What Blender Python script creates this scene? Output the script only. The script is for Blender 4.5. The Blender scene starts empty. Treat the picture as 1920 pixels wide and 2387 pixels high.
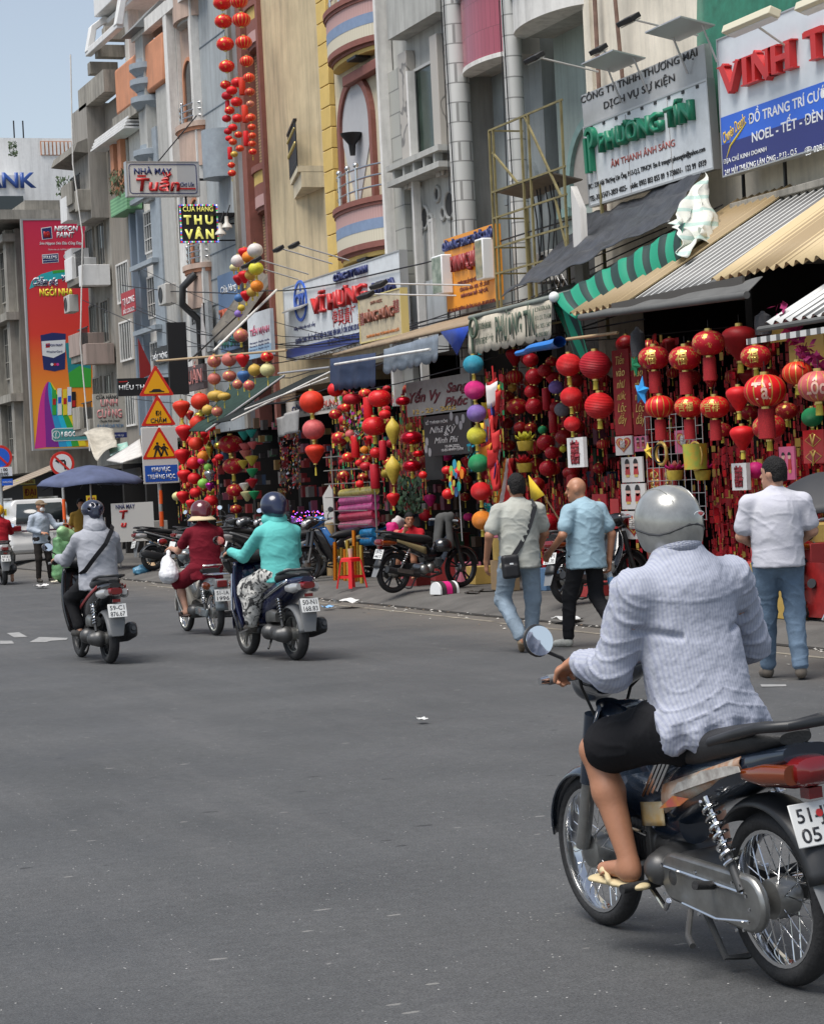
import bpy,bmesh,math,random
import numpy as np
from mathutils import Vector,Matrix,noise as mnoise
random.seed(7)
rad=math.radians
scene=bpy.context.scene
COL=scene.collection
# camera
FPX=5200.0;CAMH=1.7
_r=rad(2.85);_dl=math.atan(70.4/FPX);_th=math.atan(1959/FPX)
_R0=Vector((math.cos(_th),-math.sin(_th),0));_F0=Vector((math.sin(_th),math.cos(_th),0));_Z=Vector((0,0,1))
_Fp=_F0*math.cos(_dl)-_Z*math.sin(_dl);_Up=_Z*math.cos(_dl)+_F0*math.sin(_dl)
_camx=_R0*math.cos(_r)-_Up*math.sin(_r);_camy=_R0*math.sin(_r)+_Up*math.cos(_r)
cam_d=bpy.data.cameras.new('camera');cam=bpy.data.objects.new('camera',cam_d);COL.objects.link(cam)
M=Matrix.Identity(4)
for i in range(3):
 M[i][0]=_camx[i];M[i][1]=_camy[i];M[i][2]=-_Fp[i]
M[2][3]=CAMH
cam.matrix_world=M
cam_d.sensor_fit='HORIZONTAL';cam_d.sensor_width=36;cam_d.lens=FPX/1920*36
cam_d.clip_start=0.1;cam_d.clip_end=2000
scene.camera=cam
# sky, sun, exposure
SUN_EL,SUN_AZ=rad(66),rad(-115)
w=bpy.data.worlds.new('World');scene.world=w;w.use_nodes=True
nt=w.node_tree;nt.nodes.clear()
sky=nt.nodes.new('ShaderNodeTexSky');sky.sky_type='NISHITA';sky.sun_disc=False
sky.sun_elevation=SUN_EL;sky.sun_rotation=SUN_AZ;sky.air_density=1.1;sky.dust_density=1.0;sky.ozone_density=2.2
hs=nt.nodes.new('ShaderNodeHueSaturation');hs.inputs['Saturation'].default_value=0.6
bg=nt.nodes.new('ShaderNodeBackground');bg.inputs['Strength'].default_value=0.08
out=nt.nodes.new('ShaderNodeOutputWorld')
nt.links.new(sky.outputs[0],hs.inputs['Color']);nt.links.new(hs.outputs[0],bg.inputs['Color']);nt.links.new(bg.outputs[0],out.inputs[0])
sd=bpy.data.lights.new('sun','SUN');sd.energy=2.6;sd.angle=rad(38);sd.color=(1,.955,.895)
sun=bpy.data.objects.new('sun',sd);COL.objects.link(sun)
_sv=Vector((math.sin(SUN_AZ)*math.cos(SUN_EL),math.cos(SUN_AZ)*math.cos(SUN_EL),math.sin(SUN_EL)))
sun.rotation_euler=_sv.to_track_quat('Z','Y').to_euler()
scene.view_settings.view_transform='Standard';scene.view_settings.look='None'
scene.view_settings.exposure=0.84;scene.view_settings.gamma=1.0
scene.cycles.use_denoising=True
scene.cycles.max_bounces=8;scene.cycles.diffuse_bounces=5;scene.cycles.glossy_bounces=3;scene.cycles.transparent_max_bounces=8
# measuring: a sight line meets a known plane of the street
_K=1920/1734.0
def ray(px,py):
 dx=px*_K-960;dy=py*_K-1193.5
 xl=dx*math.cos(_r)-dy*math.sin(_r);yl=dx*math.sin(_r)+dy*math.cos(_r)
 return _R0*xl-_Up*yl+_Fp*FPX
def at(px,py,x=None,y=None,z=None):
 d=ray(px,py)
 t=x/d.x if x is not None else(y/d.y if y is not None else(z-CAMH)/d.z)
 return Vector((0,0,CAMH))+d*t
def ppm(p):
 return FPX/_K/((Vector(p)-Vector((0,0,CAMH))).dot(_Fp))
 # materials
MATS={}
def mat(name,col,rough=.6,metal=0.,var=0.,vscale=6.,bump=0.,bscale=40.,spec=.5,emit=None,estr=0.,coat=0.,streak=0.,col2=None,alpha=1.,trans=0.,sheen=0.):
 if name in MATS:return MATS[name]
 m=bpy.data.materials.new(name);m.use_nodes=True;nt=m.node_tree;b=nt.nodes['Principled BSDF']
 c=(col[0],col[1],col[2],1)
 b.inputs['Base Color'].default_value=c;b.inputs['Roughness'].default_value=rough;b.inputs['Metallic'].default_value=metal
 b.inputs['Specular IOR Level'].default_value=spec
 if coat:b.inputs['Coat Weight'].default_value=coat;b.inputs['Coat Roughness'].default_value=.08
 if sheen:b.inputs['Sheen Weight'].default_value=sheen
 if alpha<1:b.inputs['Alpha'].default_value=alpha
 if trans:b.inputs['Transmission Weight'].default_value=trans
 if emit:b.inputs['Emission Color'].default_value=(*emit,1);b.inputs['Emission Strength'].default_value=estr
 tc=nt.nodes.new('ShaderNodeTexCoord')
 last=None
 if var:
  n=nt.nodes.new('ShaderNodeTexNoise');n.inputs['Scale'].default_value=vscale;n.inputs['Detail'].default_value=6;n.inputs['Roughness'].default_value=.62
  nt.links.new(tc.outputs['Object'],n.inputs['Vector'])
  rmp=nt.nodes.new('ShaderNodeValToRGB');e=rmp.color_ramp.elements
  lo=col2 if col2 else tuple(max(0,v*(1-var))for v in col)
  hi=col if col2 else tuple(min(1,v*(1+var*.6))for v in col)
  e[0].position=.3;e[0].color=(*lo,1);e[1].position=.68;e[1].color=(*hi,1)
  nt.links.new(n.outputs['Fac'],rmp.inputs['Fac']);last=rmp.outputs['Color']
 if streak:
  mp=nt.nodes.new('ShaderNodeMapping');mp.inputs['Scale'].default_value=(3,3,.28)
  n2=nt.nodes.new('ShaderNodeTexNoise');n2.inputs['Scale'].default_value=1.6;n2.inputs['Detail'].default_value=8;n2.inputs['Roughness'].default_value=.7
  nt.links.new(tc.outputs['Object'],mp.inputs['Vector']);nt.links.new(mp.outputs[0],n2.inputs['Vector'])
  r2=nt.nodes.new('ShaderNodeValToRGB');r2.color_ramp.elements[0].position=.46;r2.color_ramp.elements[0].color=(0,0,0,1)
  r2.color_ramp.elements[1].position=.72;r2.color_ramp.elements[1].color=(streak,streak,streak,1)
  nt.links.new(n2.outputs['Fac'],r2.inputs['Fac'])
  mx=nt.nodes.new('ShaderNodeMix');mx.data_type='RGBA'
  nt.links.new(r2.outputs['Color'],mx.inputs[0])
  if last:nt.links.new(last,mx.inputs[6])
  else:mx.inputs[6].default_value=c
  mx.inputs[7].default_value=(.09,.085,.075,1)
  last=mx.outputs[2]
 if last:nt.links.new(last,b.inputs['Base Color'])
 if bump:
  n3=nt.nodes.new('ShaderNodeTexNoise');n3.inputs['Scale'].default_value=bscale;n3.inputs['Detail'].default_value=4
  nt.links.new(tc.outputs['Object'],n3.inputs['Vector'])
  bp=nt.nodes.new('ShaderNodeBump');bp.inputs['Strength'].default_value=bump;bp.inputs['Distance'].default_value=.02
  nt.links.new(n3.outputs['Fac'],bp.inputs['Height']);nt.links.new(bp.outputs[0],b.inputs['Normal'])
 MATS[name]=m
 return m
def nodes(m):return m.node_tree,m.node_tree.nodes['Principled BSDF']
def add(nt,kind,**kw):
 n=nt.nodes.new(kind)
 for k,v in kw.items():setattr(n,k,v)
 return n
def ramp(nt,stops,interp='LINEAR'):
 r=nt.nodes.new('ShaderNodeValToRGB');r.color_ramp.interpolation=interp
 while len(r.color_ramp.elements)<len(stops):r.color_ramp.elements.new(.5)
 for e,(p,c)in zip(r.color_ramp.elements,stops):e.position=p;e.color=(*c,1)
 return r
def stripes(name,axis,width,cols,rough=.6,off=0.,noise=0.,duty=.5):
 0
 if name in MATS:return MATS[name]
 m=mat(name,cols[0],rough);nt,b=nodes(m)
 tc=add(nt,'ShaderNodeTexCoord');sp=add(nt,'ShaderNodeSeparateXYZ');nt.links.new(tc.outputs['Object'],sp.inputs[0])
 a=add(nt,'ShaderNodeMath',operation='MULTIPLY_ADD');a.inputs[1].default_value=1/width;a.inputs[2].default_value=off+1000
 nt.links.new(sp.outputs['XYZ'.index(axis)],a.inputs[0])
 f=add(nt,'ShaderNodeMath',operation='FRACT');nt.links.new(a.outputs[0],f.inputs[0])
 r=ramp(nt,[(0,cols[0]),(duty,cols[1])],'CONSTANT');nt.links.new(f.outputs[0],r.inputs[0]);nt.links.new(r.outputs[0],b.inputs['Base Color'])
 return m
 # objects
def tag(o,label,cat,group=None,kind=None):
 if label:o['label']=label
 if cat:o['category']=cat
 if group:o['group']=group
 if kind:o['kind']=kind
 return o
def empty(name,label,cat,loc=(0,0,0),rz=0.,group=None,mtx=None):
 o=bpy.data.objects.new(name,None);COL.objects.link(o)
 if mtx is not None:o.matrix_world=mtx
 else:o.location=loc;o.rotation_euler=(0,0,rz)
 o.empty_display_size=.1
 return tag(o,label,cat,group)
def link(name,me,parent=None,mtx=None):
 o=bpy.data.objects.new(name,me);COL.objects.link(o)
 if parent:o.parent=parent
 if mtx is not None:
  if parent:o.matrix_basis=mtx
  else:o.matrix_world=mtx
 return o
def kids(o):return[c for c in bpy.data.objects if c.parent is o]
def clone(o,parent=None,tree=None):
 c=o.copy();COL.objects.link(c);c.parent=parent
 for ch in(tree or kids)(o):clone(ch,c,tree)
 return c
def rotm(a=0,b=0,c=0):return Matrix.Rotation(c,3,'Z')@Matrix.Rotation(b,3,'Y')@Matrix.Rotation(a,3,'X')
class MB:
 0
 def __init__(s):s.v=[];s.f=[];s.m=[];s.cur=0;s.sm=[];s.smooth=False
 def add(s,V,Fc):
  n=len(s.v);s.v+=[tuple(p)for p in V]
  for f in Fc:s.f.append([n+i for i in f]);s.m.append(s.cur);s.sm.append(s.smooth)
  return s
 def box(s,c,size,R=None):
  hx,hy,hz=size[0]/2,size[1]/2,size[2]/2;c=Vector(c)
  P=[Vector((x*hx,y*hy,z*hz))for x in(-1,1)for y in(-1,1)for z in(-1,1)]
  if R is not None:P=[R@p for p in P]
  return s.add([p+c for p in P],[(0,1,3,2),(4,6,7,5),(0,4,5,1),(2,3,7,6),(0,2,6,4),(1,5,7,3)])
 def span(s,a,b):
  a,b=Vector(a),Vector(b)
  return s.box((a+b)/2,[abs(q)for q in(b-a)])
 def bar(s,p0,p1,wd,th=None,up=(0,0,1)):
  p0,p1=Vector(p0),Vector(p1);d=p1-p0;L=d.length;d.normalize()
  u=Vector(up)
  if abs(d.dot(u))>.98:u=Vector((1,0,0))
  sd=d.cross(u).normalized();u=sd.cross(d)
  R=Matrix((sd,d,u)).transposed()
  return s.box((p0+p1)/2,(wd,L,th or wd),R)
 def prism(s,poly,ext,frame=None):
  0
  o,X,Y=frame or((0,0,0),(1,0,0),(0,1,0));o,X,Y=Vector(o),Vector(X),Vector(Y);N=X.cross(Y).normalized()
  n=len(poly);A=[o+X*p[0]+Y*p[1]for p in poly];B=[p+N*ext for p in A]
  return s.add(A+B,[list(range(n))[::-1],list(range(n,2*n))]+[(i,(i+1)%n,n+(i+1)%n,n+i)for i in range(n)])
 def cyl(s,p0,p1,r0,r1=None,n=12,caps=True):
  p0,p1=Vector(p0),Vector(p1);r1=r0 if r1 is None else r1;d=(p1-p0)
  if d.length<1e-6:return s
  q=d.to_track_quat('Z','Y').to_matrix();V=[]
  for p,r in((p0,r0),(p1,r1)):
   V+=[p+q@Vector((r*math.cos(2*math.pi*i/n),r*math.sin(2*math.pi*i/n),0))for i in range(n)]
  Fc=[(i,(i+1)%n,n+(i+1)%n,n+i)for i in range(n)]
  if caps:Fc+=[list(range(n))[::-1],list(range(n,2*n))]
  return s.add(V,Fc)
 def tube(s,pts,r,n=8,closed=False):
  P=[Vector(p)for p in pts];m=len(P);V=[];up=None
  for i,p in enumerate(P):
   if closed:d=P[(i+1)%m]-P[i-1]
   else:d=P[min(i+1,m-1)]-P[max(i-1,0)]
   d.normalize()
   if up is None:up=Vector((0,0,1))if abs(d.z)<.9 else Vector((1,0,0))
   a=d.cross(up).normalized();up=a.cross(d).normalized()
   rr=r[i]if isinstance(r,(list,tuple))else r
   V+=[p+(a*math.cos(2*math.pi*j/n)+up*math.sin(2*math.pi*j/n))*rr for j in range(n)]
  Fc=[]
  for i in range(m if closed else m-1):
   k=(i+1)%m
   for j in range(n):Fc.append((i*n+j,i*n+(j+1)%n,k*n+(j+1)%n,k*n+j))
  if not closed:Fc+=[list(range(n))[::-1],list(range((m-1)*n,m*n))]
  return s.add(V,Fc)
 def lathe(s,prof,c=(0,0,0),n=24,R=None,a0=0.,a1=2*math.pi,wob=None):
  0
  c=Vector(c);V=[];full=abs(a1-a0-2*math.pi)<1e-6;k=n if full else n+1
  for j in range(k):
   a=a0+(a1-a0)*j/n;ca,sa=math.cos(a),math.sin(a);wf=wob(j)if wob else 1
   for(rr,h)in prof:
    p=Vector((rr*ca*wf,rr*sa*wf,h));V.append(c+(R@p if R is not None else p))
  q=len(prof);Fc=[]
  for j in range(n):
   jn=(j+1)%k
   for i in range(q-1):Fc.append((j*q+i,jn*q+i,jn*q+i+1,j*q+i+1))
  return s.add(V,Fc)
 def torus(s,R_,r,c=(0,0,0),R=None,n=32,m=10,sx=1.):
  return s.lathe([(R_+r*math.cos(2*math.pi*i/m),sx*r*math.sin(2*math.pi*i/m))for i in range(m+1)],c,n,R)
 def ball(s,c,r,n=16,m=10,R=None):
  rx,ry,rz=(r,r,r)if not isinstance(r,(tuple,list))else r;V=[];c=Vector(c)
  for i in range(m+1):
   t=math.pi*i/m
   for j in range(n):
    a=2*math.pi*j/n;p=Vector((rx*math.sin(t)*math.cos(a),ry*math.sin(t)*math.sin(a),rz*math.cos(t)))
    V.append(c+(R@p if R is not None else p))
  Fc=[(i*n+j,(i+1)*n+j,(i+1)*n+(j+1)%n,i*n+(j+1)%n)for i in range(m)for j in range(n)]
  return s.add(V,Fc)
 def loft(s,secs,n=20,e=2.4):
  0
  V=[]
  for(c,a,b)in secs:
   c,a,b=Vector(c),Vector(a),Vector(b)
   for j in range(n):
    t=2*math.pi*j/n;ct,st=math.cos(t),math.sin(t)
    V.append(c+a*(math.copysign(abs(ct)**(2/e),ct))+b*(math.copysign(abs(st)**(2/e),st)))
  q=len(secs);Fc=[(i*n+j,i*n+(j+1)%n,(i+1)*n+(j+1)%n,(i+1)*n+j)for i in range(q-1)for j in range(n)]
  Fc+=[list(range(n))[::-1],list(range((q-1)*n,q*n))]
  return s.add(V,Fc)
 def yloft(s,secs,n=20,e=2.4):
  0
  return s.loft([((q[4]if len(q)>4 else 0,q[0],q[1]),(q[2],0,0),(0,0,q[3]))for q in secs],n,e)
 def grid(s,fn,nu,nv):
  V=[fn(i/nu,j/nv)for i in range(nu+1)for j in range(nv+1)]
  return s.add(V,[(i*(nv+1)+j,(i+1)*(nv+1)+j,(i+1)*(nv+1)+j+1,i*(nv+1)+j+1)for i in range(nu)for j in range(nv)])
 def mesh(s,name,mats,ang=40):
  me=bpy.data.meshes.new(name);me.from_pydata(s.v,[],s.f)
  for m in(mats if isinstance(mats,(list,tuple))else[mats]):me.materials.append(m)
  me.polygons.foreach_set('material_index',s.m)
  bm=bmesh.new();bm.from_mesh(me);bmesh.ops.recalc_face_normals(bm,faces=bm.faces);bm.to_mesh(me);bm.free()
  me.polygons.foreach_set('use_smooth',[True]*len(me.polygons));me.set_sharp_from_angle(angle=rad(ang))
  me.update();return me
 def build(s,name,mats,parent=None,bevel=0.,ang=40,thick=0.,mtx=None):
  o=link(name,s.mesh(name,mats,ang),parent,mtx)
  if thick:
   md=o.modifiers.new('t','SOLIDIFY');md.thickness=thick;md.offset=0
  if bevel:
   md=o.modifiers.new('b','BEVEL');md.width=bevel;md.segments=2;md.limit_method='ANGLE';md.angle_limit=rad(40);md.harden_normals=False
  return o
  # implicit surfaces: tapered capsules, ellipsoids and boxes melted together
_rng=np.random.RandomState(3);_HT=_rng.rand(64,64,64).astype(np.float32)
def vnoise(P,sc):
 q=np.asarray(P)*np.asarray(sc);i=np.floor(q).astype(int);f=q-i;f=f*f*(3-2*f);i&=63;j=(i+1)&63
 g=lambda a,b,c:_HT[a[:,0],b[:,1],c[:,2]]
 x0=g(i,i,i)*(1-f[:,0])+g(j,i,i)*f[:,0];x1=g(i,j,i)*(1-f[:,0])+g(j,j,i)*f[:,0]
 x2=g(i,i,j)*(1-f[:,0])+g(j,i,j)*f[:,0];x3=g(i,j,j)*(1-f[:,0])+g(j,j,j)*f[:,0]
 return(x0*(1-f[:,1])+x1*f[:,1])*(1-f[:,2])+(x2*(1-f[:,1])+x3*f[:,1])*f[:,2]-.5
def cap(p0,p1,r0,r1=None,k=None,flat=None):return('c',p0,p1,r0,r0 if r1 is None else r1,k,flat)
def ell(c,r,rot=None,k=None):return('e',c,r,rot,k)
def rbox(c,h,rd=.02,rot=None,k=None):return('b',c,h,rd,rot,k)
def cut(p,n):return('p',p,n)
def sub(q):return('-',q)
def _dist(q,P):
 if q[0]=='c':
  a,b=np.array(q[1],np.float32),np.array(q[2],np.float32);d=b-a;L=max(float(d@d),1e-9)
  t=np.clip(((P-a)@d)/L,0,1);e=P-a-t[...,None]*d
  if q[6]is not None:
   ax=np.array(q[6][0],np.float32);ax=ax/np.linalg.norm(ax);e=e+(e@ax)[...,None]*ax*(1/q[6][1]-1)
  return np.sqrt((e*e).sum(-1))-(q[3]+(q[4]-q[3])*t)
 if q[0]=='e':
  p=P-np.array(q[1],np.float32)
  if q[3]is not None:p=p@np.array(q[3],np.float32)
  rr=np.array(q[2],np.float32);a=np.sqrt(((p/rr)**2).sum(-1));b=np.sqrt(((p/rr**2)**2).sum(-1))+1e-9
  return a*(a-1)/b
 p=P-np.array(q[1],np.float32)
 if q[4]is not None:p=p@np.array(q[4],np.float32)
 g=np.abs(p)-(np.array(q[2],np.float32)-q[3])
 return np.sqrt((np.maximum(g,0)**2).sum(-1))+np.minimum(g.max(-1),0)-q[3]
def _bb(q):
 if q[0]=='c':
  a,b=np.array(q[1]),np.array(q[2]);r=max(q[3],q[4])*(max(1,1/1)if q[6]is None else max(1,q[6][1]));return np.minimum(a,b)-r,np.maximum(a,b)+r
 r=max(q[2])*(1.75 if q[0]=='b' else 1.0)if(q[0]=='b' and q[4]is not None)or(q[0]=='e' and q[3]is not None)else np.array(q[2]);c=np.array(q[1]);return c-r,c+r
def sdf(prims,res=.01,k=.03,disp=None,relax=1):
 solid=[q for q in prims if q[0]in 'ceb']
 lo=np.min([_bb(q)[0]for q in solid],0)-3*res;hi=np.max([_bb(q)[1]for q in solid],0)+3*res
 N=np.ceil((hi-lo)/res).astype(int)+1
 ax=[lo[i]+res*np.arange(N[i],dtype=np.float32)for i in range(3)]
 D=np.full(N,9.,np.float32)
 def box(q,mg):
  a,b=_bb(q);i0=np.maximum(np.floor((a-mg-lo)/res).astype(int),0);i1=np.minimum(np.ceil((b+mg-lo)/res).astype(int)+1,N)
  return tuple(slice(int(i0[i]),int(i1[i]))for i in range(3))
 def pts(sl):return np.stack(np.meshgrid(ax[0][sl[0]],ax[1][sl[1]],ax[2][sl[2]],indexing='ij'),-1).astype(np.float32)
 for q in prims:
  if q[0]in 'ceb':
   kk=q[5]if q[0]=='c' else(q[4]if q[0]=='e' else q[5]);kk=k if kk is None else kk
   sl=box(q,kk+3*res);d=_dist(q,pts(sl));o=D[sl]
   h=np.maximum(kk-np.abs(d-o),0)/max(kk,1e-6);D[sl]=np.minimum(d,o)-h*h*kk*.25
  elif q[0]=='-':
   sl=box(q[1],3*res);d=_dist(q[1],pts(sl));D[sl]=np.maximum(D[sl],-d)
  else:
   n=np.array(q[2],np.float32);n=n/np.linalg.norm(n);sl=tuple(slice(0,int(v))for v in N);D=np.maximum(D,(pts(sl)-np.array(q[1],np.float32))@n)
 S=D<0
 c=sum(S[i:N[0]-1+i,j:N[1]-1+j,l:N[2]-1+l].astype(np.int8)for i in(0,1)for j in(0,1)for l in(0,1))
 cells=np.argwhere((c>0)&(c<8))
 if len(cells)==0:return np.zeros((0,3)),[]
 idx=-np.ones(N-1,int);idx[tuple(cells.T)]=np.arange(len(cells))
 acc=np.zeros((len(cells),3));cnt=np.zeros(len(cells))
 E=[((i,j,l),a)for a in range(3)for i in(0,1)for j in(0,1)for l in(0,1)if(i,j,l)[a]==0]
 for(o,a)in E:
  p0=cells+np.array(o);p1=p0.copy();p1[:,a]+=1
  d0=D[tuple(p0.T)];d1=D[tuple(p1.T)];mk=(d0<0)!=(d1<0);t=np.where(mk,d0/np.where(mk,d0-d1,1),0)
  q=p0.astype(float);q[:,a]+=t;acc[mk]+=q[mk];cnt[mk]+=1
 V=acc/cnt[:,None]*res+lo
 Fc=[]
 for a in range(3):
  b1,b2=(a+1)%3,(a+2)%3
  s0=[slice(None)]*3;s1=[slice(None)]*3;s0[a]=slice(0,-1);s1[a]=slice(1,None)
  A,B=S[tuple(s0)],S[tuple(s1)];e=np.argwhere(A!=B)
  ok=(e[:,b1]>0)&(e[:,b2]>0)&(e[:,b1]<N[b1]-1)&(e[:,b2]<N[b2]-1);e=e[ok]
  fl=A[tuple(e.T)];qs=[]
  for(u,v)in((-1,-1),(0,-1),(0,0),(-1,0)):
   g=e.copy();g[:,b1]+=u;g[:,b2]+=v;qs.append(idx[tuple(g.T)])
  q=np.stack(qs,1);q[~fl]=q[~fl][:,::-1];Fc.append(q)
 Fc=np.concatenate(Fc);Fc=Fc[(Fc>=0).all(1)]
 for _ in range(relax):
  s=np.zeros_like(V);n=np.zeros(len(V))
  for i in range(4):
   np.add.at(s,Fc[:,i],V[Fc[:,(i+1)%4]]);np.add.at(n,Fc[:,i],1);np.add.at(s,Fc[:,(i+1)%4],V[Fc[:,i]]);np.add.at(n,Fc[:,(i+1)%4],1)
  V=V*.5+s/np.maximum(n,1)[:,None]*.5
 if disp is not None:
  fn=np.cross(V[Fc[:,1]]-V[Fc[:,0]],V[Fc[:,3]]-V[Fc[:,0]]);nv=np.zeros_like(V)
  for i in range(4):np.add.at(nv,Fc[:,i],fn)
  nv/=np.linalg.norm(nv,axis=1)[:,None]+1e-12;V=V+nv*disp(V)[:,None]
 return V,Fc.tolist()
def blob(name,prims,m,parent=None,res=.01,k=.03,disp=None,relax=1,mtx=None):
 V,Fc=sdf(prims,res,k,disp,relax)
 me=bpy.data.meshes.new(name);me.from_pydata(V.tolist(),[],Fc);me.materials.append(m)
 me.polygons.foreach_set('use_smooth',[True]*len(me.polygons));me.update()
 return link(name,me,parent,mtx)
 # lettering
FACE_STREET=Matrix(((0,0,-1,0),(-1,0,0,0),(0,1,0,0),(0,0,0,1)))
FACE_BACK=Matrix(((1,0,0,0),(0,0,-1,0),(0,1,0,0),(0,0,0,1)))
def text_mesh(s,h,m,width=None,ext=.002,bold=0.,shear=0.,align='CENTER',space=1.):
 twin=bold if('Đ' in s and bold>.008)else 0
 if twin:bold=0
 c=bpy.data.curves.new('lettering','FONT');c.body=s;c.size=1;c.extrude=0;c.offset=bold;c.shear=shear;c.align_x='LEFT';c.space_character=space;c.resolution_u=3
 o=bpy.data.objects.new('lettering',c);COL.objects.link(o)
 dg=bpy.context.evaluated_depsgraph_get();dg.update();me=bpy.data.meshes.new_from_object(o.evaluated_get(dg),depsgraph=dg)
 bpy.data.objects.remove(o);bpy.data.curves.remove(c)
 n=len(me.vertices);co=np.zeros(n*3);me.vertices.foreach_get('co',co);co=co.reshape(-1,3)
 if n==0:return me
 x0,x1=co[:,0].min(),co[:,0].max();sy=h/.73;sx=sy if width is None else width/(x1-x0)
 dx={'CENTER':(x0+x1)/2,'LEFT':x0,'RIGHT':x1}[align]
 co[:,0]=(co[:,0]-dx)*sx;co[:,1]=co[:,1]*sy-h/2
 if twin:
  F_=[list(q.vertices)for q in me.polygons];V_=[];G_=[]
  for k,(a,b_)in enumerate(((-twin,0),(twin,0),(0,twin*.8),(0,-twin*.8))):
   G_+=[[i+len(V_)for i in q]for q in F_];V_+=(co+np.array([a*sx,b_*sy,k*.0004])).tolist()
  me=bpy.data.meshes.new('lettering');me.from_pydata(V_,[],G_);n=len(V_);co=np.array(V_)
 me.vertices.foreach_set('co',co.ravel())
 if ext>0:
  bm=bmesh.new();bm.from_mesh(me);r=bmesh.ops.extrude_face_region(bm,geom=bm.faces[:])
  vs=[g for g in r['geom']if isinstance(g,bmesh.types.BMVert)];bmesh.ops.translate(bm,verts=vs,vec=(0,0,ext));bmesh.ops.recalc_face_normals(bm,faces=bm.faces);bm.to_mesh(me);bm.free()
 me.materials.clear();me.materials.append(m);me.update()
 return me
def letters(s,u,v,h,m,parent,width=None,ext=.004,bold=0.,shear=0.,align='CENTER',lift=.004,space=1.,name='lettering',rot=0.):
 0
 me=text_mesh(s,h,m,width,ext,bold,shear,align,space)
 o=link(name,me,parent,Matrix.Translation((u,v,lift))@Matrix.Rotation(rot,4,'Z'))
 return o
def serif(s,u,v,h,width,st,m,parent,ext=.03,lift=.004,name='lettering',sl=0.):
 0
 G={'V':[((.0,1),(.5,0)),((1,1),(.5,0))],'I':[((.5,0),(.5,1))],'N':[((.1,0),(.1,1)),((.1,1),(.9,0)),((.9,0),(.9,1))],'H':[((.1,0),(.1,1)),((.9,0),(.9,1)),((.1,.5),(.9,.5))],'T':[((.5,0),(.5,1)),((.0,.95),(1,.95))]}
 SR={'V':[(0,1),(1,1)],'I':[(.5,0),(.5,1)],'N':[(.1,0),(.1,1),(.9,0),(.9,1)],'H':[(.1,0),(.1,1),(.9,0),(.9,1)],'T':[(.5,0),(.02,.9),(.98,.9)]}
 W={'V':1.,'I':.5,'N':1.,'H':1.,'T':.95,' ':.5}
 tot=sum(W[c]+.18 for c in s)-.18;sx=width/tot;x=u-width/2;b=MB()
 for c in s:
  wd=W[c]*sx
  for i,(a,e)in enumerate(G.get(c,[])):
   b.bar((x+a[0]*wd,v-h/2+a[1]*h,lift+ext/2+i*.0011),(x+e[0]*wd,v-h/2+e[1]*h,lift+ext/2+i*.0011),st*(.6 if(c=='N' and i!=1)or(c=='V' and i==1)or(c in 'HT' and i>=1 and a[1]==e[1])else 1),ext)
  for(a,q)in SR.get(c,[]):
   b.box((x+a*wd,v-h/2+q*h+(-.02*h if q==1 else.02*h),lift+ext/2-.0015),(st*(1.9 if c!='T' or q==0 else.8),h*(.055 if q in(0,1)else.2),ext-.002))
  x+=wd+.18*sx
 return b.build(name,m,parent)
def cjk(s,u,v,h,m,parent,ext=.004,lift=.004,bold=.012,name='lettering',width=None):
 return letters(s,u,v,h,m,parent,width=width,ext=ext,bold=bold,lift=lift,name=name)
def panel_mtx(c,facing='street',yaw=0.,tilt=0.):
 return Matrix.Translation(c)@(FACE_STREET if facing=='street' else FACE_BACK)@Matrix.Rotation(yaw,4,'Y')@Matrix.Rotation(tilt,4,'X')
def panel(name,label,cat,c,wd,ht,m,facing='street',th=.04,yaw=0.,tilt=0.,frame=None,fw=.03,group=None,bev=0.):
 0
 e=empty(name,label,cat,mtx=panel_mtx(c,facing,yaw,tilt),group=group)
 MB().box((0,0,-th/2),(wd,ht,th)).build('panel',m,e,bevel=bev)
 if frame:
  b=MB()
  for sx in(-1,1):b.box((sx*(wd/2+fw/2),0,-th/2+.005),(fw,ht+2*fw,th+.016))
  for sy in(-1,1):b.box((0,sy*(ht/2+fw/2),-th/2+.005),(wd,fw,th+.014))
  b.build('frame',frame,e)
 return e
def patch(pts,m,parent,name='printed_patch',lift=.003,ext=.002):
 return MB().prism(pts,ext,((0,0,lift),(1,0,0),(0,1,0))).build(name,m,parent)
def circle(u,v,r,n=28,a0=0.,a1=2*math.pi,ry=None):return[(u+r*math.cos(a0+(a1-a0)*i/n),v+(ry or r)*math.sin(a0+(a1-a0)*i/n))for i in range(n if abs(a1-a0-2*math.pi)<1e-6 else n+1)]
def ring(u,v,r0,r1,m,parent,name='printed_ring',lift=.003,ext=.003,a0=0.,a1=2*math.pi,n=28,ry=1.):
 A=[(u+r1*math.cos(a0+(a1-a0)*i/n),v+ry*r1*math.sin(a0+(a1-a0)*i/n))for i in range(n+1)];B=[(u+r0*math.cos(a0+(a1-a0)*i/n),v+ry*r0*math.sin(a0+(a1-a0)*i/n))for i in range(n+1)]
 b=MB()
 for i in range(n):b.prism([A[i],A[i+1],B[i+1],B[i]],ext,((0,0,lift),(1,0,0),(0,1,0)))
 return b.build(name,m,parent)
def blank(c):return c
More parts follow.
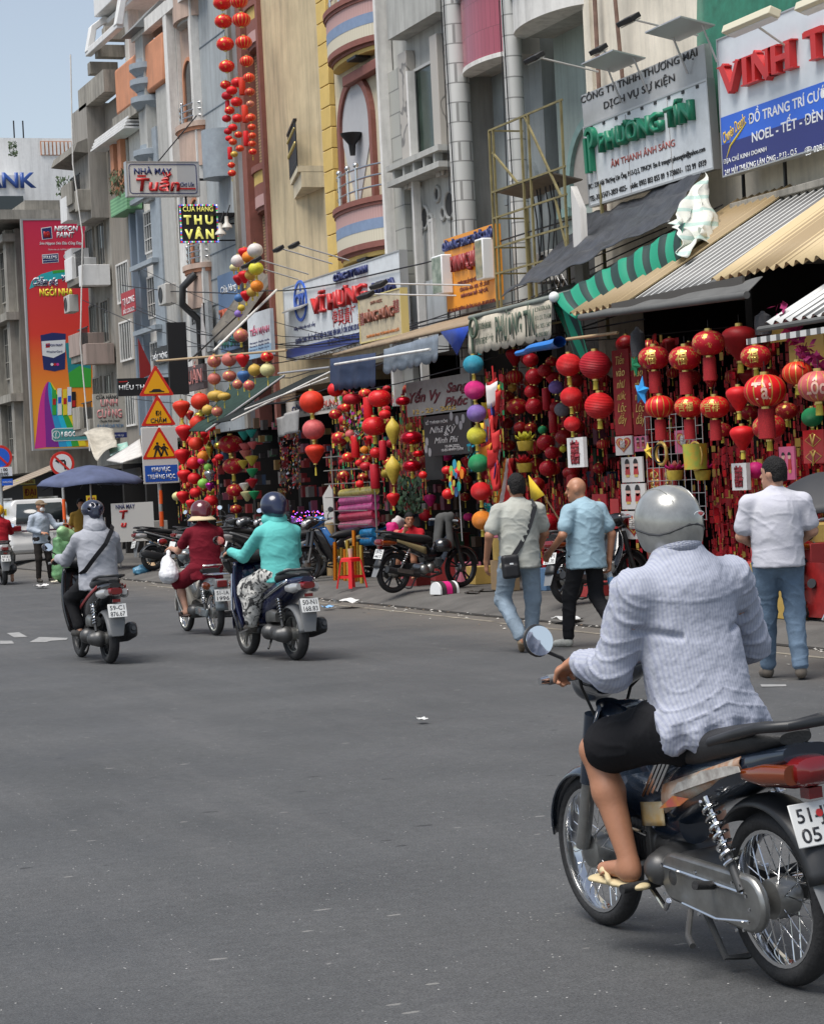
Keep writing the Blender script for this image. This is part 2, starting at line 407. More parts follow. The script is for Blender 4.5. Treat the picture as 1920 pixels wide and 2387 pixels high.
# ground, road, pavement
def asphalt():
 m=mat('asphalt',(.062,.063,.066),.82);nt,b=nodes(m)
 tc=add(nt,'ShaderNodeTexCoord');P=tc.outputs['Object']
 def noise(s,d=4,r=.6,vec=None):
  n=add(nt,'ShaderNodeTexNoise');n.inputs['Scale'].default_value=s;n.inputs['Detail'].default_value=d;n.inputs['Roughness'].default_value=r
  nt.links.new(vec or P,n.inputs['Vector']);return n.outputs['Fac']
 def mix(f,a,c,mode='MIX'):
  x=add(nt,'ShaderNodeMix',data_type='RGBA',blend_type=mode)
  for k,q in((0,f),(6,a),(7,c)):
   if isinstance(q,(int,float)):x.inputs[k].default_value=q
   elif isinstance(q,tuple):x.inputs[k].default_value=(*q,1)
   else:nt.links.new(q,x.inputs[k])
  return x.outputs[2]
 def cr(f,stops):
  r=ramp(nt,stops);nt.links.new(f,r.inputs[0]);return r.outputs[0]
 base=cr(noise(.55,5,.6),[(.3,(.047,.049,.0505)),(.7,(.074,.0755,.077))])
 mp=add(nt,'ShaderNodeMapping');mp.inputs['Scale'].default_value=(1.6,.16,1);nt.links.new(P,mp.inputs[0])
 base=mix(cr(noise(1.3,6,.65,mp.outputs[0]),[(.5,(0,0,0)),(.75,(.45,)*3)]),base,(.095,.094,.094))
 base=mix(cr(noise(2.1,6,.7),[(.58,(0,0,0)),(.72,(.5,)*3)]),base,(.055,.056,.06))
 base=mix(.8,base,cr(noise(95,4,.75),[(.3,(.35,)*3),(.7,(1.75,)*3)]),'MULTIPLY');base=mix(.6,base,cr(noise(17,5,.75),[(.3,(.65,)*3),(.7,(1.35,)*3)]),'MULTIPLY')
 v=add(nt,'ShaderNodeTexVoronoi');v.inputs['Scale'].default_value=26;nt.links.new(P,v.inputs['Vector'])
 sp=cr(v.outputs['Distance'],[(.07,(1,)*3),(.12,(0,)*3)])
 g=add(nt,'ShaderNodeMath',operation='MULTIPLY');nt.links.new(sp,g.inputs[0]);nt.links.new(cr(noise(7,2),[(.52,(0,)*3),(.6,(1,)*3)]),g.inputs[1])
 base=mix(g.outputs[0],base,(.5,.49,.47))
 mp2=add(nt,'ShaderNodeMapping');mp2.inputs['Scale'].default_value=(1.1,2.6,1);mp2.inputs['Rotation'].default_value=(0,0,.5);nt.links.new(P,mp2.inputs[0])
 v2=add(nt,'ShaderNodeTexVoronoi');v2.inputs['Scale'].default_value=1.9;nt.links.new(mp2.outputs[0],v2.inputs['Vector'])
 w2=add(nt,'ShaderNodeMath',operation='MULTIPLY_ADD');w2.inputs[1].default_value=.16;nt.links.new(noise(22,3),w2.inputs[0]);nt.links.new(v2.outputs['Distance'],w2.inputs[2])
 base=mix(cr(w2.outputs[0],[(.125,(.85,)*3),(.145,(0,)*3)]),base,(.2,.195,.185))
 v3=add(nt,'ShaderNodeTexVoronoi');v3.inputs['Scale'].default_value=1.3;nt.links.new(mp2.outputs[0],v3.inputs['Vector'])
 w3=add(nt,'ShaderNodeMath',operation='MULTIPLY_ADD');w3.inputs[1].default_value=.16;nt.links.new(noise(15,3),w3.inputs[0]);nt.links.new(v3.outputs['Distance'],w3.inputs[2])
 base=mix(cr(w3.outputs[0],[(.125,(.8,)*3),(.15,(0,)*3)]),base,(.018,.018,.02))
 s=add(nt,'ShaderNodeSeparateXYZ');nt.links.new(P,s.inputs[0])
 a=add(nt,'ShaderNodeMath',operation='MULTIPLY_ADD');a.inputs[1].default_value=1.6;nt.links.new(noise(1.1,5,.65),a.inputs[0]);nt.links.new(s.outputs[0],a.inputs[2])
 dust=add(nt,'ShaderNodeMapRange');dust.inputs[1].default_value=9.4;dust.inputs[2].default_value=11.3;dust.inputs[4].default_value=.75;nt.links.new(a.outputs[0],dust.inputs[0])
 base=mix(dust.outputs[0],base,(.135,.118,.096))
 nt.links.new(base,b.inputs['Base Color'])
 nt.links.new(cr(noise(.9,4),[(.3,(.62,)*3),(.7,(.85,)*3)]),b.inputs['Roughness'])
 bp=add(nt,'ShaderNodeBump');bp.inputs['Strength'].default_value=.55;bp.inputs['Distance'].default_value=.006
 nt.links.new(noise(110,3,.7),bp.inputs['Height']);nt.links.new(bp.outputs[0],b.inputs['Normal'])
 return m
ASPH=asphalt()
CONC=mat('pavement concrete',(.092,.087,.08),.85,var=.35,vscale=1.7,bump=.4,bscale=30)
def struct(name,mb,m,**k):
 o=mb.build(name,m,**k);o['kind']='structure';return o
b=MB();b.add([(-400,-100,-.02),(500,-100,-.02),(500,900,-.02),(-400,900,-.02)],[(0,1,2,3)]);struct('ground',b,mat('bare ground',(.11,.105,.1),.9,var=.3,vscale=.2))
b=MB();b.add([(-30,-20,0),(10.55,-20,0),(10.55,260,0),(-30,260,0)],[(0,1,2,3)]);struct('road',b,ASPH)
b=MB();random.seed(1)
ys=[2+i*.8 for i in range(72)]
prof=[(10.52,.012),(10.62,.035),(10.85,.10),(11.02,.135),(11.2,.142),(12.4,.146),(18.3,.15)]
n=len(prof);V=[]
for y in ys:
 j=(mnoise.noise((y*.4,0,0))*.05)
 for(x,z)in prof:V.append((x+(j if x<11.3 else 0),y,z+.012*mnoise.noise((x*2,y*1.3,1))))
for i in range(len(ys)-1):
 for k in range(n-1):b.f.append([i*n+k,i*n+k+1,(i+1)*n+k+1,(i+1)*n+k]);b.m.append(0)
b.v=V;struct('pavement',b,CONC,ang=25)
b=MB()
for i in range(0,71):
 j=mnoise.noise((ys[i]*.4,0,0))*.05;k=mnoise.noise((ys[i+1]*.4,0,0))*.05;w0=.05+.035*random.random()
 b.add([(10.5+j-w0,ys[i],.006),(10.53+j,ys[i],.014),(10.53+k,ys[i+1],.014),(10.5+k-w0,ys[i+1],.006)],[(0,1,2,3)])
struct('gutter',b,mat('gutter dirt',(.022,.02,.017),.95,var=.4,vscale=9,bump=.5))
b=MB()
for y0,y1,xx in((11,24,10.02),(24.3,31.2,10.08),(33,41,10.05)):
 b.add([(xx,y0,.004),(xx+.07,y0,.004),(xx+.07,y1,.004),(xx,y1,.004)],[(0,1,2,3)])
WORN=mat('worn edge paint',(.24,.215,.17),.8,var=.55,vscale=5)
struct('road_edge_line',b,WORN)
PAINT=mat('road paint',(.27,.27,.265),.7,var=.3,vscale=6)
b=MB()
def roadq(*q):b.add([at(px,py,z=.005)for px,py in q],[tuple(range(len(q)))])
roadq((62,1352),(83,1341),(143,1343),(140,1347),(108,1349),(96,1352));roadq((14,1333),(40,1331),(58,1341),(30,1342));roadq((0,1349),(25,1349),(30,1355),(0,1356))
struct('road_arrow_marking',b,PAINT)
b=MB();roadq((1600,1441),(1654,1441),(1655,1445),(1603,1446));struct('road_dash_marking',b,PAINT)
# houses
X0=14.5
def fy(px,py,x=X0):return at(px,py,x=x).y
def fz(px,py,x=X0):return at(px,py,x=x).z
PL=dict(streak=.42,var=.2,vscale=.9,bump=.12,bscale=25)
CREAM=mat('cream plaster',(.57,.465,.29),.85,**PL)
CREAM2=mat('pale cream plaster',(.63,.56,.41),.85,**PL)
YELLOW=mat('yellow block plaster',(.62,.44,.14),.8,var=.12,vscale=2,bump=.1)
GREYP=mat('grey plaster',(.42,.42,.395),.85,**PL)
WHITEP=mat('dirty white plaster',(.70,.64,.53),.85,streak=.3,var=.22,vscale=1.3,bump=.15)
TEALP=mat('pale teal plaster',(.35,.42,.39),.85,**PL)
TEALT=mat('teal moulding',(.22,.34,.32),.8,var=.15)
BLUEG=mat('blue grey plaster',(.35,.38,.395),.8,**PL)
BLUET=mat('blue grey tile',(.28,.32,.355),.5,var=.15)
PEACH=mat('peach plaster',(.49,.36,.29),.8,**PL)
ORANGE=mat('orange plaster',(.58,.255,.14),.8,var=.12,vscale=2,streak=.25)
OLDC=mat('old grey concrete',(.31,.29,.25),.9,streak=.8,var=.3,vscale=1.2,bump=.25)
OLDD=mat('dark old concrete',(.23,.215,.185),.9,streak=.85,var=.35,vscale=.9,bump=.25)
OFFW=mat('off white paint',(.70,.685,.65),.7,var=.1,streak=.4)
BANKW=mat('white bank wall',(.72,.72,.71),.7,var=.06,streak=.25)
MAROON=mat('maroon moulding',(.23,.085,.065),.7,var=.15)
PINKB=stripes('pink ribbed band','Y',.07,[(.50,.31,.29),(.42,.25,.23)],.7,duty=.8)
BLUEB=mat('blue band',(.20,.27,.40),.7,var=.12)
CREAMB=stripes('cream ribbed band','Y',.07,[(.60,.55,.43),(.50,.45,.34)],.7,duty=.8)
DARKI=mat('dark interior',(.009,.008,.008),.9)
GLASSD=mat('dark window glass',(.03,.038,.04),.12,spec=.6)
STEEL=mat('stainless steel',(.62,.62,.62),.22,metal=1.)
IRONB=mat('black iron',(.02,.02,.022),.5,metal=.3)
TILEW=None
def brickmat(name,c1,c2,mort,sc=1.,w=.24,h=.065,ms=.012,axes='YZ',rough=.8):
 m=mat(name,c1,rough);nt,b=nodes(m);tc=add(nt,'ShaderNodeTexCoord');s=add(nt,'ShaderNodeSeparateXYZ');c=add(nt,'ShaderNodeCombineXYZ')
 nt.links.new(tc.outputs['Object'],s.inputs[0]);nt.links.new(s.outputs['XYZ'.index(axes[0])],c.inputs[0]);nt.links.new(s.outputs['XYZ'.index(axes[1])],c.inputs[1])
 t=add(nt,'ShaderNodeTexBrick');nt.links.new(c.outputs[0],t.inputs['Vector']);t.inputs['Scale'].default_value=sc
 t.inputs['Color1'].default_value=(*c1,1);t.inputs['Color2'].default_value=(*c2,1);t.inputs['Mortar'].default_value=(*mort,1)
 t.inputs['Mortar Size'].default_value=ms;t.inputs['Brick Width'].default_value=w;t.inputs['Row Height'].default_value=h
 nt.links.new(t.outputs['Color'],b.inputs['Base Color']);return m
BRICK=brickmat('tan brick',(.40,.27,.155),(.34,.22,.125),(.15,.10,.07))
TILEW=brickmat('white pipe tile',(.58,.58,.56),(.50,.51,.49),(.26,.26,.25),w=.34,h=.33,ms=.012)
PINKT=brickmat('magenta tile',(.36,.085,.12),(.31,.07,.10),(.22,.06,.08),w=.12,h=.5,ms=.006,rough=.25)
STONE=brickmat('stone block',(.37,.37,.34),(.33,.33,.30),(.2,.2,.19),w=.9,h=.42,ms=.014)
def wt(e):return Matrix.Translation(-Vector(e.location))
def part(e,name,mb,m,**k):return mb.build(name,m,e,mtx=wt(e),**k)
def sp(a,b):return MB().span(a,b)
def house(name,label,y0,y1,z0,z1,m,depth=9,x=X0,ground=True,cat='building'):
 e=empty(name,label,cat,(x,(y0+y1)/2,0))
 part(e,'wall',sp((x,y0,z0),(x+depth,y1,z1)),m)
 if ground:
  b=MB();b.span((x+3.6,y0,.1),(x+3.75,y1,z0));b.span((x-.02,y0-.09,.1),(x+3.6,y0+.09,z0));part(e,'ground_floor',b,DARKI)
 return e
def halfell(yc,hw,dp,x=X0,n=28,y_dir=1):
 return[(x-dp*math.sin(math.pi*i/n),yc+hw*math.cos(math.pi*i/n))for i in range(n+1)]
def bands(e,name,yc,hw,dp,lst,x=X0,par=None):
 0
 root=None
 for(z0,z1,g,m)in lst:
  b=MB().prism(halfell(yc,hw+g,dp+g,x),z1-z0,((0,0,z0),(1,0,0),(0,1,0)))
  if root is None:root=part(e,name,b,m)
  else:b.build('band',m,root)
 return root
def arch_strip(yc,w,z0,z1,t,dp,x,n=18):
 0
 out=[(yc-w,z0),(yc-w,z1)]+[(yc-w*math.cos(math.pi*i/n),z1+w*math.sin(math.pi*i/n))for i in range(1,n)]+[(yc+w,z1),(yc+w,z0)]
 wi=w-t;inn=[(yc-wi,z0),(yc-wi,z1)]+[(yc-wi*math.cos(math.pi*i/n),z1+wi*math.sin(math.pi*i/n))for i in range(1,n)]+[(yc+wi,z1),(yc+wi,z0)]
 b=MB()
 for i in range(len(out)-1):b.prism([out[i],out[i+1],inn[i+1],inn[i]],-dp,((x,0,0),(0,1,0),(0,0,1)))
 return b,inn
def railing(pts,zs,r,m,e,posts=None,name='railing',ball=0.):
 b=MB()
 for z in zs:b.tube([(p[0],p[1],z)for p in pts],r,8)
 for p in(posts or[]):
  b.cyl((p[0],p[1],p[2]),(p[0],p[1],zs[0]+.03),r*1.5,n=10)
  if ball:b.ball((p[0],p[1],zs[0]+.03+ball*.8),ball,12,8)
 return part(e,name,b,m)
def windowp(e,x,y0,y1,z0,z1,fm,bars=0,pane=GLASSD,hb=0,name='window',th=.05):
 b=MB()
 for(a,c)in((y0,y0+th),(y1-th,y1)):b.span((x-.04,a,z0),(x+.02,c,z1))
 for(a,c)in((z0,z0+th),(z1-th,z1)):b.span((x-.038,y0+th,a),(x+.02,y1-th,c))
 for i in range(bars):
  yy=y0+(y1-y0)*(i+1)/(bars+1);b.span((x-.03,yy-.012,z0+th),(x-.01,yy+.012,z1-th))
 for i in range(hb):
  zz=z0+(z1-z0)*(i+1)/(hb+1);b.span((x-.033,y0+th,zz-.012),(x-.013,y1-th,zz+.012))
 f=part(e,name,b,fm);sp((x-.005,y0+th,z0+th),(x+.015,y1-th,z1-th)).build('pane',pane,f);return f
h1=house('shophouse','weathered cream shophouse with a concrete ledge, behind the big red and blue lettered sign',16.0,25.62,4.3,16,WHITEP)
zl0,zl1=at(1640,452,x=14.1).z,at(1640,408,x=14.1).z;b=MB();b.span((14.1,16,zl0),(X0-.002,25.2,zl1));b.span((14.05,16,zl1-.05),(X0-.003,25.25,zl1+.04));part(h1,'concrete_ledge',b,OLDC,bevel=.01)
b=MB()
for i in range(9):
 yy=25.3-i*1.05;b.bar((14.3,yy,zl1),(14.3,yy,zl1+.6),.035)
part(h1,'sign_strut',b,IRONB)
windowp(h1,X0-.01,25.05,25.55,5.6,7.2,mat('brown brick surround',(.25,.2,.14),.8),bars=3,hb=7)
h2=house('shophouse','tall narrow house with a bare dirty white upper wall, behind the green lettered company sign',25.64,30.0,4.3,16,WHITEP)
b=MB().cyl((14.38,29.55,5),(14.38,29.55,15),.035,n=8);b.cyl((14.36,28.7,7.0),(14.2,28.6,9.2),.03,n=8);part(h2,'drain_pipe',b,mat('rusty pipe',(.2,.12,.09),.7,var=.4))
h3=house('shophouse','pale teal house with a white arc shaped balcony and a green arched moulding',30.0,32.62,4.2,16,TEALP,x=15.1)
part(h3,'side_pier',sp((14.45,29.9,3.1),(15.1,30.12,16)),WHITEP)
z=fz(1250,70);zb3=fz(1170,80,15.1);bal=bands(h3,'balcony',31.3,1.3,.5,[(zb3,zb3+.6,0,OFFW),(zb3+.6,zb3+.75,.07,TEALT),(zb3+.75,zb3+1.3,.0,OFFW)],x=14.6)
part(h3,'balcony_slab',sp((14.56,29.95,zb3+.02),(15.1,32.6,zb3+.6)),GREYP)
zs=6.35;b,inn=arch_strip(31.2,1.0,5.9,6.25,.13,.09,15.1);b.span((14.98,30.0,5.78),(15.098,30.25,5.92));b.span((14.98,32.1,5.78),(15.098,32.55,5.92));part(h3,'arch_moulding',b,TEALT)
part(h3,'arch_infill',MB().prism(inn,-.02,((15.1,0,0),(0,1,0),(0,0,1))),mat('grey beige infill',(.38,.36,.33),.85,var=.1))
b=MB().lathe([(0,.06),(.1,.05),(.115,0),(.1,-.03),(0,-.03)],(15.0,31.0,7.62),14,rotm(0,-1.57,0));b.ball((14.96,31.0,7.55),.07,12,8);part(h3,'wall_lamp',b,mat('brown lamp',(.1,.07,.05),.5))
b=MB().span((14.75,30.1,zb3-.1),(15.0,30.35,zb3+.01));part(h3,'ceiling_lamp',b,IRONB)
b=MB()
for i in range(3):
 p=MB();y0=30.2+i*.75;b.span((14.95,y0,3.3),(15.09,y0+.7,5.3))
part(h3,'shutter_door',b,mat('dark shutter',(.05,.05,.05),.6))
h4=house('shophouse','narrow grey house with a bulging magenta tiled balcony',32.9,34.95,4.2,16,mat('cool grey plaster',(.285,.315,.315),.85,**PL),x=15.0)
zp4=fz(1030,158,15.0);bands(h4,'balcony',33.9,1.02,.37,[(zp4,zp4+1.15,0,PINKT),(zp4+1.15,zp4+1.25,.05,BLUET),(zp4+1.25,zp4+1.37,.11,BLUET),(zp4+1.37,zp4+1.45,.06,BLUET)],x=14.62)
bands(h4,'balcony_soffit',33.9,1.03,.38,[(zp4-.07,zp4+.002,.01,OFFW)],x=14.62)
part(h4,'balcony_slab',sp((14.6,32.92,zp4-.05),(15.0,34.93,zp4+1.3)),GREYP)
b,inn=arch_strip(33.75,.62,4.2,6.35,.09,.07,15.0);b.span((14.92,32.99,6.26),(14.998,33.13,6.36));b.span((14.92,34.37,6.26),(14.998,34.5,6.36));b.span((14.93,33.1,4.12),(14.998,34.4,4.2));part(h4,'arch_moulding',b,mat('grey moulding',(.22,.25,.26),.8))
b=MB()
for k in range(2):b.cyl((14.55,34.6-k*1.9,3.1),(14.55,34.6-k*1.9,3.2),.02)
def pilaster(y,r,label):
 e=empty('tiled_column',label,'column',(14.4,y,3.1))
 b=MB().lathe([(r,0),(r,13)],(0,0,0),20);b.build('shaft',TILEW,e)
 b=MB();b.tube([(-r-.02,-.1,13),(-r-.02,-.08,6),(-r-.01,-.12,3),(-r-.1,-.3,.6)],.011);b.tube([(-r-.02,.06,13),(-r-.02,.04,5),(-r-.03,.1,.5)],.009);b.build('cable',IRONB,e)
 return e
pilaster(35.0,.2,'white tiled round column between the circle patterned house and the magenta balcony')
pilaster(32.66,.15,'white tiled round column between the magenta balcony and the teal house')
h5=house('shophouse','grey house with round ring ornaments, marble columns and a tall dark green window',35.2,38.42,4.0,16,GREYP)
def crings(spots,zoff=0):
 b=MB();c=MB()
 for(px,py,rr)in spots:
  p=at(px,py,x=X0);b.torus(rr,.035,(X0-.01,p.y,p.z+zoff),rotm(0,math.pi/2,0),24,8);c.cyl((X0-.012,p.y,p.z+zoff),(X0+.01,p.y,p.z+zoff),rr,n=24)
 o=part(h5,'ring_ornament',b,mat('ring grey',(.40,.40,.38),.8,var=.2));c.build('recess',mat('ring recess',(.05,.05,.048),.9),o)  # flat discs; the shade of the holes is put into their dark colour
crings([(948,430,.24),(921,408,.13),(934,449,.11),(895,458,.2),(881,428,.13),(907,463,.1),(886,478,.11)]);crings([(842,28,.24),(857,32,.1),(832,55,.09),(884,8,.1),(829,6,.1)])
y1,y0=fy(880,250),fy(930,250);gw=windowp(h5,X0-.02,y0,y1,fz(905,360),fz(905,130),mat('pale frame',(.5,.5,.48),.6),pane=mat('green glass',(.035,.055,.045),.2,var=.5,vscale=2))
MARB=mat('veined marble',(.42,.39,.35),.5,var=.1)
nt_,b_=nodes(MARB);tcm=add(nt_,'ShaderNodeTexCoord');wv=add(nt_,'ShaderNodeTexWave');wv.inputs['Scale'].default_value=1.3;wv.inputs['Distortion'].default_value=9;wv.inputs['Detail'].default_value=3
nt_.links.new(tcm.outputs['Object'],wv.inputs['Vector']);rr_=ramp(nt_,[(0,(.16,.15,.14)),(.06,(.42,.39,.35))]);nt_.links.new(wv.outputs['Fac'],rr_.inputs[0]);nt_.links.new(rr_.outputs[0],b_.inputs['Base Color'])
for(pa,pb)in((862,880),(931,946)):
 ya,yb=fy(pa,250),fy(pb,250);part(h5,'marble_column',sp((14.32,yb,fz(870,400)),(X0-.001,ya,fz(900,90))),MARB,bevel=.01)
ya,yb=fy(828,300),fy(858,300);part(h5,'stone_column',sp((14.38,yb,3.1),(X0-.002,ya,fz(845,145))),STONE)
b=MB().span((14.2,38.3,3.1),(14.48,38.42,16));part(h5,'edge_strip',b,OFFW)
b=MB().span((14.28,37.05,3.1),(14.42,37.13,9));part(h5,'white_post',b,OFFW)
za=fz(900,378);b=MB().span((14.1,35.3,za),(X0-.004,37.9,za+.1));b.span((14.1,35.3,za+.28),(X0-.004,37.9,za+.38))
for i in range(5):b.span((14.15,35.6+i*.5,za+.1),(14.3,35.68+i*.5,za+.28))
part(h5,'parapet',b,GREYP)
part(h5,'upper_slab',sp((14.15,35.2,fz(880,70)),(X0-.003,37.6,12)),GREYP)
windowp(h5,X0-.02,fy(918,500),fy(908,500),fz(912,550),fz(912,460),OFFW,bars=4)
CORR=stripes('corrugated zinc','Y',.09,[(.50,.52,.53),(.34,.36,.37)],.45,duty=.55)
def corrugate(fn,nu,nv,amp):return fn
b=MB();yA,yB=fy(845,600),fy(945,600)
b.grid(lambda u,v:(14.44+.018*math.sin(u*2*math.pi*36),yA+(yB-yA)*u,3.95+1.3*v+.5*u*v*0),36*6,2);part(h5,'corrugated_cladding',b,mat('zinc sheet',(.46,.48,.49),.45,metal=.3,streak=.5),ang=80)
h6=house('shophouse','cream house with striped round balconies, a maroon arch panel and a yellow block pilaster',38.44,42.5,4.0,16,CREAM2)
b=MB()
for i in range(28):
 z0=5.0+i*.42;b.span((14.38,41.62,z0),(X0-.002,42.2,z0+.405))
part(h6,'block_pilaster',b,YELLOW,bevel=.012)
for dz in(0,3.78):
 bl=bands(h6,'round_balcony',39.98,1.47,.46,[(6.92+dz,7.02+dz,.06,MAROON),(6.86+dz,6.92+dz,.03,MAROON),(6.62+dz,6.86+dz,0,PINKB),(6.42+dz,6.62+dz,.004,BLUEB),(6.20+dz,6.42+dz,0,CREAMB),(6.09+dz,6.20+dz,.0,MAROON),(6.03+dz,6.09+dz,-.08,MAROON),(5.95+dz,6.03+dz,-.12,YELLOW)],x=X0-.001)
 b=MB().box((14.3,39.6,5.93+dz),(.3,.5,.05));part(h6,'soffit_lamp',b,IRONB)
 rp=[(X0-.40*math.sin(math.pi*i/20),39.98+1.38*math.cos(math.pi*i/20))for i in range(1,20)]
 railing(rp,(7.62+dz,7.42+dz,7.22+dz),.02,STEEL,h6,[(rp[i][0],rp[i][1],7.0+dz)for i in(1,6,9,11,17)],ball=.055)
 if dz==0:
  b,inn=arch_strip(40.35,.98,6.9,8.55,.15,.1,X0-.001);part(h6,'arch_frame',b,MAROON)
  part(h6,'arch_panel',MB().prism(inn,-.02,((X0-.002,0,0),(0,1,0),(0,0,1))),CREAM2)
  yc=40.35;tri=[(yc+.12,6.95),(yc-.8,8.3)]+[(yc-.83*math.cos(math.pi*i/12),8.55+.83*math.sin(math.pi*i/12))for i in range(0,13)]+[(yc+.8,8.3)]
  part(h6,'fan_panel',MB().prism(tri,-.02,((X0-.024,0,0),(0,1,0),(0,0,1))),mat('pale grey panel',(.46,.46,.47),.7,var=.05))
  b=MB().lathe([(.0,-.32),(.05,-.32),(.07,-.12),(.08,-.1),(.2,.05),(.22,.1),(0,.1)],(14.3,40.2,8.3),18);part(h6,'wall_sconce',b,IRONB)
  b=MB().span((14.32,39.0,6.88),(14.49,41.5,7.0));part(h6,'arch_sill',b,MAROON)
part(h6,'entablature',sp((14.3,38.5,9.35),(X0-.004,40.6,9.55)),MAROON,bevel=.02)
h7=house('shophouse','blank cream plastered house front with one black railed balcony and a small metal hood',42.5,46.3,3.8,16,CREAM)
pa,pb=at(672,335,x=14.0),at(620,352,x=14.44)
b=MB();A=Vector((13.95,42.55,0));B=Vector((14.42,44.5,0));z0=fz(672,325,13.95)
b.prism([(A.x,A.y),(B.x,B.y),(X0+.1,B.y),(X0+.1,A.y)],.12,((0,0,z0-.12),(1,0,0),(0,1,0)))
b.prism([(A.x+.07,A.y),(B.x+.03,B.y-.1),(X0+.1,B.y-.1),(X0+.1,A.y)],.3,((0,0,z0-.43),(1,0,0),(0,1,0)));bl=part(h7,'balcony',b,CREAM2)
b=MB();z1=z0+.92;b.bar((A.x,A.y,z1),(B.x,B.y,z1),.07,.05);b.bar((A.x,A.y,z0+.1),(B.x,B.y,z0+.1),.03)
b.bar((A.x,A.y,z1-.15),(B.x,B.y,z1-.15),.02)
for i in range(25):
 p=A.lerp(B,i/24);b.bar((p.x,p.y,z0),(p.x,p.y,z1),.022)
b.bar((B.x,B.y,z1),(X0,B.y,z1),.05);b.build('railing',IRONB,bl);c=MB()
for i in range(12):
 p=A.lerp(B,(i+.5)/12);c.ball((p.x-.02,p.y,z0+.45),(.03,.03,.05),8,6);c.ball((p.x-.02,p.y,z0+.75),(.03,.03,.03),8,6)
c.build('gilded_boss',mat('old gold',(.45,.36,.14),.4,metal=.6),bl)
b=MB().prism([(13.9,5.32),(X0,5.62),(X0,5.6),(13.9,5.29)],1.3,((0,43.9,0),(1,0,0),(0,0,1)));part(h7,'window_hood',b,mat('tin hood',(.3,.3,.29),.5))
part(h7,'edge_trim',sp((14.4,46.2,3.1),(X0-.002,46.36,16)),MAROON)
h8=house('shophouse','tan brick fronted house with maroon striped balcony, behind the long lantern strings',46.36,48.5,3.6,16,BRICK,x=14.9)
for dz in(0,3.6):
 bands(h8,'round_balcony',47.2,1.0,.32,[(8.72+dz,8.86+dz,.06,MAROON),(8.45+dz,8.72+dz,0,YELLOW),(8.2+dz,8.45+dz,0,MAROON),(7.95+dz,8.2+dz,0,PINKB),(7.86+dz,7.95+dz,-.05,MAROON)],x=14.9)
 b,inn=arch_strip(47.2,.55,6.2+dz,7.0+dz,.1,.07,14.9);part(h8,'arch_frame',b,IRONB)
 part(h8,'arch_panel',MB().prism(inn,-.02,((14.895,0,0),(0,1,0),(0,0,1))),CREAM)
bands(h8,'low_balcony',47.2,.95,.32,[(5.25,5.4,.06,MAROON),(5.0,5.25,0,YELLOW),(4.75,5.0,0,PINKB),(4.65,4.75,0,MAROON)],x=14.9)
part(h8,'maroon_strip',sp((14.6,48.15,3.1),(14.898,48.5,16)),MAROON)
b=MB();P0=at(585,490,x=14.2);b.grid(lambda u,v:(14.75-1.0*v-.1*math.sin(3*u),46.5+2.2*u,6.5-1.25*v-.25*math.sin(math.pi*u)*v+.06*math.sin(u*14)),12,8);part(h8,'canvas_awning',b,mat('brown tarp',(.13,.115,.095),.85,var=.3),thick=.01)
h9=house('shophouse','smooth blue grey house front with grooved panels beside the black lit sign',48.5,51.4,3.1,16,BLUEG)
b=MB()
for zz in(6.1,6.7,7.3,7.9,10.0,10.6,12.2):b.span((X0-.012,48.55,zz),(X0+.01,51.3,zz+.025))
part(h9,'groove_lines',b,mat('groove',(.12,.15,.18),.9))
part(h9,'edge_rib',sp((14.3,51.2,3.1),(X0-.001,51.4,16)),OFFW);part(h9,'ledge',sp((13.9,48.7,7.95),(X0-.003,50.2,8.0)),IRONB)
part(h9,'rough_rib',sp((14.42,48.5,3.1),(X0-.001,48.75,16)),OLDC)
bands(h9,'bay',49.6,.5,.5,[(8.9,10.0,0,BLUET)],x=X0-.001)
h10=house('shophouse','peach plastered house with stacked round balconies and arched windows',51.4,53.6,3.1,15.5,PEACH)
for zr,sc in((10.75,1.),(14.3,1.),(7.4,.9)):
 zr=zr-.35
 bands(h10,'round_balcony',51.95,.85*sc,.34,[(zr-.02,zr+.1,.09,PEACH),(zr-.1,zr-.02,.04,ORANGE),(zr-.95,zr-.1,0,PEACH),(zr-1.02,zr-.95,-.1,GREYP)],x=X0-.001)
 rp=[(X0-.3*math.sin(math.pi*i/16),51.95+.8*math.cos(math.pi*i/16))for i in range(1,16)]
 railing(rp,(zr+.55,zr+.4,zr+.25),.018,STEEL,h10,[(rp[i][0],rp[i][1],zr)for i in(2,7,12)],ball=.04)
 b,inn=arch_strip(52.2,.5,zr-.2,zr+1.3,.08,.05,X0-.001);part(h10,'arch_trim',b,ORANGE);part(h10,'arched_window',MB().prism(inn,-.01,((X0-.002,0,0),(0,1,0),(0,0,1))),GLASSD)
b=MB().tube([(14.2,51.5,6.9),(13.9,51.6,6.6),(13.9,51.7,6.2),(14.3,51.7,5.8),(14.3,51.7,4.2)],.09,10);part(h10,'downpipe',b,mat('black pipe',(.03,.03,.03),.4))
h11=house('shophouse','tall pale grey house with stacked cornices, blue tiled pillar and a white roof frame',53.6,58.6,3.1,12.9,OFFW)
ya,yb=fy(355,300),fy(390,300)
part(h11,'white_pillar',sp((14.4,fy(390,300),3.1),(X0-.002,fy(374,300),13.6)),OFFW)
part(h11,'tiled_pillar',sp((14.35,fy(374,300)+.01,3.1),(X0-.003,fy(345,300),12.4)),mat('beige tile',(.44,.43,.40),.6,var=.1,streak=.4))
part(h11,'blue_pillar',sp((14.3,fy(345,300),3.1),(X0-.004,fy(325,300),11)),BLUET)
yc=fy(322,200)
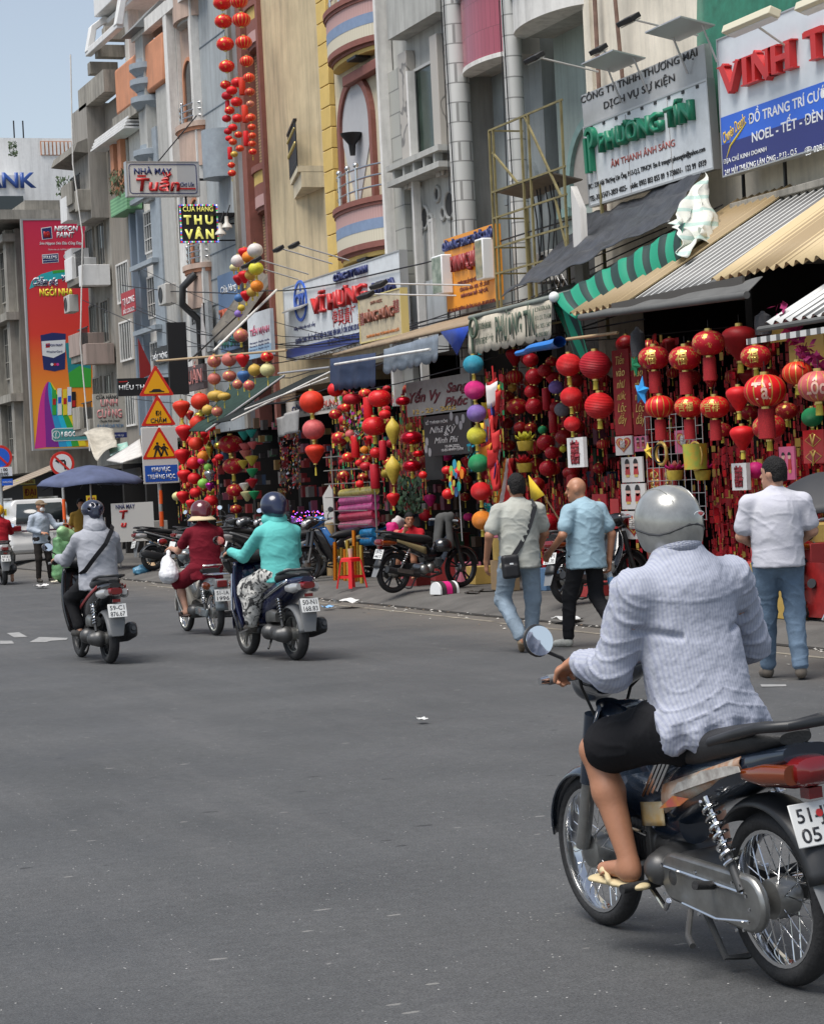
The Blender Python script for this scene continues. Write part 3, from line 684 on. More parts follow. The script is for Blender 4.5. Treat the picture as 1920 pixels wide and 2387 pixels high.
for zz,g in((10.2,.0),(11.55,.0),(12.0,.0),(12.4,.0)):
 part(h11,'stacked_cornice',MB().lathe([(.0,0),(.42,0),(.58,.16),(.58,.3),(.4,.34),(.4,.44),(0,.44)],(14.5,yc,zz),8,a0=math.pi/2+.39,a1=math.pi*1.5+.39),BLUET)
part(h11,'cornice_core',sp((14.2,yc-.4,9.2),(X0-.01,yc+.4,13.6)),GREYP)
b=MB().prism([(13.9,13.5),(14.6,14.2),(15.4,14.2),(15.4,13.6)],1.5,((0,yc+.75,0),(1,0,0),(0,0,1)));part(h11,'hip_roof',b,mat('slate roof',(.16,.17,.17),.7))
yq=fy(372,100);zq=fz(372,32);b=MB().span((14.18,yq-.3,9),(14.39,yq+.02,zq));b.span((14.17,yq-.32,zq),(14.4,yq+3.2,zq+.32));b.span((14.17,yq-3,zq),(14.4,yq-.33,zq+.3));b.span((14.4,yq-.3,zq-.35),(15.6,yq,zq-.02));part(h11,'roof_frame',b,OFFW)
for zz in(4.6,6.3,8.0,9.6):windowp(h11,X0-.02,fy(312,380)-.5,fy(312,380)+.5,zz,zz+1.1,OFFW,bars=3,hb=2)
for zz in(5.9,7.6,9.3):part(h11,'blue_ledge',sp((14.12,fy(330,400)-.6,zz),(14.29,fy(330,400)+1.8,zz+.12)),BLUET)
for yy in(57.3,58.1):part(h11,'blue_fin',sp((14.3,yy,3.3),(X0-.005,yy+.18,9.2)),mat('slate blue fin',(.16,.2,.25),.6))
b=MB()
xq=at(240,55,y=57.4).x-12.6;zc=at(240,62,y=57.4).z-14.5
pr=[(12.6,14.6),(12.75,15.3),(13.1,15.55),(17,15.9),(17,15.72),(13.15,15.38),(12.9,15.2),(12.78,14.58)]
pr=[(q[0]+xq,q[1]+zc)for q in pr];b.prism(pr,.35,((0,61,0),(1,0,0),(0,0,1)));b.prism(pr,.35,((0,57.5,0),(1,0,0),(0,0,1)));b.span((12.62+xq,57.2,14.5+zc),(12.8+xq,61,14.68+zc));b.span((13.2+xq,56.9,15.35+zc),(17,61.2,15.5+zc));b.span((14.3,56.5,15.6+zc),(18,61,17.5+zc));part(h11,'roof_canopy',b,BANKW,bevel=.02)
part(h11,'canopy_post',sp((14.7,58.8,12.5),(15.0,59.3,15.4)),OFFW)
h12=house('shophouse','house with a bright orange parapet, white louvres and concrete beams poking out at the roof',58.6,61.2,3.1,12.6,mat('grey brown wall',(.25,.225,.19),.85,streak=.6))
yo=fy(241,170,14.25);part(h12,'orange_parapet',sp((14.25,53.7,fz(275,222,14.25)),(16.5,yo,fz(275,118,14.25))),ORANGE,bevel=.08)
part(h12,'parapet_soffit',sp((14.15,55.5,fz(275,248,14.2)),(14.47,yo+.05,fz(275,224,14.2))),OLDC)
b=MB()
for i in range(4):b.span((14.0+i*.04,57,fz(270,268,14.1)+i*.09),(14.45,61.0,fz(270,268,14.1)+.05+i*.09))
part(h12,'louvre',b,BANKW)
for yy in(58.75,59.6):part(h12,'orange_column',sp((14.3,yy,fz(260,400)),(X0-.001,yy+.38,fz(260,270))),ORANGE)
for k,(px,py)in enumerate(((205,68),(190,105),(175,141))):
 p=at(px,py,y=59.2+k*.9);part(h12,'roof_beam',sp((p.x+.2,59.2+k*.9,p.z-.17),(14.9,59.55+k*.9,p.z+.17)),OLDC,bevel=.01)
part(h12,'roof_edge_beam',sp((14.0,59,12.6),(14.4,62.2,13.2)),OLDC)
windowp(h12,X0-.02,58.7,60.6,fz(295,345),fz(295,275),OFFW,bars=6,hb=6,th=.03)
part(h12,'green_planter',sp((14.05,57.3,fz(255,448,14.1)),(14.45,fy(236,430,14.1),fz(255,410,14.1))),stripes('green slats','Z',.09,[(.20,.42,.22),(.13,.3,.16)],.7))
for zz in(3.6,5.4,7.0):windowp(h12,X0-.02,59.2,60.6,zz,zz+1.1,OFFW,bars=4)
h13=house('tenement','old grey concrete tenement with stained box balconies and a sloped parapet roof',61.2,64.4,2.6,11.3,OLDC)
for k,zz in enumerate((3.6,5.7,7.9,10.0)):
 b=MB().span((13.8,61.4,zz-.1),(X0-.002,64.0,zz+.08));part(h13,'balcony_slab',b,OLDD)
 b=MB();ya=62.6 if k%2 else 63.1;b.span((13.76,ya,zz+.08),(13.85,64.05,zz+.72));b.span((13.85,ya,zz+.08),(X0-.01,ya+.1,zz+.7));mt_=[OLDC,mat('pinkish concrete',(.35,.27,.235),.85,streak=.6),BANKW,OLDC][k];part(h13,'parapet',b,mt_,bevel=.01);part(h13,'box_ledge',sp((13.65,61.3,zz-.28),(14.45,61.75,zz+.3)),mt_,bevel=.01)
 for ww in range(2):windowp(h13,X0-.02,61.8+ww*1.45,62.8+ww*1.45,zz+.35,zz+1.6,OLDC,bars=2+ww)
 b=MB()
 for i in range(9):b.bar((13.82,61.8+i*.12,zz+.1),(13.82,61.8+i*.12,zz+.8),.018)
 b.bar((13.82,61.7,zz+.8),(13.82,63.0,zz+.8),.03);part(h13,'balcony_grille',b,IRONB)
part(h13,'white_balcony',sp((13.75,63.3,fz(165,455,13.9)),(14.4,64.2,fz(165,402,13.9))),BANKW);part(h13,'low_white_balcony',sp((13.8,63.2,fz(175,562,13.9)),(14.3,64.1,fz(175,512,13.9))),mat('grey white panel',(.5,.5,.5),.8,streak=.5))
b=MB().prism([(13.6,11.35),(13.7,11.6),(15.2,12.2),(15.2,11.2)],3.2,((0,64.5,0),(1,0,0),(0,0,1)));part(h13,'parapet_roof',b,OLDD)
b=MB().tube([(13.6,61.1,14),(13.55,61.3,11),(13.7,61.2,9),(13.5,61.3,6),(13.6,61.25,3)],.02);part(h13,'cable',b,OFFW)
part(h13,'stair_tower',sp((14.0,61.25,9.5),(16,63.2,12.7)),mat('tower concrete',(.3,.28,.25),.9,streak=.7))
h14=empty('tenement','dark old concrete corner building with tall grimy windows, carrying the tall red paint billboard','building',(13.6,80,0))
part(h14,'wall',sp((13.7,71,2.6),(34,110,10.4)),OLDD)
part(h14,'roof_slab',sp((12.9,70.2,10.6),(30,110,10.9)),OLDC);part(h14,'parapet',sp((14.0,70.6,10.9),(18,74,11.25)),OLDC)
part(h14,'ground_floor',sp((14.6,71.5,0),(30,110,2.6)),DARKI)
for i in range(6):
 for zz in(3.2,5.7,8.2):windowp(h14,13.68,72.0+i*2.4,73.5+i*2.4,zz,zz+1.7,OLDC,bars=3,hb=2)
 part(h14,'rib',sp((13.45,71.3+i*2.4,2.6),(13.698,71.8+i*2.4,10.4)),OLDC)
for zz in(4.9,7.5,10.0):part(h14,'string_course',sp((13.3,71,zz),(13.699,100,zz+.25)),OLDC)
b=MB().box((13.5,76,6.9),(.06,1.0,1.6));part(h14,'blue_blind',b,mat('blue cloth',(.03,.10,.35),.8))
p0=at(0,330,y=120);p1=at(185,330,y=120)
h15=empty('bank_building','white bank building with blue wall lettering, seen above the old concrete corner','building',((p0.x+p1.x)/2,120,0))
za=at(60,290,y=120).z;zb=at(60,368,y=119).z
part(h15,'wall',sp((p0.x-12,120,0),(p1.x+20,140,za)),BANKW);part(h15,'lower_block',sp((p0.x-12,118,0),(at(50,368,y=118).x,119.99,at(30,368,y=118).z)),BANKW)
za2=at(130,325,y=119.9).z;b=MB()
for i in range(10):
 q=at(88+i*8.2,310,y=119.9);b.span((q.x,119.9,za2),(q.x+.13,119.99,at(130,298,y=119.9).z))
part(h15,'roof_slats',b,BANKW);q0,q1=at(86,326,y=119.96),at(168,297,y=119.96);part(h15,'slat_opening',sp((q0.x,119.96,q0.z),(q1.x,119.995,q1.z)),mat('terracotta',(.45,.2,.1),.8))
q=at(22,378,y=117.9);lt=MB()
o=letters('BANK',0,0,.8,mat('bank blue',(.03,.08,.30),.4),h15,width=3.3,bold=.03,ext=.1);o.matrix_basis=Matrix.Translation(at(10,378,y=117.95)-h15.location)@FACE_BACK
q=at(40,440,y=117.9);part(h15,'dark_strip',sp((p0.x-12,117.9,at(0,440,y=117.9).z),(at(50,440,y=117.9).x,117.99,at(0,412,y=117.9).z)),GLASSD)
b=MB()
for i in range(2):b.cyl((at(33,285,y=120).x+i*.5,120.4,za-.3),(at(33,285,y=120).x+i*.5,120.4,za+1.0),.04)
part(h15,'roof_mast',b,IRONB)
# signs
PLN={}
RED=mat('sign red',(.50,.02,.02),.4);REDD=mat('dark sign red',(.26,.02,.02),.45);NAVY=mat('sign navy',(.02,.03,.13),.45);WHITE=mat('sign white',(.74,.75,.75),.45)
SWHITE=mat('white sign board',(.66,.69,.71),.4,var=.06,streak=.18);GREENL=mat('sign green',(.01,.19,.10),.4);BLACK=mat('sign black',(.015,.015,.016),.5)
SBLUE=mat('sign blue',(.02,.12,.62),.35);SNAVY=mat('deep navy board',(.015,.02,.16),.35);GOLD=mat('gold print',(.62,.40,.09),.3,metal=.6);YEL=mat('sign yellow',(.80,.62,.04),.45)
AMBER=mat('reflective amber',(.86,.40,.01),.35);BROWNT=mat('brown lettering',(.22,.07,.04),.5);ALU=mat('aluminium trim',(.5,.5,.5),.4,metal=.7)
def sign(name,label,cat,px0,px1,py0,py1,x=None,y=None,m=None,z=None,**k):
 0
 pm=(px0+px1)/2
 if x is not None:
  ya,yb=at(px0,(py0+py1)/2,x=x).y,at(px1,(py0+py1)/2,x=x).y;zt,zb=at(pm,py0,x=x).z,at(pm,py1,x=x).z
  e=panel(name,label,cat,(x,(ya+yb)/2,(zt+zb)/2),ya-yb,zt-zb,m,'street',**k);PLN[e.name]=('x',x,Vector((x,(ya+yb)/2,(zt+zb)/2)),ya-yb,zt-zb)
 else:
  xa,xb=at(px0,(py0+py1)/2,y=y).x,at(px1,(py0+py1)/2,y=y).x;zt,zb=at(pm,py0,y=y).z,at(pm,py1,y=y).z
  e=panel(name,label,cat,((xa+xb)/2,y,(zt+zb)/2),xb-xa,zt-zb,m,'back',**k);PLN[e.name]=('y',y,Vector(((xa+xb)/2,y,(zt+zb)/2)),xb-xa,zt-zb)
 return e
def uv(e,px,py):
 ax,val,c,*_=PLN[e.name]
 p=at(px,py,x=val)if ax=='x' else at(px,py,y=val)
 return((c.y-p.y)if ax=='x' else(p.x-c.x),p.z-c.z)
def sc(e):return ppm(PLN[e.name][2])
def T(e,s,l,r,hpx,m,fit=True,**k):
 a,c=uv(e,*l),uv(e,*r);u=(a[0]+c[0])/2;v=(a[1]+c[1])/2
 return letters(s,u,v,hpx/sc(e),m,e,width=(c[0]-a[0])if fit else None,**k)
def Q(e,pts,m,name='printed_patch',**k):return patch([uv(e,*p)for p in pts],m,e,name,**k)
def bandq(e,v0,v1,m,name='printed_band',lift=.003,u0=-.5,u1=.5):
 _,_,c,wd,ht=PLN[e.name]
 return patch([(wd*u0,ht*v0),(wd*u1,ht*v0),(wd*u1,ht*v1),(wd*u0,ht*v1)],m,e,name,lift)
s=sign('company_sign','large pale company sign with red raised lettering and a round blue emblem','sign',599,846,567,728,x=14.05,m=SWHITE,th=.14,frame=ALU,fw=.025)
bandq(s,-.5,-.37,mat('band blue',(.03,.06,.30),.4))
def cw2(x,y):return(541.9+x/3.2,451.6+y/3.2)
T(s,'CÔNG-TY TNHH',cw2(525,425),cw2(745,365),15,NAVY,bold=.03,ext=.05)
T(s,'VĨ HƯNG',cw2(380,610),cw2(745,520),35,RED,bold=.025,ext=.08)
T(s,'VINA',cw2(785,505),cw2(940,455),26,NAVY,bold=.03,ext=.05)
T(s,'偉興責任',cw2(505,700),cw2(665,672),27,RED,bold=.012)
u,v=uv(s,*cw2(292,580));ring(u,v,.36,.42,SBLUE,s,ext=.02,ry=1.0);letters('CYX',u,v,.3,mat('emblem blue',(.03,.08,.35),.4),s,width=.62,bold=.03,ext=.03);patch([(u-.06,v+.2),(u+.06,v+.2),(u,v+.42)],SBLUE,s)
T(s,'Năng lượng cho cuộc sống',cw2(247,770),cw2(390,735),8,NAVY,shear=.3)
T(s,'CHUYÊN CUNG CẤP SỈ THIẾT BỊ ĐIỆN GIA DỤNG: ĐÈN BÀN, Ổ CẮM, BÓNG LED BULB, QUẠT SẠC',cw2(258,860),cw2(770,725),11.5,NAVY,bold=.03)
T(s,'ĐỒ TRANG TRÍ TẾT, NOEL, ĐÁM CƯỚI, LÌ XÌ, PIN',cw2(475,865),cw2(760,795),11.5,NAVY,bold=.03)
T(s,'ĐỊA CHỈ: 229-231 HẢI THƯỢNG LÃN ÔNG P.13 - Q.5',cw2(245,985),cw2(700,870),7,WHITE,bold=.02)
def spotlight(x,p0,p1,label,grp,w=.3):
 0
 p0,p1=Vector(p0),Vector(p1);e=empty('spotlight',label,'lamp',p0,group=grp);d=p1-p0
 MB().cyl((0,0,0),d,.014,n=8).build('arm',ALU,e)
 b=MB().box(d+Vector((0,0,-.02)),(.16,w,.07),rotm(0,-.5,.0));h=b.build('lamp_head',IRONB,e,bevel=.01)
 MB().box(d+Vector((.03,0,-.06)),(.12,w-.05,.012),rotm(0,-.5,0)).build('lens',mat('lamp lens',(.5,.5,.47),.2),h)
 return e
for i,(pa,pb)in enumerate((((628,588),(556,574)),((650,577),(598,561)),((700,555),(637,545)),((735,548),(668,537)))):
 a=at(*pa,x=14.0);q=at(*pb,x=12.6+.0*i);q.y=a.y+.25;q.x=13.0;q.z=a.z+.35
 spotlight(0,(14.0,a.y,a.z),q,['first','second','third','fourth'][i]+' black floodlight from the street end along the top of the pale company sign','floodlights above the company sign')
s=sign('shop_sign','stained cream sign with brown two-word lettering flanked by red double-happiness marks','sign',757,845,619,712,x=13.2,m=mat('stained cream board',(.52,.44,.30),.6,streak=.5,var=.1),th=.12,frame=mat('yellowed edge',(.6,.5,.2),.5),fw=.02)
T(s,'DNTN NGỌC',(780,642),(804,627),7,BROWNT,bold=.02);T(s,'HÙNG HƯNG',(769,676),(830,646),23,BROWNT,bold=.015,ext=.03)
T(s,'囍',(754,676),(767,668),22,REDD);T(s,'囍',(828,648),(840,641),22,REDD)
T(s,'CHUYÊN BÁN TRANG TRÍ SÂN KHẤU PHÒNG CƯỚI',(772,712),(840,690),6,mat('orange print',(.5,.16,.03),.5),bold=.02);T(s,'ĐT: 3855 0665',(790,720),(843,702),6,BROWNT,bold=.02)
s=sign('shop_sign','orange sign with navy and dark red raised lettering behind the yellow steel frame','sign',937,1043,486,644,x=13.9,m=mat('orange board',(.78,.30,.025),.45,var=.06),th=.12)
def cw3(x,y):return(541.9+x/3.2,451.6+y/3.2)
T(s,'CỬA HÀNG TRANG TRÍ TIỆC CƯỚI',cw3(1258,232),cw3(1588,108),17,NAVY,bold=.04,ext=.04);T(s,'MINH QUÂN',cw3(1325,335),cw3(1530,270),32,REDD,bold=.03,ext=.07)
for i,(t,a,c)in enumerate((('CHUYÊN CUNG CẤP THIỆP CƯỚI - ĐỒ TRANG TRÍ',(1350,470),(1545,408)),('CỔNG HOA - HOA - NOEL - TẾT ...SỈ & LẺ',(1365,513),(1560,450)),('NHẬN IN DANH THIẾP - THIỆP CƯỚI..',(1372,553),(1555,498)),('ĐC: 235 HẢI THƯỢNG LÃN ÔNG, P.13, Q.5 - ĐT: 0773.463.888',(1290,660),(1600,565)))):
 T(s,t,cw3(*a),cw3(*c),8,mat('maroon print',(.16,.03,.03),.5),bold=.02)
for i,(pa,pb,pc,m2)in enumerate((((1243,285),(1310,275),540,'green photo'),((1535,170),(1588,160),440,'fir photo'))):
 u0,v0=uv(s,*cw3(*pa));u1,_=uv(s,*cw3(*pb));_,v1=uv(s,*cw3((pa[0]+pb[0])/2+5,pc))
 lb=MB().box(((u0+u1)/2,(v0+v1)/2,.1),(u1-u0,v0-v1,.2)).build('light_box',WHITE,s,bevel=.02)
 MB().box(((u0+u1)/2,(v0+v1)/2,.203),(u1-u0-.05,v0-v1-.06,.004)).build('picture',mat(m2,(.36,.40,.33)if i==0 else(.45,.36,.22),.4,var=.9,vscale=5,col2=(.06,.10,.07)),lb)
for(pa,pb)in(((990,600),(806,607)),((960,622),(740,634))):
 a=at(*pa,x=13.8);spotlight(0,a,(12.4,a.y+.5,a.z+.1),'grey strip lamp held out on a long arm beside the orange sign' if pa[0]==990 else 'grey strip lamp held out above the cream brown-lettered sign','strip lamps on long arms',w=.5)
def cw4(x,y):return(1174+x/3.097,y/3.097)
s=sign('company_sign','white company sign with green raised lettering under a grey lettered strip','sign',1234,1496,218,393,x=14.05,m=SWHITE,th=.1,tilt=rad(2),frame=ALU,fw=.03)
_,_,c_,wd_,ht_=PLN[s.name]
up=MB().box((0,ht_/2+.03+.225,-.05),(wd_+.03,.45,.1)).build('top_strip',mat('brushed grey strip',(.42,.42,.42),.35,metal=.25,var=.25,vscale=1.2),s)
T(s,'CÔNG TY TNHH THƯƠNG MẠI',cw4(165,640),cw4(925,345),16,BLACK,bold=.012);T(s,'DỊCH VỤ SỰ KIỆN',cw4(312,685),cw4(775,500),16,BLACK,bold=.012)
T(s,'PHƯƠNG TÍN',cw4(300,930),cw4(900,705),40,GREENL,bold=.035,ext=.09)
u,v=uv(s,*cw4(212,960));u+=.1;ring(u+.05,v+.12,.09,.15,GREENL,s,ext=.09,a0=-math.pi/2,a1=math.pi*.9);b=MB().box((u-.1,v-.12,.045),(.08,.5,.09));b.box((u+.03,v-.1,.045),(.06,.52,.089));b.build('emblem',GREENL,s)
T(s,'ÂM THANH ÁNH SÁNG',cw4(345,1070),cw4(762,925),15,mat('faded red print',(.45,.12,.10),.5),bold=.008)
T(s,'ĐC : 239 Hải Thượng Lãn Ông, P.13-Q.5, TPHCM  Em il: trangtri phuongtin@yahoo.com',cw4(195,1212),cw4(957,970),11,BLACK,bold=.015)
T(s,'TEL-30515471-3859 4025-   obile: 0903 803 855 09  9 738601-  122 99  6939',cw4(203,1292),cw4(962,1058),12,BLACK,bold=.015)
b=MB()
for i in range(9):b.box((-wd_/2+.25+i*(wd_-.5)/8,ht_/2-.03,.006),(.07,.04,.012))
b.build('clip',IRONB,s);b=MB()
for q in(-.42,-.14,.2):b.box((wd_*q,-.02,.003),(.008,ht_*.98,.006))
b.build('panel_joint',mat('joint grey',(.4,.38,.36),.6),s)
for i,(pa,pb)in enumerate((((1260,165),(1210,185)),((1470,90),(1395,115)))):
 a=at(*pa,x=14.05);a.z+=.1;e=spotlight(0,a,(13.1,a.y+.1,a.z+.22),('weathered floodlight on a bracket at the street end of the green lettered sign','weathered floodlight on a bracket at the red lettered sign end of the green lettered sign')[i],'floodlights above the green lettered sign',w=.42)
a=at(1330,140,x=14.0);spotlight(0,a,(13.5,a.y,a.z+.25),'small floodlight seen edge on at the middle of the green lettered sign','floodlights above the green lettered sign',w=.3)
for(px,py)in((1290,128),(1430,60)):
 a=at(px,py,x=13.7);e=empty('lamp_hood','flat tin lamp hood on thin brackets above the %s end of the green lettered sign'%('street' if px<1350 else 'net'),'lamp hood',a,group='tin lamp hoods')
 MB().box((0,0,0),(.5,1.0,.02),rotm(0,.2,0)).build('hood',ALU,e);b=MB()
 for q in(-.4,.4):b.cyl((.1,q,0),(.3,q,-.5),.014,n=6)
 b.build('bracket',ALU,e)
s=sign('shop_sign','big white blue and navy sign with huge red raised lettering at the corner shop','sign',1514,1830,17,325,x=14.05,m=mat('sky white board',(.60,.64,.68),.35,var=.05),th=.12,frame=ALU,fw=.02)
bandq(s,-.5,-.07,SBLUE);bandq(s,-.5,-.27,SNAVY,lift=.0055)
_,_,c_,wd_,ht_=PLN[s.name]
ul,vl=uv(s,*cw4(1110,500));ur,vr=uv(s,*cw4(1770,290));serif('VINH T',(ul+ur)/2,(vl+vr)/2,60/sc(s),ur-ul,.115,RED,s,ext=.1)
T(s,'ĐỒ TRANG TRÍ CƯỚI HỎI',cw4(1245,745),cw4(1880,590),22,WHITE,bold=.018);T(s,'NOEL - TẾT - ĐÈN VẢI',cw4(1268,885),cw4(1840,715),22,WHITE,bold=.018)
uA,vA=uv(s,*cw4(1150,835));letters('Chuyên Doanh:',uA,vA,.15,mat('yellow script',(.75,.5,.05),.4),s,width=.62,shear=.3,rot=.28,bold=.012,lift=.006)
b=MB();b.tube([(uA-.22,vA-.34,.008),(uA-.1,vA-.2,.008),(uA+.1,vA-.1,.008),(uA+.32,vA+.02,.008)],[.004,.012,.014,.004],6);b.build('swash',YEL,s)
T(s,'ĐỊA CHỈ KINH DOANH',cw4(1085,1050),cw4(1365,970),10,WHITE,bold=.01,lift=.01);T(s,'241 HẢI THƯỢNG LÃN ÔNG - P.13 - Q.5',cw4(1092,1112),cw4(1562,995),12.5,WHITE,bold=.015,lift=.01);T(s,'☎ 028.3855',cw4(1615,985),cw4(1810,935),13,WHITE,bold=.015,lift=.01)
for i,(px,py)in enumerate(((1580,45),(1740,-5))):
 a=at(px,py,x=13.5);e=empty('batten_lamp',['long cream batten lamp over the red lettered sign, above its first letters','long cream batten lamp over the red lettered sign, beyond its last letter'][i],'lamp',a,group='batten lamps')
 MB().box((0,0,0),(.16,1.15,.1),rotm(0,.35,0)).build('housing',mat('cream enamel',(.62,.58,.44),.5),e,bevel=.01);MB().box((.02,0,-.06),(.1,1.05,.02),rotm(0,.35,0)).build('tube_cover',WHITE,e);MB().cyl((0,0,0),(.5,0,-.3),.015,n=6).build('arm',ALU,e)
b=MB();A=at(1500,10,x=13.9);
b.grid(lambda u,v:(14.42-.06*u-.05*math.sin(5*v+3*u),26.5-3.6*u,6.0+3.2*v+.9*u*v+.12*math.sin(7*u+2*v)),14,10)
NET=mat('green mesh net',(.02,.17,.11),.8,var=.3,alpha=.86);o=b.build('safety_net',NET);tag(o,'green safety net draped on the white wall behind the red lettered sign','net')
def c1(x,y):return(x/3.0,y/3.0)
s=sign('blade_sign','white blade sign with a navy outline and red script lettering','sign',268,418,341,411,y=50,m=mat('ivory board',(.66,.65,.61),.4),th=.2,frame=ALU,fw=.02)
_,_,c_,wd_,ht_=PLN[s.name]
b=MB();w_,h_=wd_/2-.05,ht_/2-.05;pts=[]
for(cx,cy,a0)in((w_-.06,h_-.06,0),(-w_+.06,h_-.06,90),(-w_+.06,-h_+.06,180),(w_-.06,-h_+.06,270)):pts+=[(cx+.06*math.cos(rad(a0+i*22.5)),cy+.06*math.sin(rad(a0+i*22.5)),.004)for i in range(5)]
b.tube(pts,.009,6,closed=True);b.build('outline',NAVY,s)
patch([(wd_*.2,-ht_/2),(wd_/2,-ht_/2),(wd_/2,ht_/2),(wd_*.2,ht_/2)],mat('patched grey board',(.47,.47,.47),.5),s,lift=.001,ext=.001)
T(s,'NHÀ MAY',c1(845,1080),c1(1085,1078),13,NAVY,bold=.03,lift=.006);T(s,'Tuấn',c1(860,1165),c1(1135,1160),27,RED,bold=.03,shear=.15,ext=.02,lift=.006);T(s,'Chợ Lớn',c1(1138,1162),c1(1225,1162),9,NAVY,bold=.02,lift=.006)
u,v=uv(s,*c1(1165,1190));b=MB().box((u+.05,v,.012),(.42,.035,.012));b.box((u-1.0,v+.29,.012),(.2,.04,.012));
for k in(-1,0,1):b.bar((u-.41+k*.05,v+.3,.012),(u-.41+k*.09,v+.38,.012),.03,.012)
b.build('underline_and_crown',RED,s)
b=MB().cyl((c_.x-c_.x+wd_/2,0,-.1),(wd_/2+.9,0,-.1),.03,n=8);b.cyl((wd_/2-.3,-ht_/2,-.1),(wd_/2-.3,-ht_/2-.25,-.1),.025,n=8);b.build('wall_bracket',IRONB,s)
b=MB().cyl((-.1,ht_/2,-.1),(.9,ht_/2+1.1,-.1),.015,n=6);b.build('guy_rod',IRONB,s)
LED=mat('yellow led dots',(.7,.68,.15),.4,emit=(.8,.75,.2),estr=.3)
s=sign('led_sign','black lit sign with yellow dotted capitals and a multicoloured bulb border','sign',379,459,430,510,y=49,m=BLACK,th=.12)
_,_,c_,wd_,ht_=PLN[s.name]
T(s,'CỬA HÀNG',c1(1155,1322),c1(1345,1312),11,LED,bold=.01);T(s,'T H U',c1(1160,1390),c1(1345,1380),18,LED,bold=.05);T(s,'V Â N',c1(1168,1480),c1(1350,1470),19,LED,bold=.05)
bl=[mat('bulb '+n,c,.4,emit=c,estr=.3)for n,c in(('red',(.7,.05,.1)),('blue',(.1,.2,.9)),('white',(.8,.8,.8)),('green',(.1,.6,.2)))]
b=MB();nb=22
for i in range(nb):
 t=(i+.5)/nb
 for(u,v)in((-wd_/2+wd_*t,ht_/2-.015),(-wd_/2+wd_*t,-ht_/2+.015),(-wd_/2+.015,-ht_/2+ht_*t),(wd_/2-.015,-ht_/2+ht_*t)):
  b.cur=(i+int(u>0))%4;b.box((u,v,.008),(.032,.032,.014))
o=b.build('bulb_border',bl,s);o['kind']='stuff'
b=MB().box((wd_/2+.2,0,-.06),(.4,.03,.03));b.box((wd_/2+.2,-ht_/2+.05,-.06),(.4,.03,.03));b.build('wall_bracket',IRONB,s)
for k,(px,py)in enumerate(((477,470),(464,484))):
 p=at(px,py,y=48.6);e=empty('shop_lantern',['small bell shaped wall lamp beside the black lit sign, the upper one','small bell shaped wall lamp beside the black lit sign, the lower one'][k],'lamp',p,group='bell lamps')
 MB().lathe([(0,.16),(.04,.16),(.05,.02),(.12,-.06),(.13,-.1),(.0,-.08)],n=14).build('shade',mat('pale lamp shade',(.55,.53,.48),.4),e);MB().cyl((0,0,.16),(.1,0,.42),.015,n=6).build('stem',IRONB,e);MB().ball((0,0,-.1),.06,10,6).build('bulb',WHITE,e)
def c2(x,y):return(x/3.0,451.6+y/3.0)
s=sign('blade_sign','flat black blade sign with white capitals behind the speed hump sign','sign',248,365,795,832,y=52,m=BLACK,th=.15)
T(s,'HIẾU THÔNG',c2(752,1092),c2(1010,1085),10,WHITE,bold=.015);Q(s,[c2(750,1054),c2(805,1050),c2(805,1056),c2(750,1060)],RED)
s=sign('shop_board','sun bleached beige toy shop board with faded pink lettering, below the tenement','sign',198,265,828,922,y=55,m=mat('bleached beige board',(.40,.38,.33),.7,streak=.4),th=.1)
T(s,'CỬA HÀNG',c2(605,1158),c2(745,1145),8,BLACK,bold=.02);T(s,'LINH',c2(635,1190),c2(742,1184),15,mat('faded pink print',(.5,.2,.2),.6),bold=.02);T(s,'CƯỜNG',c2(612,1262),c2(770,1250),18,MATS['faded pink print'],bold=.03)
T(s,'Chuyên Kinh Doanh',c2(630,1305),c2(755,1298),5,BLACK,shear=.3);T(s,'SỈ & LẺ ĐỒ CHƠI TRẺ EM',c2(615,1340),c2(778,1330),7,mat('faded blue print',(.12,.22,.36),.6),bold=.02);bandq(s,-.5,-.38,NAVY);T(s,'371 HẢI THƯỢNG LÃN ÔNG - P.13 - Q.5',c2(622,1402),c2(780,1390),4,WHITE)
s=sign('wall_board','tall plain black board on the wall above the black blade sign','sign',355,395,678,830,y=50.5,m=BLACK,th=.1)
s=sign('shop_sign','stacked blue sign with white, orange and green lettering behind the white lantern cluster','sign',461,502,572,738,x=14.3,m=mat('washed blue board',(.10,.17,.30),.5),th=.1)
T(s,'Cửa hàng',c2(1395,490),c2(1490,435),15,WHITE,bold=.03);T(s,'THUV',c2(1395,670),c2(1482,615),34,mat('orange red letters',(.5,.10,.04),.5),bold=.05,ext=.04);T(s,'HẢI SẢN',c2(1405,830),c2(1500,775),20,GREENL,bold=.03)
s=sign('shop_sign','weathered white sign with pink lettering beside the long diagonal pole','sign',522,570,655,752,x=13.6,m=SWHITE,th=.08)
T(s,'TIẾN MẠNH',c2(1580,765),c2(1700,700),14,mat('pink print',(.55,.12,.2),.5),bold=.03);
for k in range(3):T(s,'Đèn trang trí - lồng đèn - hoa lụa',c2(1580,830+k*22),c2(1700,770+k*22),4,NAVY)
bandq(s,-.5,-.25,mat('pale blue band',(.3,.45,.6),.5))
s=sign('shop_sign','grey shop board with a tall bowling pin emblem','sign',400,440,640,745,x=14.3,m=mat('grey board',(.36,.37,.37),.6,streak=.4),th=.1)
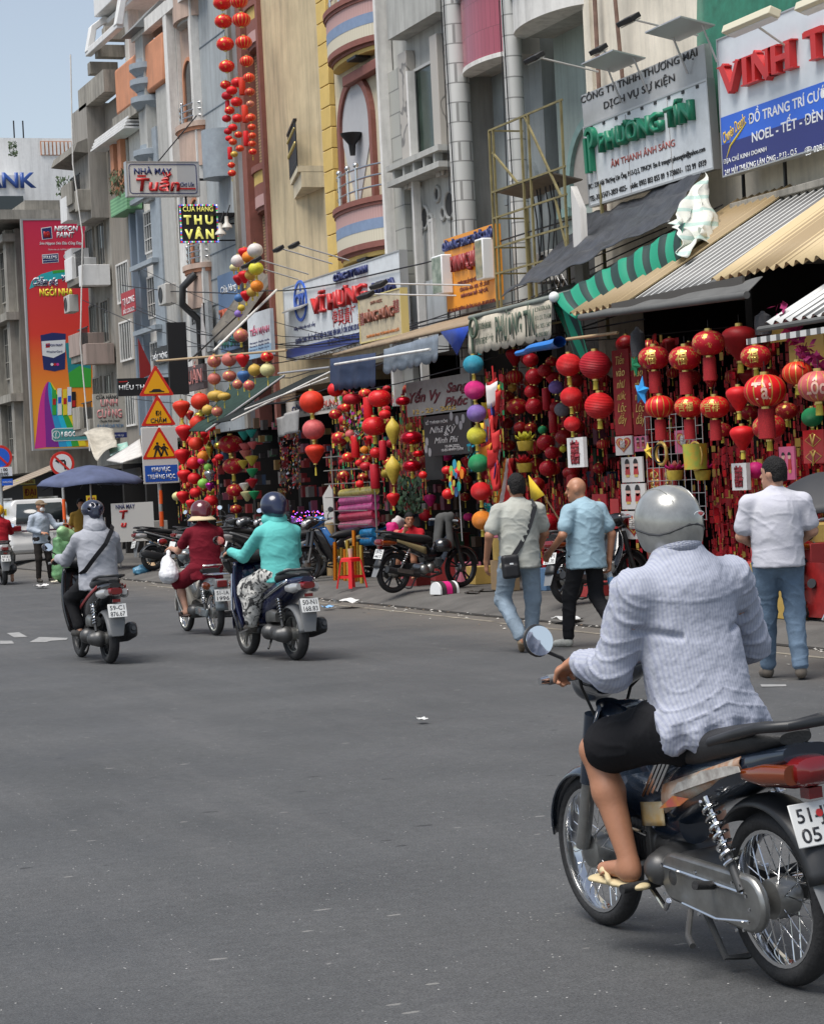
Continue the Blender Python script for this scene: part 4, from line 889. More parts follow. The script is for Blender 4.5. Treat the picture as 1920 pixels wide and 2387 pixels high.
u,v=uv(s,*c2(1285,720));patch([(u+sx*q[0]*.9,v+q[1]*1.1)for sx,L in((1,((0,.55),(.12,.5),(.13,.35),(.09,.18),(.22,-.1),(.24,-.35),(.15,-.6))),(-1,((-.0,-.6),)))for q in L]+[(u-q[0]*.9,v+q[1]*1.1)for q in((.15,-.6),(.24,-.35),(.22,-.1),(.09,.18),(.13,.35),(.12,.5))],mat('pin white',(.55,.52,.5),.5),s,lift=.004,ext=.02)
T(s,'BOWL',c2(1213,680),c2(1255,650),16,BLACK,bold=.03)
s=sign('shop_sign','small dark board with worn red outline lettering above the red lantern strings','sign',384,428,770,822,x=14.0,m=mat('charcoal board',(.10,.07,.07),.6),th=.1)
T(s,'TUẤN',c2(1165,1045),c2(1275,1000),30,mat('worn red letters',(.55,.22,.2),.5),bold=.0,ext=.02)
s=sign('shop_sign','crumpled red cloth banner on the blue fins of the tall pale house','banner',255,284,612,660,x=14.0,m=mat('red banner',(.38,.04,.05),.7),th=.02)
T(s,'TẠ LONG',c2(775,560),c2(848,520),14,WHITE,bold=.01);T(s,'SẮC COLOUR',c2(780,615),c2(848,590),9,WHITE)
p=at(305,755,y=53);e=empty('corner_flag','small dark red pennant on a wall near the black board','flag',p);MB().prism([(-.15,.5),(.2,-.35),(-.15,-.5)],.02,((0,0,0),(1,0,0),(0,0,1))).build('cloth',REDD,e)
s=sign('wall_lettering','black board with small white raised lettering above the speed hump sign','sign',322,352,730,765,x=14.2,m=BLACK,th=.05);T(s,'HIẾU THÔNG',(323,760),(352,740),13,WHITE,bold=.02)
s=sign('standing_board','white standing board with navy capitals and red script beside the cart','sign',236,324,1058,1140,y=46.5,m=mat('ivory board',(.66,.65,.61),.4),th=.05)
def c5(x,y):return(x/3.84,903.1+y/3.84)
T(s,'NHÀ MAY',c5(935,630),c5(1088,622),9,NAVY,bold=.02);T(s,'T',c5(965,690),c5(1035,690),17,RED,bold=.05,shear=.15);T(s,'u',c5(975,768),c5(1025,768),12,RED,bold=.06,shear=.15)
b=MB()
for q in(-.25,.25):b.bar((q,-.4,-.06),(q,-.95,-.3),.03)
b.build('stand_leg',ALU,s)
# tall paint billboard
def bmat():
 m=mat('billboard print',(.6,.04,.06),.45);nt,b=nodes(m);tc=add(nt,'ShaderNodeTexCoord');sp_=add(nt,'ShaderNodeSeparateXYZ');nt.links.new(tc.outputs['Object'],sp_.inputs[0])
 mr=add(nt,'ShaderNodeMapRange');mr.inputs[1].default_value=-3.6;mr.inputs[2].default_value=3.6;nt.links.new(sp_.outputs[1],mr.inputs[0])
 r=ramp(nt,[(0,(.85,.42,.03)),(.25,(.86,.28,.03)),(.5,(.72,.05,.03)),(1,(.55,.02,.07))]);nt.links.new(mr.outputs[0],r.inputs[0]);nt.links.new(r.outputs[0],b.inputs['Base Color']);return m
s=sign('billboard','tall red to orange paint billboard with a rainbow swirl, on the dark corner building','billboard',60,192,463,943,y=69.9,m=bmat(),th=.2,frame=mat('billboard edge',(.3,.3,.3),.5),fw=.05)
_,_,c_,wd_,ht_=PLN[s.name]
PAN=[mat('print '+n,c,.45)for n,c in(('magenta',(.62,.04,.28)),('purple',(.22,.03,.28)),('cyan',(.03,.33,.62)),('sky',(.02,.5,.72)),('green',(.05,.38,.05)),('yellow',(.85,.65,.03)))]
src=(300,1060);ft=[(218,1480),(290,1470),(375,1468),(425,1466),(455,1464),(500,1462),(545,1460)];md=[(238,1130),(262,1140),(290,1135),(312,1125),(322,1112),(330,1100),(335,1090)];m2=[(240,1330),(290,1300),(330,1270),(370,1275),(415,1280),(460,1278),(500,1270)]
def bez(k,t):
 P=[(src[0]+k*4,src[1]-5+k),md[k],m2[k],ft[k]];a=1-t
 return tuple(a**3*P[0][i]+3*a*a*t*P[1][i]+3*a*t*t*P[2][i]+t**3*P[3][i]for i in(0,1))
for k in range(6):
 b=MB();n=14
 for i in range(n):
  q=[uv(s,*c2(*bez(k,i/n))),uv(s,*c2(*bez(k+1,i/n))),uv(s,*c2(*bez(k+1,(i+1)/n))),uv(s,*c2(*bez(k,(i+1)/n)))]
  b.add([(x_,y_,.004+k*.0012)for(x_,y_)in q],[(0,1,2,3)])
 b.build('rainbow_ribbon',PAN[k],s)
Q(s,[c2(258,84),c2(325,74),c2(332,150),c2(266,158)],WHITE,'logo_edge');Q(s,[c2(263,88),c2(322,79),c2(328,147),c2(270,154)],NAVY,'logo_tile',lift=.006);T(s,'n',c2(275,118),c2(317,114),15,RED,bold=.09,lift=.009)
T(s,'NIPPON',c2(343,95),c2(492,78),11,WHITE,bold=.04,shear=.15);T(s,'PAINT',c2(356,132),c2(470,120),11,WHITE,bold=.04,shear=.15);T(s,'Sơn Nippon Sơn Đâu Cũng Đẹp',c2(250,190),c2(515,168),6,WHITE,bold=.02,shear=.25);T(s,'Thành viên của NIPPON PAINT',c2(303,225),c2(460,213),3.2,WHITE)
Q(s,[c2(265,252),c2(368,244),c2(370,300),c2(268,308)],WHITE,'brand_edge');Q(s,[c2(269,256),c2(365,248),c2(366,282),c2(270,289)],NAVY,'brand_tile',lift=.006);T(s,'SELLEYS',c2(274,272),c2(360,264),6,WHITE,bold=.03,lift=.009);Q(s,[c2(271,293),c2(366,286),c2(367,297),c2(272,304)],NAVY,'brand_line',lift=.006)
u,v=uv(s,*c2(453,263));patch(circle(u,v,.26,ry=.145),WHITE,s,'brand_oval');patch(circle(u,v,.235,ry=.12),NAVY,s,'brand_oval',lift=.006);T(s,'V-tech',c2(420,268),c2(488,258),7,WHITE,bold=.03,lift=.009)
rb=[c2(185,470),c2(200,418),c2(260,375),c2(340,352),c2(430,345),c2(540,352),c2(540,420),c2(430,398),c2(330,412),c2(250,440)]
Q(s,rb,mat('print teal',(.03,.42,.45),.45),'ribbon');Q(s,[c2(330,354),c2(430,345),c2(545,352),c2(545,366),c2(430,360),c2(335,372)],PAN[4],'ribbon',lift=.006)
for k,(t,a,c)in enumerate((('Chăm sóc',(205,445),(365,398)),('và',(388,395),(435,388)),('Bảo vệ',(455,388),(560,384)))):
 T(s,t,c2(*a),c2(*c),15,WHITE,bold=.09,shear=.3,lift=.008);T(s,t,c2(*a),c2(*c),14,NAVY,bold=.01,shear=.3,lift=.013)
T(s,'NGÔI NHÀ',c2(250,500),c2(462,478),15,YEL,bold=.05)
Q(s,[c2(255,762),c2(330,745),c2(415,752),c2(410,975),c2(345,990),c2(275,978)],NAVY,'printed_bucket');Q(s,[c2(262,800),c2(413,790),c2(411,868),c2(338,905),c2(268,890)],WHITE,'bucket_label',lift=.006);T(s,'NIPPON PAINT',c2(288,830),c2(395,818),5,NAVY,bold=.03,lift=.009);Q(s,[c2(288,815),c2(315,812),c2(315,838),c2(288,841)],RED,'bucket_logo',lift=.0095);T(s,'WeatherGard',c2(292,868),c2(392,860),5,NAVY,lift=.009)
for k,cc in enumerate((WHITE,RED,PAN[0])):u,v=uv(s,*c2(328+k*18,946));patch(circle(u,v,.045),cc,s,'bucket_dot',lift=.006)
Q(s,[c2(412,812),c2(480,800),c2(575,806),c2(575,1090),c2(440,1092)],mat('print deep teal',(.02,.24,.26),.45),'printed_bucket');Q(s,[c2(432,1000),c2(500,955),c2(575,975),c2(575,1090),c2(440,1092)],PAN[4],'bucket_label',lift=.006);T(s,'NIPPON',c2(500,885),c2(570,878),5,WHITE,bold=.03,lift=.008);T(s,'SPOT',c2(465,938),c2(530,930),6,WHITE,bold=.03,lift=.008);Q(s,[c2(458,878),c2(490,874),c2(490,905),c2(458,908)],RED,'bucket_logo',lift=.008)
for k,(xx,cc,hh)in enumerate(((328,PAN[4],1108),(362,WHITE,1098),(396,YEL,1104),(424,WHITE,1090),(452,BLACK,1120))):Q(s,[c2(xx,hh),c2(xx+26,hh-2),c2(xx+28,1264),c2(xx+2,1268)],cc,'printed_tube',lift=.012+.001*k);Q(s,[c2(xx+4,hh+55),c2(xx+24,hh+53),c2(xx+24,hh+92),c2(xx+4,hh+94)],RED if k%2==0 else SBLUE,'tube_label',lift=.0185)
Q(s,[c2(325,1362),c2(340,1350),c2(560,1342),c2(560,1425),c2(345,1432),c2(328,1420)],WHITE,'phone_outline',lift=.012);Q(s,[c2(330,1365),c2(343,1355),c2(560,1347),c2(560,1420),c2(347,1427),c2(333,1417)],mat('print teal green',(.08,.3,.3),.45),'phone_box',lift=.015);u,v=uv(s,*c2(355,1390));ring(u,v,.1,.125,WHITE,s,lift=.018);T(s,'(',c2(350,1392),c2(358,1391),9,WHITE,bold=.1,lift=.018);T(s,'1800 6111',c2(388,1388),c2(590,1380),11,WHITE,bold=.03,lift=.018)
# traffic signs on their striped pole
e=empty('traffic_sign_post','tall striped post carrying two amber warning triangles and a school zone plate','traffic sign',at(345,1190,y=48)*1)
bp=Vector(e.location);bp.z=.14;e.location=bp
REDR=mat('traffic red',(.62,.03,.02),.35);ORB=mat('orange reflective band',(.85,.12,.02),.35)
b=MB().cyl((0,0,0),(-.02,0,4.5),.045,n=14);b.build('pole',mat('galvanised pole',(.40,.41,.40),.45,metal=.4,var=.25),e)
b=MB()
for(z0,z1)in((.95,1.28),(1.45,1.75)):b.cyl((0,0,z0-.1),(0,0,z1-.1),.05,n=14)
b.build('reflective_band',ORB,e)
def tri(r):return[(r*math.sin(k*2*math.pi/3),r*math.cos(k*2*math.pi/3))for k in range(3)][::-1]
def rtri(c,sz,cr=.06):
 v=tri(sz);out=[]
 for k in range(3):
  p,a,q=Vector(v[k]),Vector(v[k-1]),Vector(v[(k+1)%3])
  for t in range(5):
   d1,d2=(a-p).normalized()*cr,(q-p).normalized()*cr;A,B=p+d1,p+d2;tt=t/4
   w_=A*(1-tt)**2+p*2*tt*(1-tt)+B*tt**2;out.append((c[0]+w_.x,c[1]+w_.y))
 return out
pe=Matrix.Translation((0,-.07,0))@FACE_BACK
def tpanel(px,py,sz):
 p=at(px,py,y=47.93)-bp;return Matrix.Translation((p.x,-.07,p.z))@FACE_BACK
def tsign(px,py,sz):
 M_=tpanel(px,py,sz);o=MB().prism(rtri((0,0),sz),.02,((0,0,-.02),(1,0,0),(0,1,0))).build('triangle_plate',REDR,e,mtx=M_)
 MB().prism(rtri((0,-.005),sz*.76,.05),.003,((0,0,.001),(1,0,0),(0,1,0))).build('amber_face',AMBER,o);return o
o=tsign(329,811,.46);b=MB();b.prism([(-.17,-.15),(.17,-.15),(.17,-.13),(.12,-.12),(.07,-.08),(-.07,-.08),(-.12,-.12),(-.17,-.13)],.003,((0,0,.005),(1,0,0),(0,1,0)));b.build('hump_symbol',BLACK,o)
o=tsign(333,874,.46);letters('ĐI',0,.05,.1,BLACK,o,bold=.02,lift=.005);letters('CHẬM',0,-.11,.1,BLACK,o,width=.36,bold=.02,lift=.005)
c0,c9=at(297,900,y=47.9)-bp,at(379,1016,y=47.9)-bp;M_=Matrix.Translation(((c0.x+c9.x)/2,-.08,(c0.z+c9.z)/2))@FACE_BACK;W_,H_=c9.x-c0.x,c0.z-c9.z
o=MB().box((0,0,-.012),(W_,H_,.024)).build('school_plate',mat('plate white',(.62,.61,.58),.4),e,mtx=M_,bevel=.01)
MB().prism(rtri((0,.16),.48),.003,((0,0,.001),(1,0,0),(0,1,0))).build('red_triangle',REDR,o);MB().prism(rtri((0,.155),.375,.05),.003,((0,0,.005),(1,0,0),(0,1,0))).build('amber_face',AMBER,o)
b=MB()
for(x_,s_)in((-.06,1),(.09,.86)):
 b.cur=0;f=lambda*q:[(x_+s_*a_,.06+s_*b_)for a_,b_ in q]
 for poly in(circle(x_,.06+.2*s_,.03*s_,12),f((-.045,.16),(.035,.165),(.05,.05),(-.05,.05)),f((-.05,.06),(0,.06),(-.06,-.09),(-.1,-.1)),f((0,.06),(.05,.06),(.1,-.06),(.07,-.1),(.04,-.06)),f((.03,.16),(.11,.1),(.1,.07),(.03,.12)),f((-.045,.16),(-.1,.08),(-.08,.06),(-.04,.11))):
  b.prism(poly,.003,((0,0,.0085),(1,0,0),(0,1,0)))
b.build('children_symbol',BLACK,o)
MB().box((0,-.40,.003),(W_-.08,.36,.004)).build('blue_field',mat('traffic blue',(.02,.10,.45),.35),o);letters('KHU VỰC',0,-.31,.1,WHITE,o,width=.42,bold=.02,lift=.006);letters('TRƯỜNG HỌC',0,-.47,.1,WHITE,o,width=.62,bold=.02,lift=.006)
def round_sign(px,py,y,r,label,face,rim,bar_ang,**k):
 p=at(px,py,y=y);e=empty('round_traffic_sign',label,'traffic sign',(p.x,y,0));MB().cyl((0,.06,0),(0,.06,p.z+r),.035,n=10).build('pole',mat('galvanised pole',(.40,.41,.40),.45),e)
 M_=Matrix.Translation((0,0,p.z))@FACE_BACK;o=MB().prism(circle(0,0,r,32),.02,((0,0,-.02),(1,0,0),(0,1,0))).build('disc',rim,e,mtx=M_);MB().prism(circle(0,0,r*.78,32),.003,((0,0,.001),(1,0,0),(0,1,0))).build('face',face,o)
 b=MB()
 for a in bar_ang:b.box((0,0,.013),(r*1.6,r*.17,.004),rotm(0,0,rad(a)))
 b.build('slash',rim,o);return e,o
e2,o=round_sign(131,976,52,.29,'round no left turn sign with a red rim, half hidden by the blue umbrella',WHITE,REDR,(-45,))
b=MB();b.box((.065,-.04,.0065),(.045,.2,.004));b.box((-.015,.07,.0068),(.16,.045,.004));b.prism([(-.08,.13),(-.08,.01),(-.17,.07)],.004,((0,0,.005),(1,0,0),(0,1,0)));b.build('arrow_symbol',BLACK,o)
b=MB().cyl((0,.06,.9),(0,.06,1.7),.04,n=10);b.build('reflective_band',ORB,e2)
e2,o=round_sign(0,963,49,.27,'round blue no parking sign with a red rim, above a small hours plate',SBLUE,REDR,(-45,))
p=at(5,993,y=49)-e2.location;o=MB().box((p.x,-.02,p.z),(.42,.02,.2)).build('hours_plate',WHITE,e2);letters('9 : 00',p.x,.03,.07,BLACK,o,lift=0,bold=.02).matrix_basis=Matrix.Translation((p.x,-.032,p.z+.045))@FACE_BACK;letters('-20:00',p.x,.03,.07,BLACK,o,lift=0,bold=.02).matrix_basis=Matrix.Translation((p.x,-.032,p.z-.05))@FACE_BACK
# awnings and tarps
def quadgrid(P,nu,nv,fn=None):
 0
 a0,a1,b0,b1=[Vector(p)for p in P]
 def f(u,v):
  p=(a0.lerp(a1,u)).lerp(b0.lerp(b1,u),v)
  return p+(Vector(fn(u,v))if fn else Vector((0,0,0)))
 return MB().grid(f,nu,nv)
def awning(name,label,cat,parts,loc=None):
 loc=Vector(loc)if loc is not None else Vector((12,30,0));e=empty(name,label,cat,loc)
 for(pn,mb,m,th)in parts:mb.build(pn,m,e,mtx=Matrix.Translation(-loc),thick=th)
 return e
CANVG=mat('grey green canvas',(.17,.19,.17),.85,var=.18,vscale=2,bump=.1)
VAL=mat('faded valance',(.50,.45,.36),.8,var=.15,streak=.3)
TARPB=mat('black tarpaulin',(.05,.053,.06),.42,var=.45,vscale=5,bump=.9,bscale=7)
STRIPEG=None
def uvstripe(name,cols,n,rough=.6):
 return name
def scallop(P0,P1,drop,n=11,dip=.05,push=-.03):
 P0,P1=Vector(P0),Vector(P1);b=MB()
 def f(u,v):
  p=P0.lerp(P1,u);w=abs(math.sin(u*n*math.pi))**.6
  return p+Vector((push*v+.02*math.sin(u*17),0,-(drop+dip*w)*v))
 return b.grid(f,n*8,4)
A,B=at(989,669,x=11.9),at(1166,625,x=11.9)
top=quadgrid((A,B,(14.4,A.y+.3,4.75),(14.4,B.y-.2,4.75)),12,8,lambda u,v:(0,0,-.07*math.sin(math.pi*v)))
drop=A.z-at(993,745,x=11.9).z-.05
e=awning('awning','grey green canvas awning with a pale scalloped valance lettered in green','awning',[('canvas',top,CANVG,.012),('valance',scallop(A-Vector((.02,0,.03)),B-Vector((.02,0,.03)),drop,10),VAL,.006),('front_bar',MB().cyl(A,B,.035,n=10),CANVG,0),('end_cap',MB().ball(B,.07,12,8),WHITE,0)],(11.9,(A.y+B.y)/2,0))
ph=empty('x',None,None);bpy.data.objects.remove(ph)
cx=Vector((11.84,(A.y+B.y)/2,A.z-.03-drop/2));L=A.y-B.y
def awtext(t,u,v,h,wd,m,bold=.01,par=e):
 o=letters(t,0,0,h,m,par,width=wd,bold=bold,ext=.002);o.matrix_basis=Matrix.Translation(Vector((cx.x,cx.y-u,cx.z+v))-par.location)@FACE_STREET;return o
DKG=mat('valance green print',(.06,.09,.06),.7)
awtext('PHƯƠNG TÍN',.25,.02,.34,1.3,DKG,.03);awtext('TRANG TRÍ ĐIỆN ÁNH SÁNG',-.82,.1,.09,.55,DKG);awtext('TƯ VẤN THIẾT KẾ LẮP ĐẶT',-.8,-.1,.09,.62,DKG)
for k,t in enumerate(('ĐC: 239 HẢI THƯỢNG LÃN ÔNG','P.13, Q.5, TP.HCM','Tel: 3051 5471','M: 0903 803 855')):awtext(t,1.18,.16-k*.11,.06,.5,DKG,.008)
b=MB();b.torus(.13,.022,(0,0,0),rotm(0,math.pi/2,0),20,6);b.box((0,.06,-.2),(.02,.05,.42));o=b.build('emblem',DKG,e,mtx=Matrix.Translation(Vector((11.84,A.y-.25,cx.z+.1))-e.location))
c4=(at(1055,626,x=12.6),at(1408,466,x=13.0),at(1232,452,x=14.15),at(1482,352,x=14.15))
b=quadgrid(c4,40,24,lambda u,v:(0,0,-.05*math.sin(math.pi*v)*(1-.4*u)+.02*math.sin(21*v+9*u)+.012*math.sin(43*u+14*v)+.07*mnoise.noise((u*5,v*5,0))+.03*mnoise.noise((u*15,v*9,4))-.05*abs(math.sin(9.4*u))*v));tag(b.build('tarpaulin',TARPB,thick=.008),'creased black tarpaulin sagging from the foot of the green lettered sign','tarpaulin')
GS=mat('striped green canvas',(.01,.3,.17),.55);nt,bs=nodes(GS);at_=add(nt,'ShaderNodeAttribute',attribute_name='stripe');rp=ramp(nt,[(0,(.008,.24,.14)),(.5,(.012,.035,.03))],'CONSTANT');nt.links.new(at_.outputs['Fac'],rp.inputs[0]);nt.links.new(rp.outputs[0],bs.inputs['Base Color'])
def striped(P,n,nu,nv,fn,name,label,cat,m=GS,th=.006):
 b=quadgrid(P,nu,nv,fn);o=b.build(name,m,thick=th);a=o.data.attributes.new('stripe','FLOAT','POINT')
 a.data.foreach_set('value',[((i//(nv+1))/nu*n)%1.0 for i in range((nu+1)*(nv+1))]);tag(o,label,cat);return o
def fstripe(o):return o
striped((at(1168,626,x=11.95),at(1442,470,x=12.9),at(1212,672,x=11.95),at(1440,545,x=12.8)),8,160,8,lambda u,v:(-.05*math.sin(math.pi*v),0,.015*math.sin(40*u)-.05*math.sin(math.pi*u)*v),'striped_curtain','green and dark striped canvas band under the black tarpaulin','curtain')
striped((at(1163,640,x=12.0),at(1216,655,x=12.0),at(1214,768,x=12.2),at(1250,768,x=12.2)),2.5,50,10,lambda u,v:(.03*math.sin(9*u+3*v),0,0),'striped_curtain','hanging end of the green striped canvas beside the scalloped awning','curtain')
PLAID=mat('checked plastic sheet',(.62,.65,.60),.45,bump=.5,bscale=7);nt,bs=nodes(PLAID);tc=add(nt,'ShaderNodeTexCoord');wv=add(nt,'ShaderNodeTexWave');wv.inputs['Scale'].default_value=1.5;wv.bands_direction='Z';wv.inputs['Distortion'].default_value=1.5;nt.links.new(tc.outputs['Object'],wv.inputs['Vector']);rp=ramp(nt,[(.0,(.62,.63,.57)),(.8,(.62,.63,.57)),(.86,(.40,.53,.48))]);nt.links.new(wv.outputs['Fac'],rp.inputs[0]);nt.links.new(rp.outputs[0],bs.inputs['Base Color'])
b=quadgrid((at(1405,470,x=12.85),at(1482,360,x=13.9),at(1445,520,x=12.7),at(1530,530,x=13.4)),26,22,lambda u,v:(.22*mnoise.noise((u*4,v*4,3)),.1*mnoise.noise((u*5,v*5,8)),.13*math.sin(7*u+5*v)*v));tag(b.build('plastic_sheet',PLAID,thick=.006),'crumpled pale checked plastic sheet bunched between the tarpaulin and the ribbed roof','plastic sheet')
def ribbed(y0,y1,x0,z0,x1,z1,n,amp=.022,sag=0.,per=7):
 return MB().grid(lambda u,v:(x0+(x1-x0)*v-amp*.4*math.sin(2*math.pi*n*u),y0+(y1-y0)*u,z0+(z1-z0)*v+amp*math.sin(2*math.pi*n*u)),n*per,4)
RBEI=stripes('weathered beige sheet','Y',.19,[(.50,.385,.215),(.27,.195,.10)],.6,duty=.7);RGRY=stripes('bare ribbed sheet','Y',.195,[(.58,.58,.56),(.10,.10,.098)],.5,duty=.6)  # darker rib valleys: dirt, plus rib shading put into the colour
GUT=mat('grey roller canvas',(.10,.10,.096),.7,var=.25,vscale=2)
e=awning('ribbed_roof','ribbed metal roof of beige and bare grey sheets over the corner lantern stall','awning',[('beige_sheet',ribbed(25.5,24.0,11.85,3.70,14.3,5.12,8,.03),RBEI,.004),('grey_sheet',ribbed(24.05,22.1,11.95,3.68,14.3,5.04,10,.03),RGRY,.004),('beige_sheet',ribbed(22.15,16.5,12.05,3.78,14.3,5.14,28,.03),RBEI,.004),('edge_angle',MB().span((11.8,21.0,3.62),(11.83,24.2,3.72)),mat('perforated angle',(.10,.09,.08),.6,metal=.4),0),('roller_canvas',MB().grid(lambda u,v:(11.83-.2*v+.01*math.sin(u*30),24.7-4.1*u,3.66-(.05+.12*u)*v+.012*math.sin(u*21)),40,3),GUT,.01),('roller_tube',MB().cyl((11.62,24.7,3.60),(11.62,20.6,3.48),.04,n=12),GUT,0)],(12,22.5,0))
b=MB().grid(lambda u,v:(11.6+.05*math.sin(9*u)+.09*math.cos(2*math.pi*v)*(1-.5*u),25.3+2.2*u*.62,3.35+.07*math.sin(2*math.pi*v)*(1-.5*u)-.05*u),14,10);o=b.build('rolled_tarp',mat('blue tarp',(.02,.16,.50),.45,bump=.4,bscale=12));tag(o,'rolled blue tarp tied at the end of the ribbed roof','tarpaulin')
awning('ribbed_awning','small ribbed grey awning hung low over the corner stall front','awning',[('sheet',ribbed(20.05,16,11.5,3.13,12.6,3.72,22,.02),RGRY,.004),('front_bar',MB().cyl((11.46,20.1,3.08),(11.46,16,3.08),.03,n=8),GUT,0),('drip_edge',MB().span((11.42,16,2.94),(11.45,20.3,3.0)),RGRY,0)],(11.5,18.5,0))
b=MB()
for i in range(9):b.cyl((12.7,20.2-.13*i,2.9),(12.7,20.2-.13*i,3.6),.006,n=5)
for i in range(6):b.cyl((12.7,20.2,2.9+.13*i),(12.7,19.16,2.9+.13*i),.006,n=5)
tag(b.build('wire_grid',ALU),'white wire display grid hanging in the gap above the corner stall','wire grid')
A,B=at(700,748,x=12),at(976,686,x=12)
awning('flat_roof','thin brown flat roof with navy and blue grey valances over the middle stalls','awning',[('sheet',quadgrid((A,B,(14.4,A.y,A.z+.6),(14.4,B.y,B.z+.6)),10,4),mat('brown sheet',(.30,.22,.14),.7,var=.3,streak=.3),.05),('navy_valance',scallop(at(695,755,x=11.9),at(793,742,x=11.9),.50,6,.04),mat('navy valance',(.035,.05,.095),.7,var=.2,spec=.2),.006),('blue_grey_valance',scallop(at(808,735,x=11.88),at(925,703,x=11.88),.34,7,.06),mat('blue grey tarp',(.17,.20,.24),.5,var=.3,vscale=4,bump=.3),.006),('blue_tarp',MB().add([at(927,698,x=11.88),at(990,685,x=11.88),at(962,748,x=11.9),at(950,728,x=11.85)],[(0,1,2,3)]),mat('bright blue tarp',(.015,.06,.42),.5,var=.3),.006),('cross_pole',MB().cyl(at(705,767,x=11.8),at(905,735,x=11.8),.02,n=8),OFFW,0)],(12,32,0))
mq=[o for o in bpy.data.objects if o.name.startswith('navy_valance')][0];P=at(745,790,x=11.82)
for t,px,py,h,wd,m in(('MINH QUÂN',737,806,.2,.95,RED),('CỬA HÀNG TRANG TRÍ TIỆC CƯỚI',748,776,.09,1.1,mat('yellow print',(.6,.6,.1),.5)),('CHUYÊN CUNG CẤP',780,772,.05,.6,WHITE)):
 p=at(px,py,x=11.80);o=letters(t,0,0,h,m,mq,width=wd,bold=.02,ext=.003);o.matrix_basis=Matrix.Translation(p-Vector((12,32,0)))@FACE_STREET
s=sign('shop_banner','white lettered banner board hung deep under the dark awning','sign',602,716,838,874,x=13.2,m=mat('dim white board',(.55,.52,.48),.6),th=.03)
T(s,'CÔNG',(615,863),(643,857),13,NAVY,bold=.03);T(s,'TY VĨ HƯNG',(648,857),(712,845),13,mat('banner red',(.4,.08,.06),.5),bold=.03);T(s,'229-231 HẢI THƯỢNG LÃN ÔNG P.13 Q.5',(640,868),(712,856),5,BLACK)
P0,P1=at(433,908,x=11.3),at(599,790,x=13.2)
awning('awning','dark green canvas awning dipping over the red lantern clusters','awning',[('canvas',quadgrid((P0,P0+Vector((0,1.2,.05)),P1,P1+Vector((0,3.5,.1))),10,6,lambda u,v:(0,0,-.05*math.sin(math.pi*v))),mat('dark green canvas',(.028,.05,.042),.9,var=.3,spec=.12),.02),('edge_rod',MB().cyl(P0,P1,.022,n=8),ALU,0)],(12,44,0))
P0,P1=at(487,885,x=11.3),at(696,782,x=13.6)
awning('awning','black canvas awning with pale edge rods beside the pale company sign','awning',[('canvas',quadgrid((P0,P0+Vector((0,1.3,.0)),P1,P1+Vector((0,1.3,0))),6,6),mat('black canvas',(.02,.024,.024),.9,spec=.12),.02),('edge_rod',MB().cyl(P0,P1,.018,n=8),OFFW,0),('second_rod',MB().cyl(at(515,862,x=11.4),at(690,795,x=13.2),.015,n=8),OFFW,0),('front_rod',MB().cyl(at(586,786,x=12.4),at(694,773,x=12.4),.02,n=8),ALU,0)],(12,40,0))
b=quadgrid((at(582,880,x=12.2),at(624,862,x=12.2),at(586,920,x=12.2),at(622,905,x=12.2)),8,8,lambda u,v:(.05*math.sin(8*u),0,-.04*u*v));tag(b.build('hanging_cloth',mat('grey cloth',(.36,.35,.34),.9,var=.2),thick=.006),'small grey cloth hung at the corner of the black canvas awning','cloth')
def pole(label,a,bb,r=.022,m=None,name='pole'):
 o=MB().cyl((0,0,0),bb-a,r,n=8).build(name,m or OFFW);o.location=a;tag(o,label,'pole');return o
pole('horizontal bamboo pole carrying the pale lantern row',at(330,760,x=11.6),at(602,737,x=11.6),.022,mat('bamboo',(.38,.27,.15),.6),'bamboo_pole')
pole('long pale diagonal pole leaning over the bamboo pole',at(450,738,x=11.8),at(582,610,x=13.8),.025)
pole('thin dark diagonal pole crossing below the long pale one',at(398,760,x=11.9),at(502,662,x=13.6),.018,IRONB)
pole('short wooden pole from which two red lantern strings hang',at(1193,714,x=11.75),at(1300,700,x=11.9),.02,MATS['bamboo'],'bamboo_pole')
STY=mat('yellow steel',(.21,.175,.075),.6,var=.35,vscale=5)
e=empty('steel_frame','open yellow steel sign frame with a sheet metal tray standing before the narrow houses','steel frame',(13.5,31,3.4))
X=13.5;ya,yb=at(1035,400,x=X).y,at(1192,400,x=X).y;fr=MB();zb=3.6
zt=at(1110,240,x=X).z
for yy in(ya,ya-.15,ya-(ya-yb)*.45,ya-(ya-yb)*.55,yb+.05):fr.span((X-.016,yy-.016,zb),(X+.016,yy+.016,zt))
for yy in(ya,yb+.05):fr.span((X+.55,yy-.02,zb),(X+.59,yy+.02,zt-1.2))
levels=[zt,zt-.95,zt-1.35,zt-1.8,zt-2.2,zb+.3]
for zz in levels:fr.span((X-.013,yb,zz-.014),(X+.013,ya,zz+.014));fr.span((X,ya-.014,zz-.012),(X+.57,ya+.014,zz+.012))
fr.bar((X,ya-.1,zt-.35),(X,ya-1.0,zt-.95),.03);fr.bar((X,ya-(ya-yb)*.5,zt),(X,yb+.2,zt-1.35),.03);fr.bar((X,yb+.4,zt-1.35),(X,yb+.05,zt-2.2),.03)
fr.build('frame',STY,e,mtx=wt(e))
MB().box((X+.25,(ya+yb)/2+.15,zt-1.02),(.5,(ya-yb)*.75,.02),rotm(0,.2,0)).build('tray',mat('brown sheet metal',(.12,.10,.08),.6,var=.3),e,mtx=wt(e))
b=MB();random.seed(4)
for k in range(7):
 yy=ya-.8-k*.16;b.tube([(X+.3,yy,zt-.9),(X+.35,yy+.1*random.uniform(-1,1),zt-1.5),(X+.3,yy+.25*random.uniform(-1,1),zt-2.2),(X+.4,yy+.3*random.uniform(-1,1),zb)],.012,5)
